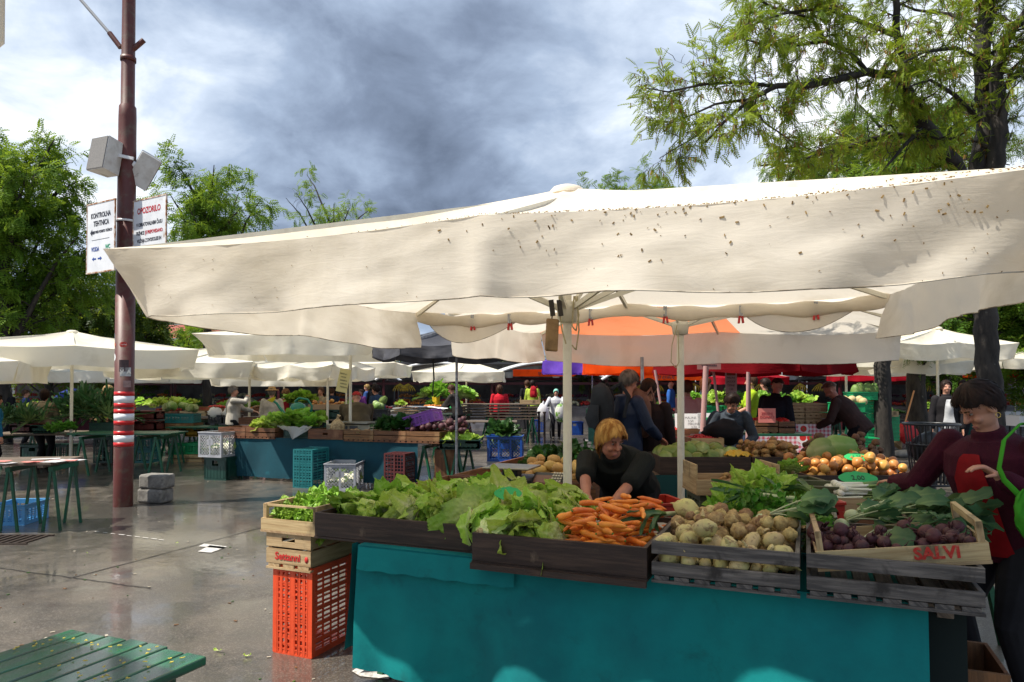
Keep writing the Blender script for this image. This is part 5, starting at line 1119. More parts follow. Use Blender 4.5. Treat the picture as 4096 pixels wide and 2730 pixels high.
for i in range(9):
    spawn(LETD[i % 4], Matrix.Translation(SP(-.66+.13*(i % 3), .2+.15*(i//3), TZ+.075+.03*(i//3))) @ Matrix.Rotation(rnd.uniform(2.2, 4.6), 4, 'Z') @ Matrix.Rotation(.7, 4, 'X') @ Matrix.Scale(.72, 4) @ T4(0, -.1, 0), 'lettuce', 'dark curly lettuce in the low pale crate at the left end', 'lettuce', 'curly lettuce in the low pale crate')
b = MB(); b.box((2.78, .2, .22), (.05, .05, .44)); 
# dark cloth and box under the right end
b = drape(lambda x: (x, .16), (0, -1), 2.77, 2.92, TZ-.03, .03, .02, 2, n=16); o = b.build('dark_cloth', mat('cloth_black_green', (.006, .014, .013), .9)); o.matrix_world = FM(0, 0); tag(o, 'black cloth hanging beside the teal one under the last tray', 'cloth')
bx = tray('brown wooden box on the ground under the right end of the table', FM(2.78, .2, .03), .3, .4, .40, wood_br, name='wooden_box', cat='box')
# ---------------------------------------------------------------- inside and behind the front stall
def pxw(x0, x1, d): return (x1-x0)/F*d
def AX4(p, rz=0): return Matrix.Translation(p) @ Matrix.Rotation(rz, 4, 'Z')
trestle_table('trestle table along the left of the stall under scale and potatoes', FM(-.42, 1.15), .001+1.25, 2.6, TZ-.004, wood_tbl, 9, group=None)
tray('brown wooden tray under the market scale', FM(-.42, 1.18, TZ+.012), .95, .68, .14, wood_br)
L2 = tray('brown wooden tray of yellow potatoes behind the scale', FM(-.40, 1.92, TZ+.012), 1.2, .72, .14, wood_br)
L3 = tray('brown wooden tray of dark leaf greens at the back of the left row', FM(-.40, 2.70, TZ+.012), 1.2, .85, .15, wood_br)
pile(FM(.10, 1.95, TZ+.02), .68, .62, 60, POTY, POTS, 'potato', 'yellow potato in the tray behind the scale', 'potato', 'yellow potatoes behind the scale', lambda x, y: .06+.06*math.sin(x/.68*math.pi), 21, 'any', (.9, 1.25), 5)
def greens(seed, n=14, L=.16, W=.05, m=None, nu=4, nv=6):
    rn = random.Random(seed); b = MB()
    for i in range(n):
        M = Matrix.Rotation(rn.random()*6.28, 4, 'Z') @ Matrix.Rotation(rn.uniform(-.1, 1.2), 4, 'X') @ Matrix.Rotation(rn.uniform(-.6, .6), 4, 'Y'); leaf(b, M, L*rn.uniform(.7, 1.2), W*rn.uniform(.7, 1.2), .1, rn.uniform(-1.0, .3), .012, seed*50+i, nu=nu, nv=nv, jag=.05)
    return vmesh('leaf_greens', b, m or spin_m)
SPI = [greens(i) for i in range(4)]; SPL = [greens(10+i, m=let_d, W=.06) for i in range(3)]; SPK = [greens(20+i, m=leek_m, L=.34, W=.018, n=16) for i in range(3)]; SPP = [greens(30+i, m=par_m, L=.1, W=.03, n=26) for i in range(3)]; SPG = [greens(40+i, m=let_m, W=.07, L=.15) for i in range(3)]
def heap(meshes, M, w, d, h, n, name, label, cat, group, s=1.0, rx=.5, seed=0):
    rn = random.Random(seed or len(label)*7)
    for i in range(n):
        x, y = rn.uniform(-.5, .5), rn.uniform(-.5, .5); z = h*(1-2.2*x*x)*(1-1.6*y*y)*rn.uniform(.55, 1)
        spawn(meshes[i % len(meshes)], M @ T4(x*w, y*d, z) @ Matrix.Rotation(rn.random()*6.28, 4, 'Z') @ Matrix.Rotation(rn.uniform(-rx, rx), 4, 'X') @ Matrix.Scale(s*rn.uniform(.8, 1.2), 4), name, label, cat, group)
heap(SPI, FM(.3, 3.12, TZ+.10), .9, .6, .12, 20, 'spinach', 'dark spinach leaves heaped at the back of the left row', 'spinach', 'spinach at the back of the left row', 1.0)
heap(CAB, FM(.72, 2.2, TZ+.14), .12, .4, .06, 3, 'cabbage', 'small cabbage beside the yellow potatoes', 'cabbage', 'cabbages beside the yellow potatoes', .8)
# scale
sc = thing('market_scale', 'dark market scale with a steel pan and sloping keypad behind the lettuce', 'scale', (0, 0, 0)); sc.matrix_world = AX4(at(512, 489, 5.15), -.35)
sc_b = mat('scale_case', (.025, .026, .028), .4, bump=.05); b = MB(); b.box((0, 0, .055), (.36, .30, .09)); b.box((0, 0, .125), (.12, .12, .06)); b.build('case', sc_b, sc, .012)
b = MB(); b.box((0, 0, .165), (.36, .30, .014)); b.build('pan', mat('scale_pan', (.34, .33, .27), .3, metal=.7, col2=(.25, .24, .2), scale=4), sc, .005)
b = MB(); Rr = Matrix.Rotation(.5, 3, 'X'); b.box((.30, -.05, .06), (.25, .20, .06), Rr); con = b.build('console', sc_b, sc, .008)
b = MB(); b.box((.26, -.062, .093), (.13, .09, .006), Rr); b.build('display', mat('display_brown', (.16, .07, .045), .3), con)
b = MB()
for i in range(4):
    for j in range(4): b.box((.345+.02*j-.01, -.08+.03*i-.02, .086+.0155*i), (.014, .018, .008), Rr)
b.build('keys', mat('keys_pale', (.45, .42, .33), .5), con)['kind'] = 'stuff'
tray('shallow brown wooden box with a green bag beside the thick pole', AX4(at(541, 515, 4.55)), .36, .3, .17, wood_br, name='wooden_box', cat='box')
b = MB(); b = lump(.09, 4, 1, 1, .8, .35, 2.2); o = b.build('plastic_bag', mat('bag_green', (.02, .34, .16), .25, transl=.3)); o.location = at(562, 497, 4.7); tag(o, 'crumpled green plastic bag beside the thick pole', 'bag')
# back row
BKM = lambda x, y, z=0: AX4((x, y, z))
trestle_table('trestle table along the back of the stall', BKM(1.35, 6.98), 2.6, .75, TZ-.004, wood_tbl, 6, group=None)
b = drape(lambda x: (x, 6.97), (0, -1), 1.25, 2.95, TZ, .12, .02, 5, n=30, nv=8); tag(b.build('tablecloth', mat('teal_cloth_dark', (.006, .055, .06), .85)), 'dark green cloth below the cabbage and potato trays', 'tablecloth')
E_ = tray('dark brown wooden tray of cabbages at the back of the stall', BKM(1.5, 7.0, TZ+.012), .92, .62, .165, wood_dk)
F_ = tray('dark brown wooden tray of brown potatoes at the back of the stall', BKM(2.435, 7.0, TZ+.012), .56, .62, .165, wood_dk)
tray('dark wooden tray of earthy dark potatoes behind the onions', BKM(3.02, 6.9, TZ+.012), .8, .6, .165, wood_dk)
pile(BKM(2.45, 7.02, TZ+.02), .53, .58, 85, POT, POTS, 'potato', 'brown potato in the tray at the back of the stall', 'potato', 'brown potatoes at the back', lambda x, y: .09+.05*math.sin(x/.53*math.pi), 31, 'any', (.7, 1.15), 5)
pile(BKM(3.05, 6.93, TZ+.02), .74, .55, 50, POTD, POTS, 'potato', 'earthy dark potato behind the onions', 'potato', 'dark potatoes behind the onions', lambda x, y: .10+.10*math.sin(x/.74*math.pi), 32, 'any', (.9, 1.3), 4)
for i, (x, y, z) in enumerate(((.1, .2, .1), (.28, .14, .1), (.42, .13, .1), (.55, .14, .1), (.66, .2, .12), (.2, .35, .14), (.36, .33, .17), (.52, .36, .18), (.68, .36, .16), (.8, .3, .12), (.3, .5, .16), (.5, .52, .18), (.7, .5, .16), (.1, .45, .12), (.84, .45, .12))):
    spawn(CAB[i % 4], BKM(1.5+x, 7.0+y, TZ+.035+z) @ Matrix.Rotation(rnd.random()*6, 4, 'Z') @ Matrix.Rotation(rnd.uniform(.6, 1.6), 4, 'X') @ Matrix.Scale(rnd.uniform(.75, 1.05), 4), 'cabbage', 'pale green cabbage in the tray behind the white pole', 'cabbage', 'cabbages in the back tray')
b = MB(); b.grid(lambda u, v: Vector((.28*(u-.5), .16*(v-.5), .05*math.sin(u*3.1)*math.sin(v*3.1)+.035*fbm((u*6, v*6, 3), 3))), 16, 10); o = b.build('plastic_bag', mat('bag_yellow', (.72, .48, .05), .4, transl=.3)); o.location = at(737, 455, 7.12); tag(o, 'crumpled yellow bag on the front of the cabbage tray', 'bag')
trestle_table('trestle table under the onions', BKM(2.36, 5.52), .95, 1.3, TZ-.004, wood_tbl, 6, group=None)
G_ = tray('dark wooden tray of brown onions under the shopper\'s arm', BKM(2.38, 5.55, TZ+.012), .88, .68, .16, wood_dk)
pile(BKM(2.41, 5.58, TZ+.02), .82, .62, 84, ONI, S1(.042), 'onion', 'brown skinned onion in the tray below the shopper\'s arm', 'onion', 'brown onions', lambda x, y: .08+.10*math.sin(x/.82*math.pi)*(.5+y), 33, 'any', (.72, 1.15), 5)
for i, (x, y) in enumerate(((822, 452), (836, 449))):
    spawn(CAB[1+2*i], Matrix.Translation(at(x, y, 6.1)) @ Matrix.Rotation(1.4, 4, 'Y') @ Matrix.Rotation(i*.5, 4, 'X') @ Matrix.Scale(1.25, 4), 'cabbage', ['large loose leaved green cabbage lying on the onions', 'second large cabbage behind it on the onions'][i], 'cabbage')
tagcard('green leaf shaped price tag leaning on the onions', at(857, 457, 5.75), -.2, .6, '1,20')
# crates between the trays
M_ = BKM(1.40, 5.15)
pcrate('olive plastic crate below the small potato crate', 'olive', M_, .58, .4, .31, 'bars')
pcrate('olive plastic crate standing second in the stack below the small potatoes', 'olive', M_ @ T4(0, 0, .315), .58, .4, .25, 'bars')
pcrate('olive plastic crate standing third in the stack below the small potatoes', 'olive', M_ @ T4(0, 0, .57), .58, .4, .25, 'bars')
so = tray('pale wooden crate with raised ends and a few small potatoes', BKM(1.36, 5.1, .83), .62, .42, .10, wood_lt, th=.012, endup=.11)
pile(BKM(1.62, 5.16, .84), .34, .34, 30, POT, POTS, 'potato', 'small earthy potato in the raised end crate', 'potato', 'small potatoes in the raised end crate', lambda x, y: .03+.04*x/.34, 35, 'any', (.5, .85), 5)
pcrate('red plastic crate on the ground right of the seller', 'red', AX4((1.0, 5.0, .35), .2), .3, .4, .42, 'bars')
tray('upturned brown box below the red crate beside the seller', AX4((.98, 4.98, .0), .2), .36, .44, .34, wood_br, name='wooden_box', cat='box')
pcrate('olive plastic crate right of the curly lettuce', 'olive', AX4(at(780, 530, 4.6), -.3), .4, .3, .3, 'solid')
spawn(LETD[1], Matrix.Translation(at(793, 472, 5.3)) @ Matrix.Rotation(1.0, 4, 'X') @ Matrix.Scale(.6, 4), 'lettuce', 'single curly lettuce beside the onion tray', 'lettuce')
pcrate('tall olive crate carrying the single curly lettuce', 'olive', AX4((2.06, 5.2, .55), 0), .3, .3, .36, 'bars')
# things hung on the pole
cb = thing('cutting_board', 'worn pale cutting board hung on the thick pole', 'cutting board', at(552, 335, 4.2), R(20)); b = MB(); b.box((0, 0, 0), (.085, .022, .20), Matrix.Rotation(.05, 3, 'Y')); b.build('board', mat('board_wood', (.32, .20, .09), .6, col2=(.22, .13, .055), scale=9, stain=(.1, .06, .03)), cb, .02)
b = MB(); b.tube([(0, 0, .1), (.004, 0, .15), (0, 0, .2)], .004, 6); b.build('cord', dark_m, cb)
def rope(pts, d, label, r=.0045, m=None):
    b = MB(); p = [at(x, y, d) for x, y in pts]; q = []
    for i in range(len(p)-1):
        for j in range(4): q.append(p[i].lerp(p[i+1], j/4))
    q.append(p[-1]); b.tube(q, r, 6); return tag(b.build('rope', m or mat('rope', (.40, .34, .2), .9)), label, 'rope')
rope([(559, 294), (560, 315), (562, 330), (566, 344)], 4.2, 'thin cord hanging beside the cutting board')
rope([(575, 296), (579, 315), (576, 331), (572, 326), (574, 296)], 4.22, 'looped cord with a knot right of the thick pole')
rope([(577, 296), (579, 330), (576, 350), (572, 345)], 4.24, 'long cord hanging right of the thick pole')
rope([(677, 325), (672, 345), (671, 362), (676, 368), (679, 362), (678, 330)], 6.4, 'long rope loop hanging on the second pole')
b = MB()
for x in (551, 559): b.bar(at(x, 300, 4.18), at(x+2, 316, 4.18), .03, .02)
tag(b.build('clamp', dark_m), 'black clamp gripping the hem above the cutting board', 'clamp')
# ---------------------------------------------------------------- raspberry stall and the right side
berry = mat('raspberry', (.30, .012, .028), .45, col2=(.42, .02, .03), scale=40, var=.3); straw = mat('strawberry', (.55, .03, .015), .4, col2=(.40, .015, .012), scale=40)
def berries(parent, x, y, z, w, d, h, m, n=240, r=.013, nm='berries'):
    b = MB(); 
    for _ in range(n):
        u, v = rnd.random(), rnd.random(); b.ell((x+w*u, y+d*v, z+h*math.sin(u*math.pi)*math.sin(v*math.pi)*rnd.uniform(.7, 1.1)), r*rnd.uniform(.8, 1.2), 6, 4)
    o = b.build(nm, m, parent); o['kind'] = 'stuff'; return o
def berry_tray(label, x0, x1, y, d, m, wood=None, dep=.55, h=.09, z=None, txt=None):
    p = at(x0, y, d); w = pxw(x0, x1, d); t = tray(label, AX4(p), w, dep, h, wood or wood_br, th=.01, name='berry_tray', cat='tray', bevel=0); berries(t, .02, .02, h-.03, w-.04, dep-.04, .05, m); return t
def table_at(label, x0, x1, y, d, dep, m=None, clothm=None, **k):
    p = at(x0, y, d); w = pxw(x0, x1, d); p.z, z = 0, p.z; return trestle_table(label, AX4(p), w, dep, z, m or green_p, 6, **k)
table_at('table carrying the raspberry trays', 636, 725, 447, 8, 2.2, wood_tbl)
berry_tray('wide tray of dark red raspberries in front of the dark backpack', 637, 690, 446, 8.05, berry)
berry_tray('pale slatted crate of raspberries right of the second pole', 692, 724, 446, 8.05, berry, wood_lt)
berry_tray('tray of bright strawberries behind the raspberries', 656, 690, 437, 8.8, straw)
berry_tray('tray of dark cherries beside the strawberries', 686, 712, 433, 9.4, berry)
berry_tray('tray of raspberries below the white cards', 712, 740, 429, 9.7, berry, wood_br)
for i, (x, y, w, h, tx) in enumerate(((690, 421, 30, 15, 'MALINE  3,50'), (709, 421, 22, 16, 'JAGODE'), (728, 416, 14, 10, '2,80'))):
    p = at(x, y, 9.2); ww_p, hh = w/F*9.2, h/F*9.2; t = thing('price_card', ['wide white price card among the berry trays', 'white price card with a green panel among the berries', 'small white price card behind the berries'][i], 'price card', p, 0); b = MB(); b.box((0, 0, 0), (ww_p, .006, hh), Matrix.Rotation(-.2, 3, 'X')); b.build('card', ww, t)
    lettering('\n'.join(tx.split('  ')), hh*.22, inkg if i == 1 else ink, t, T4(0, -.012-.02, hh*.1) @ Matrix.Rotation(-.2, 4, 'X') @ UP)
    if i == 1: b = MB(); b.box((.01, -.006, -.015), (ww_p*.6, .006, hh*.6), Matrix.Rotation(-.2, 3, 'X')); b.build('panel', price_g, t)
sg = thing('paper_sign', 'pinkish paper sign hand lettered under the dark red umbrella', 'sign', at(709, 362, 9.35)); b = MB(); b.box((0, 0, 0), (.32, .006, .2)); b.build('sheet', mat('paper_pink', (.34, .15, .13), .8), sg)
for i, tx in enumerate(('KMETIJA', 'ANDREJA POPOVIČ', 'OREŠJE KRVAŠKA')): lettering(tx, .034, ink, sg, T4(0, -.005, .055-.05*i) @ UP, .8)
for i, (x0, y0, x1, y1, d, r) in enumerate(((642, 357, 643, 446, 8.4, .021), (655, 370, 664, 425, 9.6, .018), (706, 366, 702, 446, 8.8, .035), (713, 366, 717, 402, 10, .02), (748, 372, 747, 450, 9.2, .022), (736, 370, 734, 405, 12, .02))):
    b = MB(); p, q = at(x0, y0, d), at(x1, y1, d); q = p.lerp(q, p.z/(p.z-q.z)) if p.z > q.z else q; b.tube([p, q], r, 10)
    tag(b.build('steel_pole' if i == 0 else 'tent_pole', steel_m if i == 0 else mat('pink_paint', (.42, .25, .24), .5)), ['steel pole before the dark backpack', 'pink leaning pole left of the second cream pole', 'thick pink pole carrying the paper sign', 'thin pink pole behind the hanging sign', 'pink pole before the denim jacket and dark shopper', 'thin pink pole by the hanging price sheet'][i], 'pole')
ps = thing('price_sheet', 'long printed sheet hanging between the back poles', 'sign', at(731, 379, 11.8)); b = MB(); b.box((0, 0, 0), (.2, .006, .52)); b.build('sheet', mat('sheet_grey', (.42, .38, .38), .7), ps)
b = MB(); b.box((0, -.005, .14), (.15, .004, .16)); b.build('picture', mat('picture_red', (.25, .03, .03), .6, col2=(.05, .1, .03), scale=12), ps)
for i in range(4): lettering(('MALINE', 'JAGODE', 'ČEŠNJE', '3,50')[i], .05, ink, ps, T4(0, -.005, .02-.065*i) @ UP, .8)
# checked tomato cloth table
def check_mat():
    m = bpy.data.materials.new('checked_cloth'); m.use_nodes = True; t = NT(m.node_tree); m.node_tree.nodes.clear(); uv = t.n('ShaderNodeTexCoord').outputs['Object']; s = t.n('ShaderNodeSeparateXYZ', i_0=uv)
    a = t.math('GREATER_THAN', t.math('FRACT', t.math('MULTIPLY', s.outputs[0], 16.0)), .5); c = t.math('GREATER_THAN', t.math('FRACT', t.math('MULTIPLY', s.outputs[2], 16.0)), .5)
    f = t.math('MULTIPLY', t.math('ADD', a, c), .5); base = t.mix(f, (.78, .72, .72, 1), (.62, .10, .14, 1))
    v = t.n('ShaderNodeTexVoronoi', i_Vector=uv, i_Scale=4.2); d = v.outputs['Distance']; pick = t.math('GREATER_THAN', t.n('ShaderNodeSeparateColor', i_0=v.outputs['Color']).outputs[0], .35)
    base = t.mix(t.math('MULTIPLY', t.math('LESS_THAN', d, .36), pick), base, (.80, .74, .70, 1)); base = t.mix(t.math('MULTIPLY', t.math('LESS_THAN', d, .22), pick), base, (.62, .02, .015, 1)); base = t.mix(t.math('MULTIPLY', t.math('LESS_THAN', d, .07), pick), base, (.05, .22, .03, 1))
    t.n('ShaderNodeOutputMaterial', i_0=t.n('ShaderNodeBsdfPrincipled', i_Base_Color=base, i_Roughness=.6).outputs[0]); return m
CK = check_mat()
tb_ = table_at('table with the checked tomato cloth behind the brown potatoes', 752, 812, 434, 9.6, .8, green_p)
b = drape(lambda x: (x, 9.58), (0, -1), at(752, 400, 9.6).x, at(812, 400, 9.6).x, at(780, 434, 9.6).z-.03, .06, .03, 3, n=40, nv=10); tag(b.build('checked_cloth', CK), 'red checked cloth printed with tomatoes hanging below the plank table', 'tablecloth')
tb2 = table_at('table behind with stacked pale crates of punnets', 781, 830, 424, 11.2, .9, wood_tbl)
b = drape(lambda x: (x, 11.17), (0, -1), at(781, 400, 11.2).x, at(830, 400, 11.2).x, at(790, 424, 11.2).z, .1, .03, 7, n=40, nv=8); tag(b.build('checked_cloth', CK), 'red checked tomato cloth under the stacked pale crates', 'tablecloth')
for i in range(2):
    for k in range(3):
        c = tray('pale slatted crate, %s of the %s stack behind the checked cloth' % (['bottom', 'middle', 'top'][k], ['left', 'right'][i]), AX4(at(783+22.5*i, 423.5, 11.25)+Vector((0, 0, .105*k+.03))), .355, .5, .09, wood_lt, slat=.012, th=.009, name='fruit_crate', cat='crate', group='stacked pale crates of punnets', bevel=0)
    for j in range(3):
        p = thing('punnet', 'clear punnet of raspberries on top of the stacked pale crates', 'punnet', at(785+22.5*i+7*j, 412, 11.3)+Vector((.05, .1, 0)), 0, 'raspberry punnets'); b = MB(); b.box((0, 0, .03), (.1, .14, .06)); b.build('box', mat('punnet', (.25, .08, .1), .1, transl=.3), p); berries(p, -.045, -.06, .055, .09, .12, .02, berry, 26)
for x0, x1, y, d, m, lb in ((756, 778, 432, 9.7, wood_br, 'brown crate with a pink price card on the plank table'), (779, 795, 433, 9.7, wood_br, 'brown crate of red tomatoes on the plank table')):
    w = pxw(x0, x1, d); c = tray(lb, AX4(at(x0, y, d)), w, .4, .16, m, slat=.02, th=.01, name='fruit_crate', cat='crate', bevel=0)
    b = MB(); ball_heap(b, (w/2, .2, .12), w-.06, .32, .05, .04, 24); b.build('fruit_heap', fm('tomato'), c)['kind'] = 'stuff'
cdp = thing('price_card', 'pink price card lettered in red on the brown crate', 'price card', at(767, 415.5, 9.65)); b = MB(); b.box((0, 0, 0), (.24, .006, .2)); b.build('card', mat('card_pink', (.72, .22, .18), .6), cdp); lettering('ZELENI\nDOMAČI', .05, inkr, cdp, T4(0, -.005, 0) @ UP)
def crate_px(label, col, x0, x1, yb, yt, d, style='bars', dep=.4, rz=0, group='plastic crates'):
    p = at(x0, yb, d); w = round(pxw(x0, x1, d), 1) or .3; h = max(.1, round((yb-yt)/F*d, 2)); return pcrate(label, col, AX4(p, rz), w, dep, h, style, group)
# bright green crates with greens further back
table_at('long table of bright green crates behind the berry stall', 676, 812, 416, 13.6, 1.0, green_p)
for i, (x0, x1) in enumerate(((680, 700), (702, 722), (724, 744), (746, 768), (770, 792), (794, 812))):
    crate_px('bright green crate of leaf greens, %s from the left behind the berry stall' % ['first', 'second', 'third', 'fourth', 'fifth', 'sixth'][i], 'green', x0, x1, 415.5, 406, 13.6, 'bars', group='bright green crates in a row'); xm = (x0+x1)/2; p = at(xm, 407, 13.8)
    heap([SPL, SPG, SPI, SPL, SPP, SPG][i], AX4(p), .4, .35, .22, 9, 'leaf_greens', ['curly greens in the first bright green crate', 'pale lettuce in the second bright green crate', 'dark chard in the third bright green crate', 'curly greens in the fourth bright green crate', 'parsley in the fifth bright green crate', 'pale celery in the sixth bright green crate'][i], 'greens', ['curly greens, first crate', 'pale lettuce, second crate', 'chard, third crate', 'curly greens, fourth crate', 'parsley, fifth crate', 'celery, sixth crate'][i], 1.2)
melon_m = mat('melon_skin', (.55, .42, .2), .6, col2=(.45, .36, .18), scale=10, bump=.2); MEL = [vmesh('melon', lump(.075, i, 1, 1, .95, .05), melon_m) for i in range(2)]
table_at('table with the bright green melon crate', 836, 868, 412.5, 12.6, .7, green_p)
crate_px('bright green crate of pale melons beside the brown jacket', 'green', 838, 866, 412, 402.5, 12.6, 'bars')
for i in range(7): spawn(MEL[i % 2], Matrix.Translation(at(841+3.7*i, 401.5-(i % 2)*2, 12.7+.1*(i % 3))), 'melon', 'pale round melon in the bright green crate', 'melon', 'melons in the green crate')
for k in range(5): crate_px('dark green crate, number %s from the ground in the tall stack' % ['one', 'two', 'three', 'four', 'five'][k], 'green', 858, 876, 447-9.2*k, 438.2-9.2*k, 14.0, 'bars', group='tall stack of green crates')
crate_px('green crate of yellow green pointed cabbages topping the tall stack', 'green', 853, 878, 400, 392, 13.9, 'bars')
for i in range(6): spawn(CAB[1+2*(i % 2)], Matrix.Translation(at(856+3.8*i, 391-(i % 2), 14.0)) @ Matrix.Scale(1.05, 4), 'cabbage', 'yellow green pointed cabbage topping the tall crate stack', 'cabbage', 'cabbages topping the crate stack')
for k in range(6): crate_px('flat green crate, number %s from the ground in the low stack by the broom' % ['one', 'two', 'three', 'four', 'five', 'six'][k], 'green', 876, 900, 441-4.2*k, 437-4.2*k, 14.6, 'bars', group='low stack of flat green crates')
tray('flat wooden crate on the low green stack', AX4(at(875, 416, 14.5)), .5, .4, .1, wood_lt, name='fruit_crate', cat='crate', bevel=0, th=.01)
heap(CAB, AX4(at(884, 414, 14.7)), .4, .3, .08, 4, 'cabbage', 'cabbage in the flat crate on the low green stack', 'cabbage', 'cabbages on the low green stack')
crate_px('single bright green crate on the ground before the tall stack', 'green', 853, 877, 446, 438, 13.2, 'bars')
b = MB(); b.grid(lambda u, v: Vector((.36*(u-.5)*(1-.3*v)+.03*fbm((u*3, v*3, 1), 2), -.06+.14*fbm((u*2.3, v*2.6, 4), 3), .78*(1-v))), 20, 20); o = b.build('teal_cloth_bundle', mat('teal_sheet', (.02, .28, .32), .6)); o.location = at(847, 470, 12.4)*1; o.location.z = .02; tag(o, 'crumpled turquoise sheet hanging beside the brown jacketed man', 'cloth')
# broom, stone, red bag and litter basket
br = thing('broom', 'broom with a wooden handle leaning on the thin dark trunk', 'broom', (0, 0, 0)); p, q = at(914, 391, 17.2), at(902.5, 432, 16.6); b = MB(); b.tube([p, q], .02, 8); b.build('handle', mat('broom_wood', (.55, .25, .09), .5), br)
e = at(897, 446, 16.5); b = MB(); b.tube([q, q.lerp(e, .3), e], [(.03, .03), (.07, .05), (.17, .07)], 10); b.build('bristles', mat('straw_bristle', (.45, .32, .16), .9, col2=(.3, .2, .1), scale=40, bump=.5), br)
b = lump(.2, 3, 1.2, .8, .45, .25); o = b.build('kerb_stone', mat('concrete', (.32, .31, .29), .85)); o.location = at(903, 445, 16.2); o.location.z = .08; tag(o, 'pale rough stone on the ground below the broom', 'stone')
b = lump(.26, 9, .9, .7, 1.0, .3, 2.0); o = b.build('red_bag', mat('bag_red', (.5, .015, .02), .5)); o.location = at(907, 433, 16.3); tag(o, 'crumpled red bag on the stone beside the broom', 'bag')
bk = at(931, 424, 8.6); ba = thing('litter_basket', 'black slatted litter basket behind the maroon jacket', 'litter bin', (bk.x, bk.y, 0)); z1 = bk.z; b = MB()
for i in range(30):
    a = 2*math.pi*i/30; b.bar((.30*math.cos(a), .30*math.sin(a), z1), (.215*math.cos(a), .215*math.sin(a), z1-.75), .018, .006, up=(math.cos(a), math.sin(a), 0))
b.build('slats', mat('basket_black', (.02, .021, .024), .35, spec=.5), ba)['kind'] = 'stuff'
for r, z in ((.31, z1), (.27, z1-.25), (.22, z1-.74)):
    b = MB(); b.tube([(r*math.cos(2*math.pi*i/32), r*math.sin(2*math.pi*i/32), z) for i in range(33)], .014, 6, cap=False); b.build('ring', mat('basket_black', (.02, .021, .024), .35), ba)
b = MB(); b.tube([(0, 0, 0), (0, 0, z1-.7)], .05, 10); b.build('post', mat('basket_black', (.02, .021, .024), .35), ba)
b = lump(.24, 5, 1, 1, .9, .2); o = b.build('liner_bag', mat('bag_black', (.012, .012, .013), .3), ba); o.location = (0, 0, z1-.32)
# cafe tables far right
for i, (x, y, d) in enumerate(((1006, 398, 26), (1024, 402, 22))):
    p = at(x, y, d); t = thing('cafe_table', ['white clothed cafe table beyond the thick trunk', 'white clothed cafe table cut by the right edge'][i], 'table', (p.x, p.y, 0)); b = MB(); b.box((0, 0, .74), (1.1, 1.1, .03)); b.grid(lambda u, v: Vector((1.12*(u-.5), -.56-.02*math.sin(u*15)*v, .76-.32*v)), 12, 4); b.grid(lambda u, v: Vector((-.56, 1.12*(u-.5), .76-.32*v)), 12, 4); b.build('cloth', ww, t)
    for sx_ in (-1, 1):
        for sy_ in (-1, 1): b = MB(); b.bar((sx_*.45, sy_*.45, .72), (sx_*.45, sy_*.45, 0), .04); b.build('leg', dark_m, t)
# ---------------------------------------------------------------- the blue draped stall in the middle
m0, m1 = Vector((-5.4, 12.5, 0)), Vector((-.73, 10.9, 0)); mu = (m1-m0).normalized(); mv = Vector((-mu.y, mu.x, 0))
def mpos(px, z=0):                      # where that column of the picture crosses the stall's front edge
    k = (px-512)/F; s = (k*m0.y-m0.x)/(mu.x-k*mu.y); return m0+mu*s+Vector((0, 0, z))
def MF(px, z=0, back=0): return frameM(mpos(px, z)+mv*back, mu, mv)
mlen = lambda a, c: (mpos(c)-mpos(a)).length
trestle_table('trestle table under the blue drape of the middle stall', MF(222, 0, .03), mlen(222, 436), .8, .745, wood_tbl, 6, group=None)
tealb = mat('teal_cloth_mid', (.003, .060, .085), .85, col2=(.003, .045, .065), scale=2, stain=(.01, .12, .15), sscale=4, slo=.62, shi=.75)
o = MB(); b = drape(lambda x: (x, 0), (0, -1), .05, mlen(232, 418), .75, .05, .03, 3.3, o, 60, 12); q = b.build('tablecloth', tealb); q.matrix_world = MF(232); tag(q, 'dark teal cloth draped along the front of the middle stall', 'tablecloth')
names = ['brown wooden crate at the left end of the middle stall', 'slatted brown crate of pale lettuce on the middle stall', 'brown crate with a hand hole and a netted bag on the middle stall', 'brown crate of loose roots on the middle stall', 'slatted brown crate of spinach on the middle stall', 'slatted brown crate of dark beetroot at the right end of the middle stall']
for i, (a, c, sl, ho) in enumerate(((219.5, 246.5, .015, 1), (247, 276, .02, 0), (309, 343.5, .0, 1), (344.5, 374, .012, 1), (374.5, 406.5, .014, 0), (407, 440, .014, 0))):
    tray(names[i], MF(a, .76, -.02), mlen(a, c), .6, .155, wood_br, slat=sl, hole=ho, name='wooden_crate', cat='crate', group='brown crates along the middle stall', bevel=0)
pcrate('dark green plastic crate lined with clear film on the middle stall', 'dkgreen', MF(284, .76, 0), .5, .4, .17, 'solid')
b = MB(); b.grid(lambda u, v: Vector((.66*(u-.5), .1*math.sin(u*7)*v-.05, .10-.22*v*math.sin(u*math.pi)+.03*fbm((u*4, v*4, 2), 3))), 20, 8); o = b.build('plastic_film', mat('film', (.55, .57, .56), .2, transl=.5)); o.matrix_world = MF(296, .86, -.01); tag(o, 'crumpled clear plastic film over the dark green crate', 'plastic film')
heap(SPG, MF(262, .85, .3), .8, .45, .16, 12, 'leaf_lettuce', 'pale loose lettuce in the slatted crate of the middle stall', 'lettuce', 'pale lettuce on the middle stall', 1.3)
heap(SPL, MF(288, .88, .35), .8, .45, .25, 16, 'leaf_lettuce', 'deep green lettuce heaped over the filmed crate', 'lettuce', 'deep green lettuce on the middle stall', 1.4)
heap(SPI, MF(389, .88, .3), .8, .4, .14, 14, 'spinach', 'dark spinach in the crate before the purple one', 'spinach', 'spinach on the middle stall', 1.3)
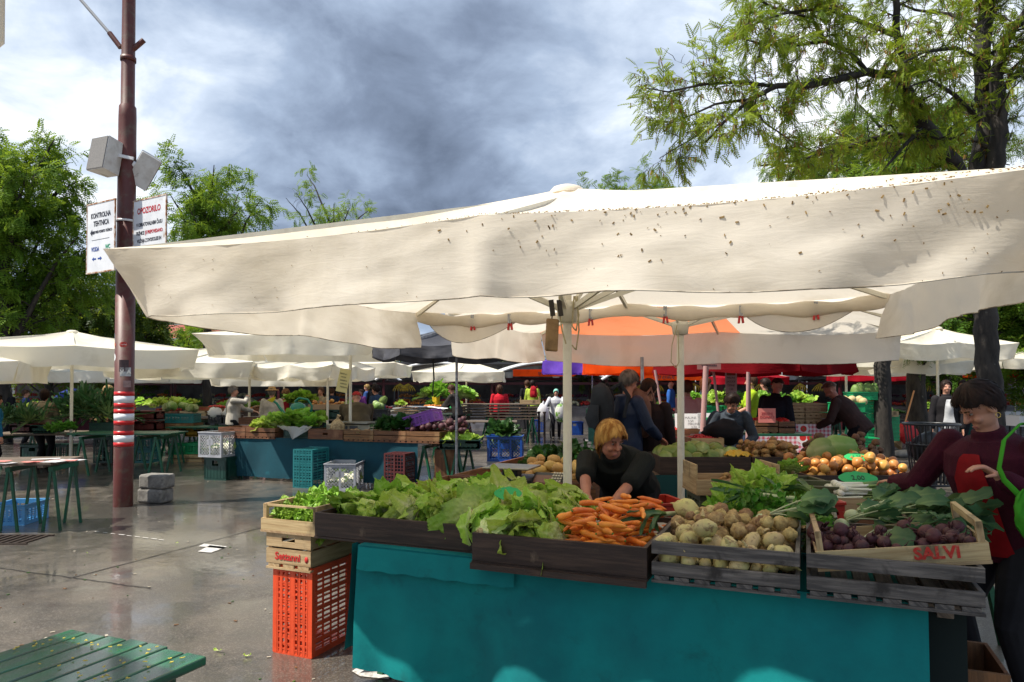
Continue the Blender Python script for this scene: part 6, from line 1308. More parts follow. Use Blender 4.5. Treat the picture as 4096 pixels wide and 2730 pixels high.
pile(MF(407, .77, .02), .95, .5, 34, BEE, S1(.04), 'beetroot', 'dark earthy beetroot at the right end of the middle stall', 'beetroot', 'beetroot on the middle stall', lambda x, y: .09+.09*math.sin(x/.95*3.14), 41, 'any', (1, 1.5), 4)
pile(MF(345, .77, .02), .7, .5, 22, CEL, S1(.04), 'celeriac', 'earthy root in the hand hole crate of the middle stall', 'root vegetable', 'loose roots on the middle stall', lambda x, y: .07, 42, 'any', (.7, 1.1), 4)
b = lump(.13, 6, 1, .9, 1.15, .12, 3); b.tube([(0, 0, .13), (.01, 0, .18), (.03, 0, .22)], [.04, .02, .035], 8); o = b.build('netted_bag', mat('net_potato', (.50, .36, .18), .6, col2=(.30, .20, .09), scale=26, lo=.48, hi=.55, bump=.6)); o.matrix_world = MF(331, .93, .2); tag(o, 'netted bag of small pale potatoes on the middle stall', 'bag')
pc = frameM(mpos(400, .93)+mv*.2, (mu+Vector((0, 0, .28))).normalized(), mv); z_ = Vector((pc[0][2], pc[1][2], pc[2][2]))
pcrate('purple plastic crate tilted on top of the beetroot', 'purple', pc, .55, .36, .2, 'bars')
crate_px('black plastic crate of earthy roots beside the thin pole', 'black', 338, 376, 435, 424, 12.3, 'bars')
ms = thing('market_scale', 'cream market scale with three dark displays on the middle stall', 'scale', (0, 0, 0)); ms.matrix_world = MF(313, .86, .45); b = MB(); b.box((.45, .15, .06), (.95, .35, .12)); b.build('case', mat('case_cream', (.52, .47, .33), .5), ms, .02); b = MB(); b.box((.5, .12, .15), (.7, .42, .02)); b.build('pan', mat('scale_pan', (.34, .33, .27), .3, metal=.7), ms)
b = MB()
for i in range(3): b.box((.14+.2*i, -.03, .06), (.15, .02, .07))
b.build('display', mat('lcd_grey', (.12, .13, .14), .2), ms)
# watering can
wc = thing('watering_can', 'dark green watering can with a yellow rose above the pale lettuce', 'watering can', at(298, 421, 12.9), R(0)); gm = mat('can_green', (.005, .16, .10), .3); b = MB(); b.lathe([(.001, 0), (.15, 0), (.165, .06), (.16, .22), (.12, .31), (.04, .35), (.001, .355)], 18); b.build('body', gm, wc)
b = MB(); b.tube([(-.12, 0, .06), (-.28, 0, .16), (-.40, 0, .33), (-.47, 0, .38)], [.05, .032, .022, .02], 10); b.build('spout', gm, wc); b = MB(); b.tube([(-.47, 0, .36), (-.50, 0, .42)], [.03, .085], 12); b.build('rose', mat('rose_yellow', (.7, .55, .03), .4), wc)
b = MB(); b.tube([(.14, 0, .06), (.24, 0, .14), (.26, 0, .28), (.18, 0, .40), (.02, 0, .43), (-.06, 0, .36)], .02, 10); b.build('handle', gm, wc)
# crates on the ground before it
g1 = onz(204, 479.5)
pcrate('dark green plastic crate on the ground under a grey one', 'dkgreen', AX4(g1, -.33), .48, .6, .40, 'solid')
pcrate('grey latticed crate of cauliflower on top of the dark green one', 'grey', AX4(g1+Vector((-.08, -.06, .405)), -.33), .5, .62, .44, 'mesh')
x_ = Vector((0, 0, 1)); g2 = onz(293, 487.5); m_ = Matrix((x_, mu, x_.cross(mu))).transposed().to_4x4(); m_.translation = g2
tc_ = pcrate('teal plastic crate standing on end before the blue drape', 'teal', m_, .62, .36, .46, 'bars', nx=14, nz=3)
b = MB()
for i in range(1, 14): b.box((.62*i/14, .18, .004), (.012 if i % 3 else .03, .35, .008))
for i in range(1, 6): b.box((.31, .36*i/6, .004), (.6, .012 if i % 2 else .03, .010))
b.build('base_grid', plast('teal', PL_['teal']), tc_)
g3 = onz(324, 490.5); pcrate('grey latticed crate of cauliflower on the wet ground', 'grey', AX4(g3, -.02), .50, .62, .42, 'mesh')
caul = mat('cauliflower', (.68, .66, .50), .7, bump=.7, bscale=30); CAUL = []
for s in range(2):
    b = lump(.085, s, 1, 1, .8, .22, 4.5); 
    for i in range(8): leaf(b, Matrix.Rotation(i*.8, 4, 'Z') @ T4(0, .05, -.05) @ Matrix.Rotation(1.1, 4, 'X'), .13, .05, .1, -.5, .01, s*30+i, mi=1, nu=4, nv=5)
    CAUL.append(vmesh('cauliflower', b, caul, cabl_m))
for M0, lb in ((AX4(g3, -.02), 'in the grey crate on the wet ground'), (AX4(g1+Vector((-.08, -.06, .405)), -.33), 'in the stacked grey crate')):
    for i in range(7): spawn(CAUL[i % 2], M0 @ T4(.1+.14*(i % 3)+.02*i/3, .14+.16*(i//3), .1+.06*(i//3)) @ Matrix.Rotation(i, 4, 'X'), 'cauliflower', 'white cauliflower '+lb, 'cauliflower', 'cauliflowers '+lb)
g4 = onz(384, 490); m_ = Matrix((x_, mu, x_.cross(mu))).transposed().to_4x4(); m_.translation = g4
pcrate('maroon plastic crate standing on end at the right of the blue drape', 'maroon', m_, .58, .36, .40, 'bars', nx=20, nz=4)
g5 = onz(487, 486); pcrate('grey brown latticed crate below the blue one', 'grey', AX4(g5, -.08), .62, .42, .40, 'mesh')
pcrate('bright blue latticed crate of cabbage on a grey one', 'blue', AX4(g5+Vector((-.0, 0, .405)), -.08), .58, .42, .42, 'mesh')
for i in range(5): spawn(CAB[i % 4], Matrix.Translation(g5+Vector((.15+.09*i, .2+.05*(i % 2), .70+.05*(i % 3)))) @ Matrix.Rotation(i, 4, 'X'), 'cabbage', 'dark cabbage in the bright blue crate', 'cabbage', 'cabbages in the blue crate')
heap(SPI, Matrix.Translation(g5+Vector((.3, .2, .8))), .35, .3, .1, 8, 'leaf_greens', 'loose dark leaves on top of the bright blue crate', 'greens', 'leaves on the blue crate', 1.4)
pcrate('black green crate of lettuce on trestle legs at the right of the middle stall', 'dkgreen', AX4(at(440, 449.5, 10.9)), .62, .5, .15, 'solid')
heap(SPG, AX4(at(458, 445, 11.1)), .5, .3, .1, 6, 'leaf_lettuce', 'lettuce in the black green crate at the right of the middle stall', 'lettuce', 'lettuce in the black green crate', 1.2)
tray('brown wooden box standing on end under the black green crate', frameM(onz(453, 488), Vector((0, 0, 1)), Vector((0, 1, 0))), .62, .35, .3, wood_br, name='wooden_box', cat='box', bevel=0)
trestle_table('narrow trestle at the right end of the middle stall', MF(425, 0, .1), .75, .6, .735, wood_tbl, 4, group=None)
nt_ = thing('notice', 'yellow printed notice tied to the pole of the middle stall', 'notice', at(343.5, 380.5, 12.35)); b = MB(); b.box((0, 0, 0), (.20, .006, .42), Matrix.Rotation(R(12), 3, 'Y')); b.build('sheet', mat('paper_yellow', (.62, .55, .25), .7), nt_)
for i in range(5): lettering(('OBVESTILO', 'KMETIJA', 'ZELENJAVA', 'DOMAČA', 'PRIDELAVA')[i], .034, ink, nt_, T4(0, -.006, .12-.06*i) @ Matrix.Rotation(R(12), 4, 'Y') @ UP, .75)
b = MB(); [b.bar(at(344+1.5*k, 371, 12.3), at(345+1.5*k, 376, 12.3), .02) for k in range(4)]; b.build('clips', dark_m, nt_)
# ---------------------------------------------------------------- plank tables, trestles and boards standing empty
table_at('long grey plank table before the stacked boards', 430, 517, 421.5, 17.5, .7, wood_tbl)
table_at('plank table left of the thin steel pole', 392, 449, 424, 16.0, .8, wood_tbl)
table_at('green trestle table with folded white sheets', 425, 470, 414.5, 20, 1.0)
b = MB()
for k in range(3): b.grid(lambda u, v, k=k: Vector((1.5*(u-.5)+.1*k, .5*(v-.5), .07*k+.04*fbm((u*3, v*3, k), 3)+.05*math.sin(u*3.1))), 16, 6)
o = b.build('folded_sheets', mat('sheet_white', (.80, .79, .76), .8)); o.location = at(413, 413.5, 19); tag(o, 'folded white sheets on the table behind the cabbages', 'cloth')
sb = [thing('table_board', 'loose plank tabletop in the stack on green trestles, ' + ['topmost', 'second from the top', 'third from the top', 'third from the bottom', 'second from the bottom', 'bottom one'][k], 'tabletop', at(461, 404.5, 20.3)-Vector((0, 0, .085*k)), 0, 'stacked plank tabletops') for k in range(6)]
for k, t in enumerate(sb):
    b = MB()
    for i in range(6): b.box((1.12, .09+.16*i, 0), (2.25+.03*(k % 2), .145, .03))
    for x in (.2, 1.1, 2.0): b.box((x, .5, -.032), (.06, .95, .03))
    b.build('boards', wood_tbl, t)
tz = at(461, 417.5, 20.3).z
for i, x in enumerate((.15, .75, 1.5, 2.1)):
    t = thing('trestle', 'green steel trestle under the stacked boards, %s from the left' % ['first', 'second', 'third', 'fourth'][i], 'trestle', (sb[0].location.x+x, sb[0].location.y, 0), 0, 'green trestles under the boards'); b = MB(); b.bar((0, 0, tz-.03), (0, 1, tz-.03), .05); b.build('bar', green_p, t)
    for y in (.03, .97):
        for s in (-1, 1): b = MB(); b.bar((s*.01, y, tz-.05), (s*.17, y, 0), .03); b.build('leg', green_p, t)
for i in range(4):
    t = thing('trestle', 'spare trestle leaning in the row right of the boards, %s in line' % ['first', 'second', 'third', 'last'][i], 'trestle', onz(528+5.5*i, 441+i*.6), .9, 'spare trestles'); m = green_p if i < 2 else iron; b = MB(); b.bar((-.05, 0, .9), (.05, 0, .9), .05); b.build('bar', m, t)
    for s in (-1, 1): b = MB(); b.bar((s*.02, 0, .9), (s*.16, .1*s, 0), .03); b.build('leg', m, t)
fc = tray('pale crate with orange corner posts on the stacked boards', AX4(at(520, 403.7, 20.5)), .6, .4, .11, wood_lt, posts=1, post_h=.2, th=.01, name='fruit_crate', cat='crate', bevel=0)
heap(SPL, AX4(at(444, 402, 20.2)), 1.3, .6, .45, 18, 'leaf_greens', 'big heap of parsley and salad before the man in brown', 'greens', 'salad heap before the man in brown', 2.0)
tagcard('green leaf shaped price tag on the far salad heap', at(455, 406, 19.7), 0, 1.2, None, 1.8)
# the empty tables at the lower left
def slatted_table(): pass
C0 = onz(73, 628, .75); C1 = onz(208, 656, .75); ax = (C1-C0).normalized(); ay = Vector((ax.y, -ax.x, 0))
gt = thing('slatted_table', 'wet dark green slatted table with yellow blossoms at the lower left', 'table', (0, 0, 0)); gt.matrix_world = frameM(Vector((C0.x, C0.y, 0)), ax, Vector((-ax.y, ax.x, 0))); wd = (C1-C0).length
wetg = mat('wet_green_paint', (.006, .115, .05), .22, col2=(.012, .06, .035), scale=4, lo=.42, hi=.6, rough2=.05, coat=1.0, bump=.12, bscale=60, uv=True, stretch=(1, 6, 1), stain=(.10, .075, .03), sscale=26, slo=.70, shi=.78)
b = MB()
for i in range(7): b.box((wd*(i+.5)/7, -1.0+.012*rnd.uniform(-1, 1), .735), (wd/7*.90, 2.0, .03))
b.build('tabletop', wetg, gt, .005)
b = MB()
for y in (-.14, -1.0, -1.86): b.box((wd/2, y, .695), (wd-.03, .07, .045))
b.build('crossbar', mat('ochre_edge', (.16, .08, .02), .5, col2=(.01, .06, .03), scale=9), gt, .004)
for y in (-.4, -1.6):
    for x in (.08, wd-.08): b = MB(); b.bar((x, y, .67), (x, y+(.15 if y > -1 else -.15), 0), .04); b.build('leg', green_p, gt)
yb = mat('yellow_blossom', (.55, .42, .06), .7); b = MB()
for _ in range(90):
    p = gt.matrix_world @ Vector((rnd.uniform(0, wd), -abs(rnd.gauss(0, .5)), .757))
    for k in range(4): a = rnd.random()*6.28; b.bar(p, p+Vector((math.cos(a), math.sin(a), .1))*rnd.uniform(.003, .008), .0028, .002)
tag(b.build('blossom_litter', yb), 'yellow star shaped blossoms fallen on the wet green table', 'litter', kind='stuff')
t2 = trestle_table('brown plank table on green A frame legs at the left edge', AX4((-7.3, 7.35, 0), R(9)), 2.2, .78, .78, wood_tbl, 7, legs=False, group=None)
for x in (1.72, 2.16-.0):
    o = MB(); o.bar((x, .08, .70), (x, .7, .70), .05); tr = o.build('trestle', green_p, t2)
    for y in (.12, .62):
        for s in (-1, 1): b = MB(); b.bar((x+s*.012, y, .70), (x+s*.09, y, 0), .026); b.build('leg', green_p, tr)
b = MB()
for i in range(9): b.box((rnd.uniform(-.35, .35), rnd.uniform(-.15, .15), .003*i), (rnd.uniform(.12, .3), rnd.uniform(.08, .2), .003), Matrix.Rotation(rnd.uniform(-.5, .5), 3, 'Z'), mi=i % 2)
o = b.build('paper_scraps', [ww, mat('card_pink', (.72, .22, .18), .6)]); o.location = at(34, 458.5, 7.75); o.location.z = .786; tag(o, 'scattered price papers on the brown plank table', 'papers')
pcrate('light blue plastic crate on the ground at the left edge', 'ltblue', AX4(onz(-12, 526), .1), .4, .5, .24, 'bars')
# concrete blocks by the post
blk = mat('concrete_block', (.25, .235, .21), .9, col2=(.15, .14, .125), scale=9, bump=.5, bscale=40, stain=(.08, .075, .065), sscale=5)
for k in range(2):
    t = thing('concrete_block', ['lower', 'upper'][k]+' rough concrete block stacked beside the red post', 'block', onz(148, 504.5)+Vector((0.02*k, .2, .20*k)), -.25+.05*k, 'concrete blocks by the post'); b = MB(); b.box((0, 0, .10), (.40, .26, .197)); b.build('block', blk, t, .03)
# ---------------------------------------------------------------- left stalls
table_at('green plank table behind the red post', 66, 168, 433.5, 12.7, .8, green_p)
heap(SPP, AX4(at(58, 432, 13)), .35, .3, .12, 7, 'leaf_greens', 'small heap of parsley on the green plank table', 'herbs', 'parsley on the green table', 1.3)
table_at('green plank table left of the middle stall', 165, 223, 427, 15, .8, green_p)
for lb, col, x0, x1, yb_, yt, d, st_ in (
    ('dark teal crate standing under the green plank table', 'dkgreen', 93, 110, 463, 437, 14.6, 'bars'), ('teal crate, lower one right of the red post', 'teal', 132, 153, 463, 450, 14.4, 'bars'), ('teal crate, upper one right of the red post', 'teal', 132, 152, 449.5, 437, 14.4, 'bars'),
    ('bright green crate on the wooden one, left of the pair', 'green', 168, 184, 455, 444, 15.2, 'bars'), ('bright green crate on the wooden one, right of the pair', 'green', 184.5, 201, 454, 443, 15.2, 'bars'), ('yellow crate under the green plank table edge', 'yellow', 185, 200, 436.5, 429, 15.4, 'solid'),
    ('dark teal crate of white cabbages behind the red post', 'teal', 153, 193, 423, 414, 15.5, 'bars'), ('maroon crate, upper one touching the red post', 'maroon', 132, 153, 420, 411, 14.8, 'solid'), ('maroon crate, lower one touching the red post', 'maroon', 132, 153, 431, 421, 14.8, 'solid'),
    ('black crate with a white plastic bag left of the pale jacket', 'black', 208, 222, 423.5, 415, 15.6, 'bars'), ('black crate with a crumpled white bag right of it', 'black', 223, 238, 423.5, 415, 15.6, 'bars'),
    ('dark teal crate under the dark leeks', 'dkgreen', 89, 114, 431.5, 423, 13.8, 'bars'), ('maroon crate under the pale greens at the left edge', 'maroon', 10, 29, 433, 424, 13.2, 'solid'), ('dark green crate beside the maroon one at the left', 'dkgreen', 30, 52, 433, 425, 13.2, 'solid'),
    ('dark green crate of celery on the middle back row', 'dkgreen', 289, 316, 411, 403, 16.5, 'bars'), ('dark green crate, left of the pair under the brown cartons', 'dkgreen', 308, 326, 419, 409.5, 16.2, 'solid'), ('dark green crate, right of the pair under the brown cartons', 'dkgreen', 327, 345, 419, 409.5, 16.2, 'solid'),
    ('brown carton crate with tape behind the watering can', 'maroon', 292, 309, 421, 411, 16.4, 'solid'), ('black crate of pale cabbages behind the stooping coat', 'black', 370, 386, 417, 409, 15.8, 'bars'), ('black crate below the pale cabbages', 'black', 371, 387, 426, 417.5, 15.8, 'solid'), ('black crate at the bottom of the cabbage stack', 'black', 371, 387, 435, 426.5, 15.8, 'solid'),
    ('dark crate under the table at the far left', 'dkgreen', 20, 45, 462, 445, 14.6, 'solid'), ('teal crate under the table beside the pole', 'dkgreen', 48, 66, 463, 445, 14.8, 'bars'), ('blue crate behind the bicycle', 'blue', 567, 583, 435, 422, 21, 'solid'), ('blue crate stack foot left of the bicycle', 'blue', 534, 546, 432, 420, 24, 'bars'), ('red crate under the boards', 'red', 492, 505, 436, 420, 21, 'solid')):
    crate_px(lb, col, x0, x1, yb_, yt, d, st_, rz=0)
tray('pale wooden crate under the bright green pair', AX4(at(168, 462.5, 15.15)), .74, .5, .17, wood_lt, slat=.02, th=.01, name='fruit_crate', cat='crate', bevel=0)
tray('brown wooden crate below the white cabbages', AX4(at(153, 429, 15.4)), .9, .5, .12, wood_br, slat=.02, th=.01, name='fruit_crate', cat='crate', bevel=0)
ces = tray('brown crate stamped FRIGOLE CESENA behind the cabbages', AX4(at(186, 410.5, 17)), .66, .4, .09, wood_br, th=.01, name='fruit_crate', cat='crate', bevel=0); lettering('FRIGOLE CESENA', .07, inkr, ces, T4(.33, -.003, .045) @ UP, .85)
tray('brown wooden crate left of the watering can', AX4(at(238, 424, 15.3)), .5, .4, .14, wood_br, th=.01, name='fruit_crate', cat='crate', bevel=0)
for i, (x0, x1) in enumerate(((308, 326), (327, 345))): tray(['left', 'right'][i]+' flat brown carton of white onions behind the stooping coat', AX4(at(x0, 409, 16.2)), pxw(x0, x1, 16.2)-.01, .4, .11, mat('carton', (.34, .24, .15), .8, col2=(.28, .2, .12), scale=3), name='carton', cat='carton', bevel=0)
for i in range(2):
    b = lump(.16, 12+i, 1.1, .8, .9, .35, 2.4); o = b.build('plastic_bag', mat('bag_white', (.78, .78, .77), .4, transl=.3)); o.location = at(215+15*i, 413.5, 15.7); tag(o, ['crumpled white bag in the left black crate', 'crumpled white bag in the right black crate'][i], 'bag')
pile(AX4(at(154, 415, 15.55)), .85, .40, 7, CAB, S1(.085), 'cabbage', 'white cabbage in the dark teal crate behind the post', 'cabbage', 'white cabbages behind the post', lambda x, y: .02+.12*math.sin(x/.85*3.14), 51, 'any', (.8, 1.0), 4)
pile(AX4(at(370, 410.5, 15.9)), .36, .36, 4, CAB, S1(.085), 'cabbage', 'pale cabbage in the black crate behind the stooping coat', 'cabbage', 'pale cabbages in the black crate', lambda x, y: .02, 52, 'any', (.8, 1.0), 4)
pile(AX4(at(310, 407, 16.25)), .8, .34, 30, ONI, S1(.042), 'garlic_bulb', 'white bulb in the brown cartons', 'bulb', 'white bulbs in the cartons', lambda x, y: .0, 53, 'any', (.9, 1.1), 3)
table_at('dark table under the leeks of the left stall', -20, 150, 434, 13.7, 1.2, wood_tbl)
heap(SPK, AX4(at(93, 423, 14.2)), .95, .6, .42, 26, 'leek_bundle', 'dark leek greens in the big heap beside the left pole', 'leeks', 'dark leeks beside the left pole', 1.5, .9)
heap(SPK, AX4(at(18, 424, 13.4)), .9, .5, .12, 16, 'leek_bundle', 'pale leek greens on the crates at the left edge', 'leeks', 'leeks at the left edge', 1.2, .4)
heap(SPG, AX4(at(33, 421, 14)), .5, .4, .18, 9, 'leaf_lettuce', 'pale lettuce left of the beige jacket', 'lettuce', 'lettuce left of the beige jacket', 1.3)
heap(SPL, AX4(at(78, 417, 16)), .8, .5, .2, 9, 'leaf_lettuce', 'green salad behind the leek heap', 'lettuce', 'salad behind the leek heap', 1.3)
heap(SPG, AX4(at(165, 408, 17)), 1.6, .5, .14, 14, 'leaf_greens', 'yellow green salad behind the white cabbages', 'greens', 'salad behind the cabbages', 1.2)
heap(SPL, AX4(at(300, 404, 16.7)), .7, .4, .2, 10, 'leaf_greens', 'green celery leaves behind the watering can', 'greens', 'celery behind the watering can', 1.4)
table_at('table of the back stall left of the watering can', 190, 270, 418, 16.8, 1.0, wood_tbl); table_at('table of the back stall right of the watering can', 285, 395, 419.5, 16.1, 1.0, wood_tbl); table_at('table at the back behind the cabbages', 130, 196, 418, 16.9, 1, wood_tbl)
for i, (x, f) in enumerate(((205, 'tomato'), (222, 'tomato'), (270, 'pale'), (250, 'brown'))):
    c = tray('back row tray of '+['red tomatoes left of the pale jacket', 'red tomatoes hidden by the pale jacket', 'pale roots by the hat', 'brown roots by the hat'][i], AX4(at(x, 412, 17.2)), .42, .4, .1, wood_br, th=.01, name='fruit_crate', cat='crate', bevel=0); b = MB(); ball_heap(b, (.21, .2, .08), .36, .34, .06, .04, 24); b.build('fruit_heap', fm(f), c)['kind'] = 'stuff'
b = MB()
for _ in range(260):
    p = onz(rnd.uniform(-20, 420), 389+rnd.uniform(.25, 1)**2*300, .004); s = rnd.uniform(.004, .016)
    b.box(p, (s*2, s, .003), Matrix.Rotation(rnd.random()*6, 3, 'Z'), mi=rnd.randrange(3))
tag(b.build('paving_litter', [fm('brown'), fm('leaf'), mat('litter_pale', (.4, .36, .28), .7)]), 'tiny crumbs of leaf and dirt scattered on the wet paving', 'litter', kind='stuff')
# little leaves dropped on the paving
b = MB()
for x, y, s in ((218, 651, .04), (247, 656, .035), (356, 452+35, .05), (177, 543, .02), (88, 553, .02), (975, 640, .05), (960, 655, .06), (300, 648, .02), (363, 484, .06)):
    p = onz(x, y, .008)
    for k in range(3): leaf(b, Matrix.Translation(p) @ Matrix.Rotation(rnd.random()*6, 4, 'Z') @ Matrix.Rotation(.15, 4, 'X'), s*.8, s*.25, .1, .4, .006, int(x)+k, nu=3, nv=4)
tag(b.build('leaf_scraps', let_m), 'small green leaf scraps dropped on the wet paving', 'leaf litter', kind='stuff')
# ---------------------------------------------------------------- people
skin = mat('skin', (.52, .27, .18), .5, col2=(.46, .21, .14), scale=9, spec=.35); skin2 = mat('skin_ruddy', (.44, .19, .12), .5, col2=(.38, .15, .10), scale=12, spec=.35, bump=.05)
def fabric(n, c, c2=None, **k): return mat('fabric_'+n, c, k.pop('rough', .85), col2=c2 or tuple(q*.65 for q in c), scale=k.pop('scale', 5), bump=k.pop('bump', .25), bscale=k.pop('bscale', 12), spec=.2, **k)
def hairm(n, c, c2=None): return mat('hair_'+n, c, .55, col2=c2 or tuple(q*.5 for q in c), scale=30, stretch=(1, 1, .25), lo=.4, hi=.6, spec=.15)
def ik(S, T, a, b, hint):
    S, T, hint = Vector(S), Vector(T), Vector(hint); d = T-S; L = min(d.length, (a+b)*.999); d.normalize(); x = (a*a-b*b+L*L)/(2*L); h = math.sqrt(max(0, a*a-x*x)); hp = (hint-d*hint.dot(d)).normalized(); return S+d*x+hp*h, S+d*L
def limb(b, pts, rad, n=12, side=None):
    b.tube(pts, rad, n, side=side)
    for p, r in ((pts[0], rad[0]), (pts[-1], rad[-1])):
        r = r if not hasattr(r, '__len__') else min(r); b.ell(p, r*1.0, 12, 8)
def hand(b, w, d, pn, s=1.0, curl=.5, side=1):
    """palm, four unequal fingers and a side thumb; d along the hand, pn the palm normal"""
    d = Vector(d).normalized(); pn = Vector(pn); pn = (pn-d*pn.dot(d)).normalized(); x = d.cross(pn)*side; w = Vector(w)
    b.tube([w-d*.015*s, w+d*.03*s, w+d*.075*s, w+d*.09*s], [(.024*s, .019*s), (.035*s, .016*s), (.040*s, .014*s), (.036*s, .012*s)], 12, side=x)
    for i, (o, L) in enumerate(((-.030, .070), (-.010, .079), (.010, .074), (.029, .058))):
        p = w+d*.085*s+x*o*s; pts = [p]; dd = d+x*o*1.6
        for k in range(3): dd = (dd+pn*curl*(.5+.15*i*.3)).normalized(); pts.append(pts[-1]+dd*L*s*(.42, .32, .26)[k])
        b.tube(pts, [.0095*s, .009*s, .0082*s, .0065*s], 8); b.ell(pts[-1], .0066*s, 8, 6)
    p = w+d*.025*s-x*.028*s; t1 = p+(d*.6-x*.8+pn*.35)*.04*s; t2 = t1+(d*.9-x*.25+pn*(.3+curl*.4))*.032*s
    b.tube([p, t1, t2], [.014*s, .011*s, .0075*s], 8); b.ell(t2, .0076*s, 8, 6)
def soft(o, vox, it=4, fac=.5):
    m = o.modifiers.new('remesh', 'REMESH'); m.mode = 'VOXEL'; m.voxel_size = vox; m.use_smooth_shade = True; k = o.modifiers.new('smooth', 'SMOOTH'); k.iterations = it; k.factor = fac
EARS = {}
def person(label, P, rz, H=1.68, lean=0, head=(0, 0), L=None, Rr=None, top=None, bottom=None, hair=None, style='short', sk=None, vox=.014, sleeve=1.0, shoes=None, feet=((-.10, .02), (.10, -.02)), girth=1.0, elbow=((-.6, -.6, -.3), (.6, -.6, -.3)), shirt=None, hood=None, curl=(.45, .45), coat=0, tilt=0, group=None, hat=None):
    s = H/1.7; sk = sk or skin; t = thing('person', label, 'person', P, rz, group)
    la = R(lean); sd = Vector((math.sin(R(tilt)), math.sin(la), math.cos(la))).normalized(); pel = Vector((0, -.16*math.sin(la)*s, (.93-.02*(lean > 30))*s)); nk = pel+sd*.50*s; sh = nk-sd*.045*s; X = Vector((1, 0, 0))
    hp, hy = R(head[0]), R(head[1]); hd = (sd*.55+Vector((0, math.sin(hp)*.6, .75))).normalized(); hc = nk+hd*.165*s
    HM = Matrix.Translation(hc) @ Matrix.Rotation(hy, 4, 'Z') @ Matrix.Rotation(-hp, 4, 'X') @ Matrix.Scale(s, 4)
    EARS[label] = HM @ Vector((-.082, -.004, -.052)); g = girth; b = MB(); near = vox < .01
    tor = [(pel-sd*.06*s, .155*g, .115*g), (pel+sd*.05*s, .165*g, .12*g), (pel+sd*.18*s, .148*g, .108*g), (pel+sd*.33*s, .175*g, .122*g), (pel+sd*.43*s, .165*g, .10*g), (nk-sd*.01*s, .075, .065)]
    b.tube([q[0] for q in tor], [(q[1]*s*.94, q[2]*s*.94) for q in tor], 16, side=X); limb(b, [nk-sd*.05*s, nk+hd*.05*s, hc-hd*.03*s], [.058*s, .052*s, .055*s])
    b.M = HM; b.ell((0, -.008, .03), (.074, .092, .088), 18, 12); b.ell((0, .022, -.045), (.056, .062, .066), 16, 10); b.ell((0, .045, -.088), (.028, .026, .022), 10, 8); b.ell((0, .098, -.022), (.013, .022, .014), 10, 8); b.tube([(0, .082, .018), (0, .104, -.018)], [.009, .013], 8)
    for sx_ in (-1, 1):
        b.ell((sx_*.076, -.005, -.012), (.010, .020, .032), 10, 8); b.ell((sx_*.035, .066, -.03), (.024, .02, .022), 10, 8); b.ell((sx_*.028, .079, .022), (.022, .012, .008), 10, 6)
    b.ell((0, .078, -.062), (.024, .012, .007), 10, 6); b.ell((0, .076, -.075), (.020, .012, .007), 10, 6); b.M = None
    arms = []
    for k, (sx_, T_) in enumerate(((-1, L), (1, Rr))):
        S0 = sh+X*sx_*.172*s*g; T0 = Vector(T_) if T_ is not None else S0+Vector((sx_*.07, .04, -.53))*s
        e, w_ = ik(S0, T0, .285*s, .255*s, elbow[k]); arms.append((S0, e, w_)); limb(b, [S0, S0.lerp(e, .5), e, e.lerp(w_, .35), w_], [.048*s, .043*s, .037*s, .038*s, .026*s], 10, None); d = (w_-e).normalized()
        hand(b, w_, d, Vector((0, 0, -1)) if abs(d.z) < .8 else Vector((-sx_, 0, 0)), s, curl[k], sx_)
    legs = []
    for sx_, f in ((-1, feet[0]), (1, feet[1])):
        h0 = pel+Vector((sx_*.092*s*g, 0, -.03)); an = Vector((f[0]*s, f[1]*s-.03, .085*s)); kn, an = ik(h0, an, .44*s, .44*s, (0, 1, 0)); legs.append((h0, kn, an)); limb(b, [h0, h0.lerp(kn, .5), kn, kn.lerp(an, .35), an], [.082*s*g, .07*s*g, .052*s, .05*s, .036*s])
    body = b.build('body', sk, t); soft(body, vox if near else max(vox, .012), 3 if near else 2)
    if near:
        for sx_ in (-1, 1):
            q = MB(); q.M = HM; q.ell((sx_*.029, .0745, .006), (.0095, .008, .0048), 10, 8); q.M = None; q.build('eye', mat('eye_white', (.30, .27, .25), .35), t)
            q = MB(); q.M = HM; q.ell((sx_*.029, .0822, .006), (.0052, .0024, .0046), 10, 6); q.bar((sx_*.014, .0895, .027), (sx_*.046, .081, .026), .006, .006); q.M = None; q.build('brow', hairm('brow', (.10, .06, .03)), t)
        q = MB(); q.M = HM; q.ell((0, .0885, -.0635), (.021, .005, .0045), 10, 6); q.ell((0, .086, -.0725), (.017, .005, .0045), 10, 6); q.M = None; q.build('lips', mat('lips', (.36, .12, .10), .45), t)
    # clothes
    b = MB(); ex = .026*s if near else .022*s
    tt = [(pel-sd*(.10+coat)*s, (.165+coat*.1)*g, .125*g)]+tor[1:5]+[(nk-sd*.0*s, .095, .085)]
    b.tube([q[0] for q in tt], [(q[1]*s+ex, q[2]*s+ex) for q in tt], 18, side=X)
    for S0, e, w_ in arms:
        if sleeve >= .9: w2 = e.lerp(w_, .86); limb(b, [S0, S0.lerp(e, .5), e, e.lerp(w_, .4), w2], [.062*s+ex*.5, .055*s+ex*.5, .05*s+ex*.5, .05*s+ex*.4, .041*s+ex*.3])
        else:
            q = S0.lerp(e, min(1, sleeve*1.5)); pts, rd = [S0, S0.lerp(q, .5), q], [.064*s+ex*.5, .058*s+ex*.5, .056*s+ex*.5]
            if sleeve > .66: pts.append(e.lerp(w_, .25)); rd.append(.053*s+ex*.4)
            limb(b, pts, rd)
    if hood: b.tube([nk+Vector((0, -.06, -.03))*s, nk+Vector((0, -.08, .03))*s], [(.11*s, .06*s), (.08*s, .04*s)], 12, side=X)
    else: b.tube([nk-sd*.03*s, nk+hd*.045*s], [.085*s, .074*s], 14)
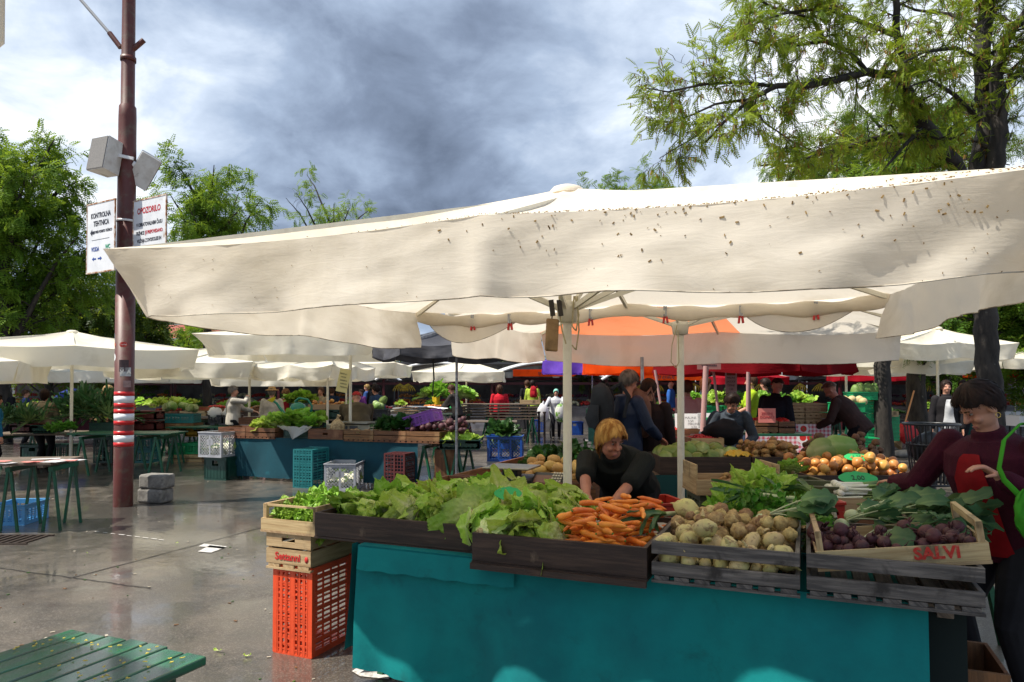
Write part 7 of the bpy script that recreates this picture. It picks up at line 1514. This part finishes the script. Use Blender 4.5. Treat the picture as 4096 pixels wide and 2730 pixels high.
    o = b.build('jacket' if sleeve >= .9 else 'shirt', top, t); soft(o, vox, 3)
    b = MB()
    for h0, kn, an in legs: limb(b, [h0+Vector((0, 0, .03)), h0.lerp(kn, .5), kn, kn.lerp(an, .5), an+Vector((0, 0, .0))], [.096*s*g, .083*s*g, .066*s, .06*s, .055*s])
    b.tube([q[0] for q in tor[:2]]+[pel+sd*.10*s], [(q[1]*s+.012, q[2]*s+.012) for q in tor[:2]]+[(.15*s*g, .11*s*g)], 16, side=X)
    o = b.build('trousers', bottom or fabric('dark', (.018, .018, .022)), t); soft(o, vox, 3)
    for (h0, kn, an), f in zip(legs, feet):
        b = MB(); b.tube([an+Vector((0, -.05, -.05))*s, an+Vector((0, .04, -.05))*s, an+Vector((0, .12, -.058))*s, an+Vector((0, .165, -.066))*s], [(.036*s, .035*s), (.042*s, .038*s), (.042*s, .026*s), (.03*s, .016*s)], 12, side=X); b.ell(an+Vector((0, -.05, -.05))*s, .036*s, 10, 8); b.ell(an+Vector((0, .165, -.066))*s, (.03*s, .03*s, .017*s), 10, 8)
        b.build('shoe', shoes or dark_m, t)
    if shirt is not None:
        f = Vector((0, math.cos(la), -math.sin(la)))
        def sfn(u, v):
            k = v*4.35; i = min(4, int(k)); q0, q1 = tor[i], tor[i+1]; w = k-i; c = q0[0].lerp(q1[0], w); ra = (q0[1]+(q1[1]-q0[1])*w)*s+ex; rb = (q0[2]+(q1[2]-q0[2])*w)*s+ex
            a_ = (u-.5)*2*(.62-.42*v); return c+X*math.sin(a_)*(ra+.006)+f*(math.cos(a_)*(rb+.016)+.004*math.sin(v*9+u*5))
        b = MB(); b.grid(sfn, 14, 16); b.build('shirt', shirt, t)
    # hair
    if hair is not None:
        lim = {'short': (64, 113, 136), 'bob': (64, 126, 142), 'long': (55, 135, 150), 'curly': (50, 125, 140), 'scarf': (66, 140, 150), 'hood': (66, 150, 160), 'thin': (35, 85, 112)}[style]; rr = {'curly': 1.22, 'long': 1.09, 'bob': 1.14, 'hood': 1.3, 'scarf': 1.12}.get(style, 1.13); nz = {'curly': .10, 'short': .03, 'bob': .03}.get(style, .015)
        def fn(u, v):
            az = u*2*math.pi; fr = (1+math.cos(az))/2; sd_ = abs(math.sin(az)); mx = lim[0]*fr**2+lim[2]*(1-fr)**2+lim[1]*2*fr*(1-fr); mx += 4.5*math.sin(az*7+1)+3*math.sin(az*17)*(1 if style in ('short', 'bob') else 0)
            po = R(mx)*v; q = Vector((math.sin(po)*math.sin(az), math.sin(po)*math.cos(az), math.cos(po)))
            k = rr*(1+nz*fbm((q.x*6, q.y*6, q.z*3), 3)+.018*math.sin(az*34+3*math.sin(v*5))*(v if near else 0)); z = q.z*.095*k
            if po > R(95): z -= (po-R(95))*{'bob': .075, 'long': .16, 'curly': .12, 'hood': .05, 'scarf': .04}.get(style, .02)
            return Vector((q.x*.083*k, q.y*.098*k-.008+(.012 if fr > .8 and v > .8 else 0), z+.032))
        b = MB(); b.M = HM; b.grid(fn, 64 if near else 28, 22 if near else 12); b.M = None; 
        if style not in ('hood', 'scarf', 'thin') or near:
            rn = random.Random(int(abs(P[0])*97)); b.M = HM; wd_ = .0032 if near else .008
            for i in range(1100 if near else 170):
                u0 = rn.random(); v0 = rn.uniform(.0, .75); v1 = min(1.0, v0+rn.uniform(.35, .8))*rn.uniform(.92, 1.10); dr = rn.gauss(0, .012)+.035*math.sin(u0*6.28+.6); lift = rn.uniform(1.0, 1.05); pts = []
                for j in range(5):
                    s_ = j/4; q = Vector(fn((u0+dr*s_) % 1.0, v0+(v1-v0)*s_)); c0 = Vector((0, -.008, .032)); q = c0+(q-c0)*(lift+.012*s_*rn.random()); pts.append(q)
                vs = []; 
                for j, q in enumerate(pts):
                    tg = (pts[min(j+1, 4)]-pts[max(j-1, 0)]); nn = q-c0; x_ = tg.cross(nn); x_ = x_.normalized() if x_.length > 1e-6 else Vector((1, 0, 0)); k_ = wd_*(1-.75*j/4); vs += [q+x_*k_, q-x_*k_]
                b.add(vs, [(2*j, 2*j+1, 2*j+3, 2*j+2) for j in range(4)], [[(0, 0)]*4]*4, 0, True)
            b.M = None
        o = b.build('hood' if style == 'hood' else 'headscarf' if style == 'scarf' else 'hair', hair, t); pass
    if hat is not None:
        b = MB(); b.M = HM; b.lathe([(.001, .158), (.07, .155), (.088, .12), (.092, .07), (.16, .058), (.165, .064), (.16, .07), (.095, .085)], 22); b.M = None; b.build('hat', hat, t)
    return t
def loc_in(t, p): return t.matrix_world.inverted() @ Vector(p)
def W2L(P, rz, w): v = Vector(w)-Vector(P); c, s = math.cos(-rz), math.sin(-rz); return Vector((v.x*c-v.y*s, v.x*s+v.y*c, v.z))
def stand(label, px, py, d, rz, **k):
    """a standing person whose head top shows at (px, py) at depth d"""
    p = at(px, py, d); rz = R(rz); H = k.pop('H', None); lean = k.get('lean', 0); H = H or min(1.9, max(1.5, p.z/(1 if lean < 15 else .47*1.0+.53*math.cos(R(lean))))); f = .47*H*math.sin(R(lean))
    return person(label, (p.x+math.sin(rz)*f, p.y-math.cos(rz)*f, 0), rz, H=H, **k)
black = fabric('black', (.010, .010, .013)); navy = fabric('navy', (.012, .022, .055), rough=.45); jean = fabric('jeans', (.035, .055, .10)); cardigan = fabric('cardigan', (.010, .012, .011), bump=.6, bscale=220)
# the seller
sp = Vector((.80, 4.92, 0)); srz = R(157)
sl_, sr_ = W2L(sp, srz, at(586, 506.5, 4.12)), W2L(sp, srz, at(607, 511, 4.22))
seller = person('short haired blond seller in a dark cardigan leaning on the carrot tray', sp, srz, 1.68, 62, (22, 50), sr_, sl_, cardigan, black, hairm('blond', (.66, .38, .11), (.30, .12, .025)), 'bob', skin2, .0055, .55, girth=1.16, elbow=((-.9, .1, -.35), (.9, -.1, -.5)), feet=((-.14, -.05), (.14, -.05)))
# the shopper
cp = Vector((2.42, 3.42, 0)); crz = R(110)
cl_, cr_ = W2L(cp, crz, at(1000, 477, 3.12)), W2L(cp, crz, at(893, 482, 3.95))
maroon = fabric('maroon_fleece', (.060, .006, .018), bump=.5, bscale=160)
shopper = person('dark haired shopper in a maroon fleece reaching for the spring onions', cp, crz, 1.64, 14, (36, -26), cl_, cr_, maroon, fabric('grey_trousers', (.022, .022, .026)), hairm('dark', (.014, .009, .008), (.03, .016, .012)), 'short', skin, .0055, 1.0, mat('shoe_purple', (.16, .01, .09), .5), ((-.12, .0), (.12, .04)), 1.32, ((-.5, -.7, -.7), (.6, .2, -.8)), fabric('red_shirt', (.27, .006, .010), bump=.15), curl=(1.25, .5))
g = MB(); ev = EARS[shopper['label']]; HMx = cp+Vector((ev.x*math.cos(crz)-ev.y*math.sin(crz), ev.x*math.sin(crz)+ev.y*math.cos(crz), ev.z)); ear = thing('earring', 'small gold hoop earring of the maroon shopper', 'earring', HMx); g.tube([(.012*math.cos(a*.5), 0, .012*math.sin(a*.5)) for a in range(13)], .002, 5); g.build('hoop', mat('gold', (.7, .45, .1), .25, metal=1), ear)
bag = thing('shopping_bag', 'bright green cloth bag hanging from the maroon shopper\'s shoulder', 'bag', (0, 0, 0)); gb = mat('bag_lime', (.05, .27, .02), .85, col2=(.035, .25, .015), scale=4, bump=.5, bscale=14, spec=.15); b = MB()
bc = at(1040, 522, 2.95)
def bfn(u, v):
    a = u*2*math.pi; w = .09*(.35+.75*math.sin(math.pi*min(1, .12+.88*v))**.8); return Vector((math.cos(a)*w*(1.1-.1*v), math.sin(a)*.038*math.sin(math.pi*(.1+.85*v))+.022*fbm((math.cos(a)*3, v*4, math.sin(a)*3), 4), .14-.30*v-.05*math.cos(a)*v))
b.grid(bfn, 40, 20); o = b.build('pouch', gb, bag); b = MB(); b.tube([at(1024, 500, 2.97)-bc, at(1004, 480, 3.05)-bc, at(999, 468, 3.08)-bc, at(1004, 440, 3.12)-bc, at(1020, 424, 3.2)-bc, at(1034, 424, 3.3)-bc], [(.014, .004)]*6, 8); b.build('strap', gb, bag); bag.location = bc
# people among the berry stalls
denim = fabric('denim', (.045, .058, .075), scale=9); stand('dark haired woman in a denim jacket bending over the berry crates', 735, 394, 8.5, 172, lean=42, H=1.7, head=(35, 20), top=denim, bottom=jean, hair=hairm('dark', (.014, .009, .008)), style='short', shirt=fabric('striped', (.45, .5, .52), c2=(.16, .22, .3), scale=22), L=(-.15, .42, .92), Rr=(.28, .5, .95), vox=.009, girth=1.08)
b = lump(.17, 21, 1.5, .9, .9, .3, 2.2); o = b.build('dark_coat', black); o.location = at(723, 432, 8.35); tag(o, 'black coat heaped on the berry table beside the denim woman', 'coat')
def backpack(label, P, rz, m, s=1.0):
    t = thing('backpack', label, 'backpack', P, rz); b = MB(); b.tube([(0, 0, -.24*s), (0, 0, -.2*s), (0, 0, .1*s), (0, -.02*s, .22*s), (0, 0, .26*s)], [(.10*s, .05*s), (.165*s, .105*s), (.155*s, .10*s), (.11*s, .07*s), (.03*s, .02*s)], 18, side=(1, 0, 0)); b.build('pack', m, t)
    b = MB(); b.tube([(0, -.10*s, -.2*s), (0, -.13*s, -.1*s), (0, -.10*s, .03*s)], [(.10*s, .03*s), (.115*s, .04*s), (.09*s, .02*s)], 14, side=(1, 0, 0)); b.build('pocket', m, t)
    for sx_ in (-1, 1): b = MB(); b.tube([(sx_*.10*s, .05, .2*s), (sx_*.12*s, .16, .26*s), (sx_*.14*s, .26, .12*s), (sx_*.13*s, .2, -.1*s)], [(.025, .006)]*4, 8); b.build('strap', m, t)
    return t
nm_ = stand('grey haired man in a navy rain jacket with glasses looking right', 627, 372.5, 7.8, -62, head=(18, 0), top=navy, bottom=black, hair=hairm('grey_dark', (.07, .06, .055), (.16, .14, .13)), hood=True, vox=.009, girth=1.0, L=(-.25, .2, 1.0), Rr=(.2, .3, 1.05), sk=skin2)
backpack('dark grey backpack on the navy rain jacket', at(602, 408, 7.65), R(-62), fabric('pack_grey', (.025, .03, .038)), 1.05)
b = MB(); q = at(637, 381.5, 7.72); b.tube([q, q+Vector((.03, .0, .0))], .004, 5); tag(b.build('glasses', dark_m), 'glasses of the man in the navy rain jacket', 'glasses')
stand('dark clothed person with a brown backpack seen from behind', 648, 381, 8.1, -25, head=(20, 0), top=fabric('dark_brown', (.016, .010, .012)), bottom=black, hair=hairm('dark', (.014, .009, .008)), hood=True, vox=.009, girth=1.15)
backpack('brown canvas backpack worn by the dark clothed person', at(636, 414, 7.9), R(-25), fabric('pack_brown', (.16, .085, .065), scale=12), 1.12)
tr = thing('shopping_trolley', 'green wheeled shopping trolley pulled behind the navy jacket', 'shopping trolley', (0, 0, 0)); q = at(597, 437, 8.3); q.z = 0; tr.location = q; b = MB(); b.box((0, 0, .45), (.30, .22, .58), Matrix.Rotation(.15, 3, 'Y')); b.build('bag', fabric('trolley_green', (.12, .2, .05)), tr, .03); b = MB(); b.tube([(.05, 0, .1), (-.08, 0, .8), (-.16, 0, 1.0)], .012, 8); b.build('handle', dark_m, tr)
for sx_ in (-1, 1): b = MB(); b.lathe([(.02, -.015), (.08, -.015), (.08, .015), (.02, .015)], 16, M=T4(.03, sx_*.13, .08) @ Matrix.Rotation(R(90), 4, 'X')); b.build('wheel', dark_m, tr)
stand('parent in a white and pink top carrying a baby', 687, 382, 11, -10, top=fabric('white_pink', (.62, .48, .46), c2=(.5, .28, .26), scale=2), bottom=jean, hair=hairm('brown', (.10, .05, .03)), style='short', vox=.01, L=(-.3, .1, 1.15))
baby = person('baby in a blue top held on the parent\'s left arm', at(671, 411, 10.7)+Vector((0, 0, -.33)), R(60), .78, 0, (0, 0), None, None, fabric('blue', (.03, .12, .42)), jean, None, sk=skin, vox=.009); 
stand('bearded man in a yellow green t shirt facing left', 751, 376.5, 13.4, 80, top=fabric('lime', (.36, .52, .02)), bottom=jean, hair=hairm('brown', (.10, .05, .03)), sleeve=.5, vox=.01, L=(-.1, .35, 1.1), Rr=(.1, .4, 1.12))
stand('dark clothed shopper looking down at the pale crates', 778, 378.6, 11.0, -50, lean=10, head=(38, 0), top=fabric('dark_navy', (.010, .012, .02)), bottom=black, hair=hairm('short_dark', (.05, .035, .025)), style='thin', vox=.01, sk=skin2, girth=1.1)
stand('stooping old man in a brown jacket at the melon crate', 817, 385, 11.4, 52, lean=38, H=1.86, head=(45, 0), top=fabric('brown', (.055, .030, .026)), bottom=black, hair=hairm('grey_brown', (.16, .10, .07)), style='thin', vox=.01, L=(-.2, .5, .98), Rr=(.2, .5, .98), girth=1.12, sk=skin2)
stand('long haired woman in a white t shirt and dark cardigan', 946, 381.5, 12.6, 165, top=fabric('dark_cardi', (.018, .016, .018)), bottom=jean, hair=hairm('dark', (.014, .009, .008)), style='long', shirt=fabric('white_tee', (.6, .6, .6)), vox=.01)
stand('curly red haired woman in a teal top among the poles', 706, 379.5, 14.5, -75, top=fabric('teal_dark', (.02, .05, .055)), bottom=jean, hair=hairm('auburn', (.16, .05, .02)), style='curly', vox=.012)
# people at the middle and left stalls
stand('grey haired person in a pale sweater holding a hand to the mouth', 233.5, 387, 15.4, -70, top=fabric('pale_sweater', (.46, .43, .37)), bottom=black, hair=hairm('grey', (.24, .20, .16)), vox=.012, Rr=(.05, .28, 1.42), L=(-.1, .42, 1.1), girth=1.2)
stand('man in a straw hat and pale shirt seen from behind', 272, 388.5, 16.2, 5, top=fabric('cream_shirt', (.55, .50, .42)), bottom=black, hair=hairm('grey', (.24, .20, .16)), hat=mat('straw_hat', (.45, .27, .11), .8, col2=(.35, .2, .08), scale=40), vox=.012, girth=1.15)
stand('woman in a red jumper bending beside the straw hat', 284, 390, 17, 160, lean=18, head=(30, 0), top=fabric('red_jumper', (.40, .015, .035)), bottom=black, hair=hairm('light_brown', (.22, .11, .05)), style='bob', vox=.012, L=(-.15, .4, 1.0), Rr=(.15, .4, 1.0))
stand('stooping figure in an olive brown coat with a red cap', 356, 396, 13.5, 15, lean=44, H=1.72, head=(45, 0), top=fabric('olive_coat', (.10, .075, .042)), bottom=black, hair=fabric('red_cap', (.42, .03, .03)), style='thin', vox=.012, girth=1.45, hood=True, coat=.12, L=(-.2, .5, .8), Rr=(.2, .5, .8))
stand('person in a beige jacket seen from behind at the left stall', 46, 390, 14, 8, lean=6, top=fabric('beige', (.30, .24, .16)), bottom=black, hair=hairm('dark_brown', (.03, .014, .010)), style='bob', vox=.012, girth=1.2, L=(-.28, .15, .85), hood=True)
stand('person in a bright blue hooded jacket cut by the left edge', 2, 398, 12.6, -40, lean=14, top=fabric('bright_blue', (.015, .16, .30)), bottom=black, hair=hairm('dark_brown', (.03, .014, .010)), style='bob', vox=.012, girth=1.3, hood=True)
stand('grey haired man in black far behind the blue jacket', 8, 388.5, 20, 170, top=black, bottom=black, hair=hairm('grey', (.24, .20, .16)), vox=.014)
stand('person in a deep blue jacket beside the left tree trunk', 26, 390.5, 20, -60, top=fabric('deep_blue', (.02, .04, .14)), bottom=black, hair=hairm('brown', (.10, .05, .03)), vox=.014)
stand('person in a tan hooded raincoat left of the red post', 110, 386, 17, -60, lean=12, head=(30, 0), top=fabric('tan', (.34, .22, .10)), bottom=black, hair=fabric('tan', (.34, .22, .10)), style='hood', vox=.014, girth=1.2)
stand('woman in a brown cardigan behind the leeks', 99, 391, 20, 175, top=fabric('brown_cardi', (.12, .07, .05)), bottom=black, hair=hairm('brown', (.10, .05, .03)), style='bob', vox=.014)
stand('person in a pinkish red jacket right behind the red post', 134, 394, 16.4, -90, lean=14, top=fabric('pink_red', (.55, .03, .07)), bottom=black, hair=hairm('dark', (.014, .009, .008)), vox=.014)
um = thing('umbrella', 'open blue umbrella held among the shoppers at the left', 'umbrella', at(74, 398, 22), 0); b = MB(); b.lathe([(.001, .30), (.2, .27), (.42, .16), (.55, .0)], 12); b.build('canopy', cloth('umbrella_blue', '3A4A94', '2A3570', .3), um); b = MB(); b.tube([(0, 0, .33), (0, 0, -.6)], .012, 8); b.build('shaft', dark_m, um)
stand('woman in a bright red jacket seen from behind by the boards', 499.5, 386, 22, 12, top=fabric('bright_red', (.62, .015, .03)), bottom=black, hair=hairm('brown', (.10, .05, .03)), style='curly', vox=.014, girth=1.2)
stand('man in a brown jacket leaning over the far salad heap', 449, 389.5, 19.4, 70, lean=16, H=1.72, head=(25, 0), top=fabric('dark_olive', (.035, .03, .028)), bottom=black, hair=hairm('brown', (.10, .05, .03)), vox=.014, L=(-.1, .5, .95), Rr=(.1, .5, .95))
stand('person in a yellow jumper walking by the far stalls', 436, 384, 26, -80, top=fabric('yellow', (.66, .45, .02)), bottom=jean, hair=hairm('dark', (.014, .009, .008)), vox=.016)
stand('shopper in a lime vest with a red backpack at the far stall', 532.5, 380, 26, -15, top=fabric('lime_vest', (.38, .50, .06)), bottom=fabric('khaki', (.12, .10, .07)), hair=hairm('dark', (.014, .009, .008)), vox=.016); backpack('small red backpack on the lime vest', at(533.5, 392, 25.7), R(-15), fabric('red_pack', (.4, .01, .02)), .85)
stand('person in dark clothes beside the lime vest', 527, 381, 26.2, 20, top=black, bottom=black, hair=hairm('brown', (.10, .05, .03)), vox=.016)
stand('bent person in dark blue behind the stooping coat', 371, 393, 17.4, 60, lean=22, H=1.72, top=fabric('slate_blue', (.03, .055, .10)), bottom=black, hair=hairm('dark', (.014, .009, .008)), vox=.014)
stand('man in a black and blue jacket left of the notice', 332, 388.5, 22, 0, top=fabric('black_blue', (.015, .03, .06)), bottom=black, hair=hairm('brown', (.10, .05, .03)), vox=.016)
stand('person in a black quilted vest in the far aisle', 374.5, 383.5, 25, 170, top=black, bottom=jean, hair=hairm('dark', (.014, .009, .008)), vox=.016)
stand('blond person in a blue jacket in the far aisle', 367, 385, 26, 90, top=fabric('mid_blue', (.03, .08, .25)), bottom=black, hair=hairm('fair', (.45, .28, .1)), vox=.016)
stand('person in a purple top low in the far aisle', 361, 390, 25, 150, top=fabric('purple_top', (.25, .06, .28)), bottom=black, hair=hairm('brown', (.10, .05, .03)), vox=.016)
stand('woman in a beige top behind the white onion cartons', 321, 388, 19, 160, top=fabric('beige', (.30, .24, .16)), bottom=black, hair=hairm('brown', (.10, .05, .03)), style='bob', vox=.016)
stand('man in a dark fleece beside the long haired woman', 963, 381.5, 16.5, 120, top=fabric('dark_fleece', (.03, .02, .02)), bottom=black, hair=hairm('dark', (.014, .009, .008)), vox=.016)
stand('dark figure standing behind the yellow green t shirt', 765, 379.5, 15.5, 40, top=fabric('dark_brown', (.016, .010, .012)), bottom=black, hair=hairm('dark', (.014, .009, .008)), vox=.016)
stand('dark blue figure at the far right fruit stall', 856, 386, 22, 150, top=fabric('deep_blue', (.02, .04, .14)), bottom=black, hair=hairm('brown', (.10, .05, .03)), vox=.016)
# the cyclist pushing a laden bicycle
rain = mat('raincoat', (.62, .64, .66), .3, transl=.25, bump=.3, bscale=9)
stand('person in a white raincoat and mint headscarf pushing a bicycle', 556, 389.5, 22.2, 175, lean=8, top=rain, bottom=black, hair=mat('scarf_mint', (.22, .55, .42), .6), style='scarf', vox=.014, girth=1.3, L=(-.32, .5, 1.0), Rr=(.35, .5, 1.0), coat=.15)
bi = thing('bicycle', 'old bicycle hung with white carrier bags', 'bicycle', (0, 0, 0), 0); q = onz(551, 438.5); bi.location = q; bi.rotation_euler = (0, 0, R(-8)); chrome = steel_m
for y in (0, 1.02):
    b = MB(); b.tube([(0, y+.33*math.cos(2*math.pi*i/28), .35+.33*math.sin(2*math.pi*i/28)) for i in range(29)], .022, 8, cap=False); w_ = b.build('wheel', mat('rubber', (.02, .02, .02), .8), bi)
    b = MB()
    for i in range(12): a = math.pi*i/6; b.tube([(0, y, .35), (0, y+.32*math.cos(a), .35+.32*math.sin(a))], .004, 4)
    b.build('spokes', chrome, w_)
b = MB()
for p, q_ in (((0, 0, .35), (0, .14, .95)), ((0, .14, .9), (0, .55, .32)), ((0, .14, .8), (0, .7, .85)), ((0, .7, .9), (0, .55, .32)), ((0, .55, .32), (0, 1.02, .35)), ((0, .7, .8), (0, 1.02, .35))): b.tube([p, q_], .018, 8)
b.build('frame', black, bi); b = MB(); b.tube([(-.3, .22, 1.03), (-.1, .14, 1.0), (.1, .14, 1.0), (.3, .22, 1.03)], .014, 8); b.build('handlebar', chrome, bi); b = MB(); b.ell((0, .72, .96), (.09, .14, .04)); b.build('saddle', dark_m, bi)
for i, (x, y, m, lb) in enumerate(((543, 413, 'bag_white', 'full white carrier bag hung on the left of the handlebar'), (561, 413, 'bag_print', 'white and green printed carrier bag on the right of the handlebar'))):
    b = lump(.2, 30+i, .95, .7, 1.45, .2, 2); b.tube([(0, 0, .24), (.02, 0, .38)], [.06, .015], 8); o = b.build('carrier_bag', mat(m, (.78, .78, .77), .4, transl=.3) if i == 0 else mat(m, (.75, .76, .7), .4, col2=(.18, .38, .06), scale=4, lo=.5, hi=.56, transl=.25)); o.location = at(x, y, 21.6); tag(o, lb, 'bag')

# ---------------------------------------------------------------- more stalls further back
GG = [SPL, SPG, SPI, SPP]
for r, (x0, x1, d, lo_) in enumerate(((-24, 120, 22, 'at the far left'), (150, 262, 21, 'behind the pale sweater'), (262, 340, 22.5, 'behind the straw hat'), (340, 418, 23.5, 'left of the bright parasol'), (420, 470, 25, 'under the bright parasol'), (588, 690, 19.5, 'behind the navy jacket'), (700, 800, 18.5, 'behind the green crates'), (868, 912, 19, 'behind the low green stack'), (935, 985, 20, 'by the litter basket'))):
    yb_ = 389+.82*F/d; table_at('plank table of the back stall '+lo_, x0, x1, yb_, d, 1.1, wood_tbl)
    w = pxw(x0, x1, d); k = max(2, int(w/.75)); p0 = at(x0, yb_, d)
    for i in range(k):
        f = rnd.choice(['tomato', 'orange', 'peach', 'leaf', 'pale', 'red', 'brown', 'green']); M = AX4(p0+Vector((i*w/k+.03, .03, .01)))
        nth = ['first', 'second', 'third', 'fourth', 'fifth', 'sixth', 'seventh', 'eighth', 'ninth'][i]
        c = tray('%s tray from the left on the back stall %s' % (nth, lo_), M, w/k-.06, .5, .14, rnd.choice([wood_br, wood_dk, wood_lt]), slat=.02, th=.012, name='fruit_crate', cat='crate', group='trays on the back stalls', bevel=0)
        b = MB(); ball_heap(b, ((w/k-.06)/2, .25, .12), w/k-.14, .42, .10, rnd.uniform(.035, .055), 30); b.build('fruit_heap', fm(f), c)['kind'] = 'stuff'
        c = pcrate('%s crate of the upper row on the back stall %s' % (nth, lo_), rnd.choice(['dkgreen', 'black', 'maroon', 'green']), AX4(p0+Vector((i*w/k+.05, .58, .06))), .5, .4, .18, 'solid', 'crates on the back stalls')
        heap(rnd.choice(GG), AX4(p0+Vector((i*w/k+.3, .8, .2))), .4, .3, .12, 4, 'leaf_greens', 'green leaves on the back stall '+lo_, 'greens', 'greens of the back stall '+lo_, 1.3)
    if r % 2 == 0 or r > 4:
        b = drape(lambda x: (x, d-.02), (0, -1), p0.x, p0.x+w, p0.z-.05, .12, .03, r, n=30, nv=6); tag(b.build('tablecloth', fabric(['wine_cloth', 'grey_cloth', 'green_cloth'][r % 3], [(.06, .01, .02), (.12, .12, .14), (.01, .06, .05)][r % 3])), 'dark cloth below the back stall '+lo_, 'tablecloth')
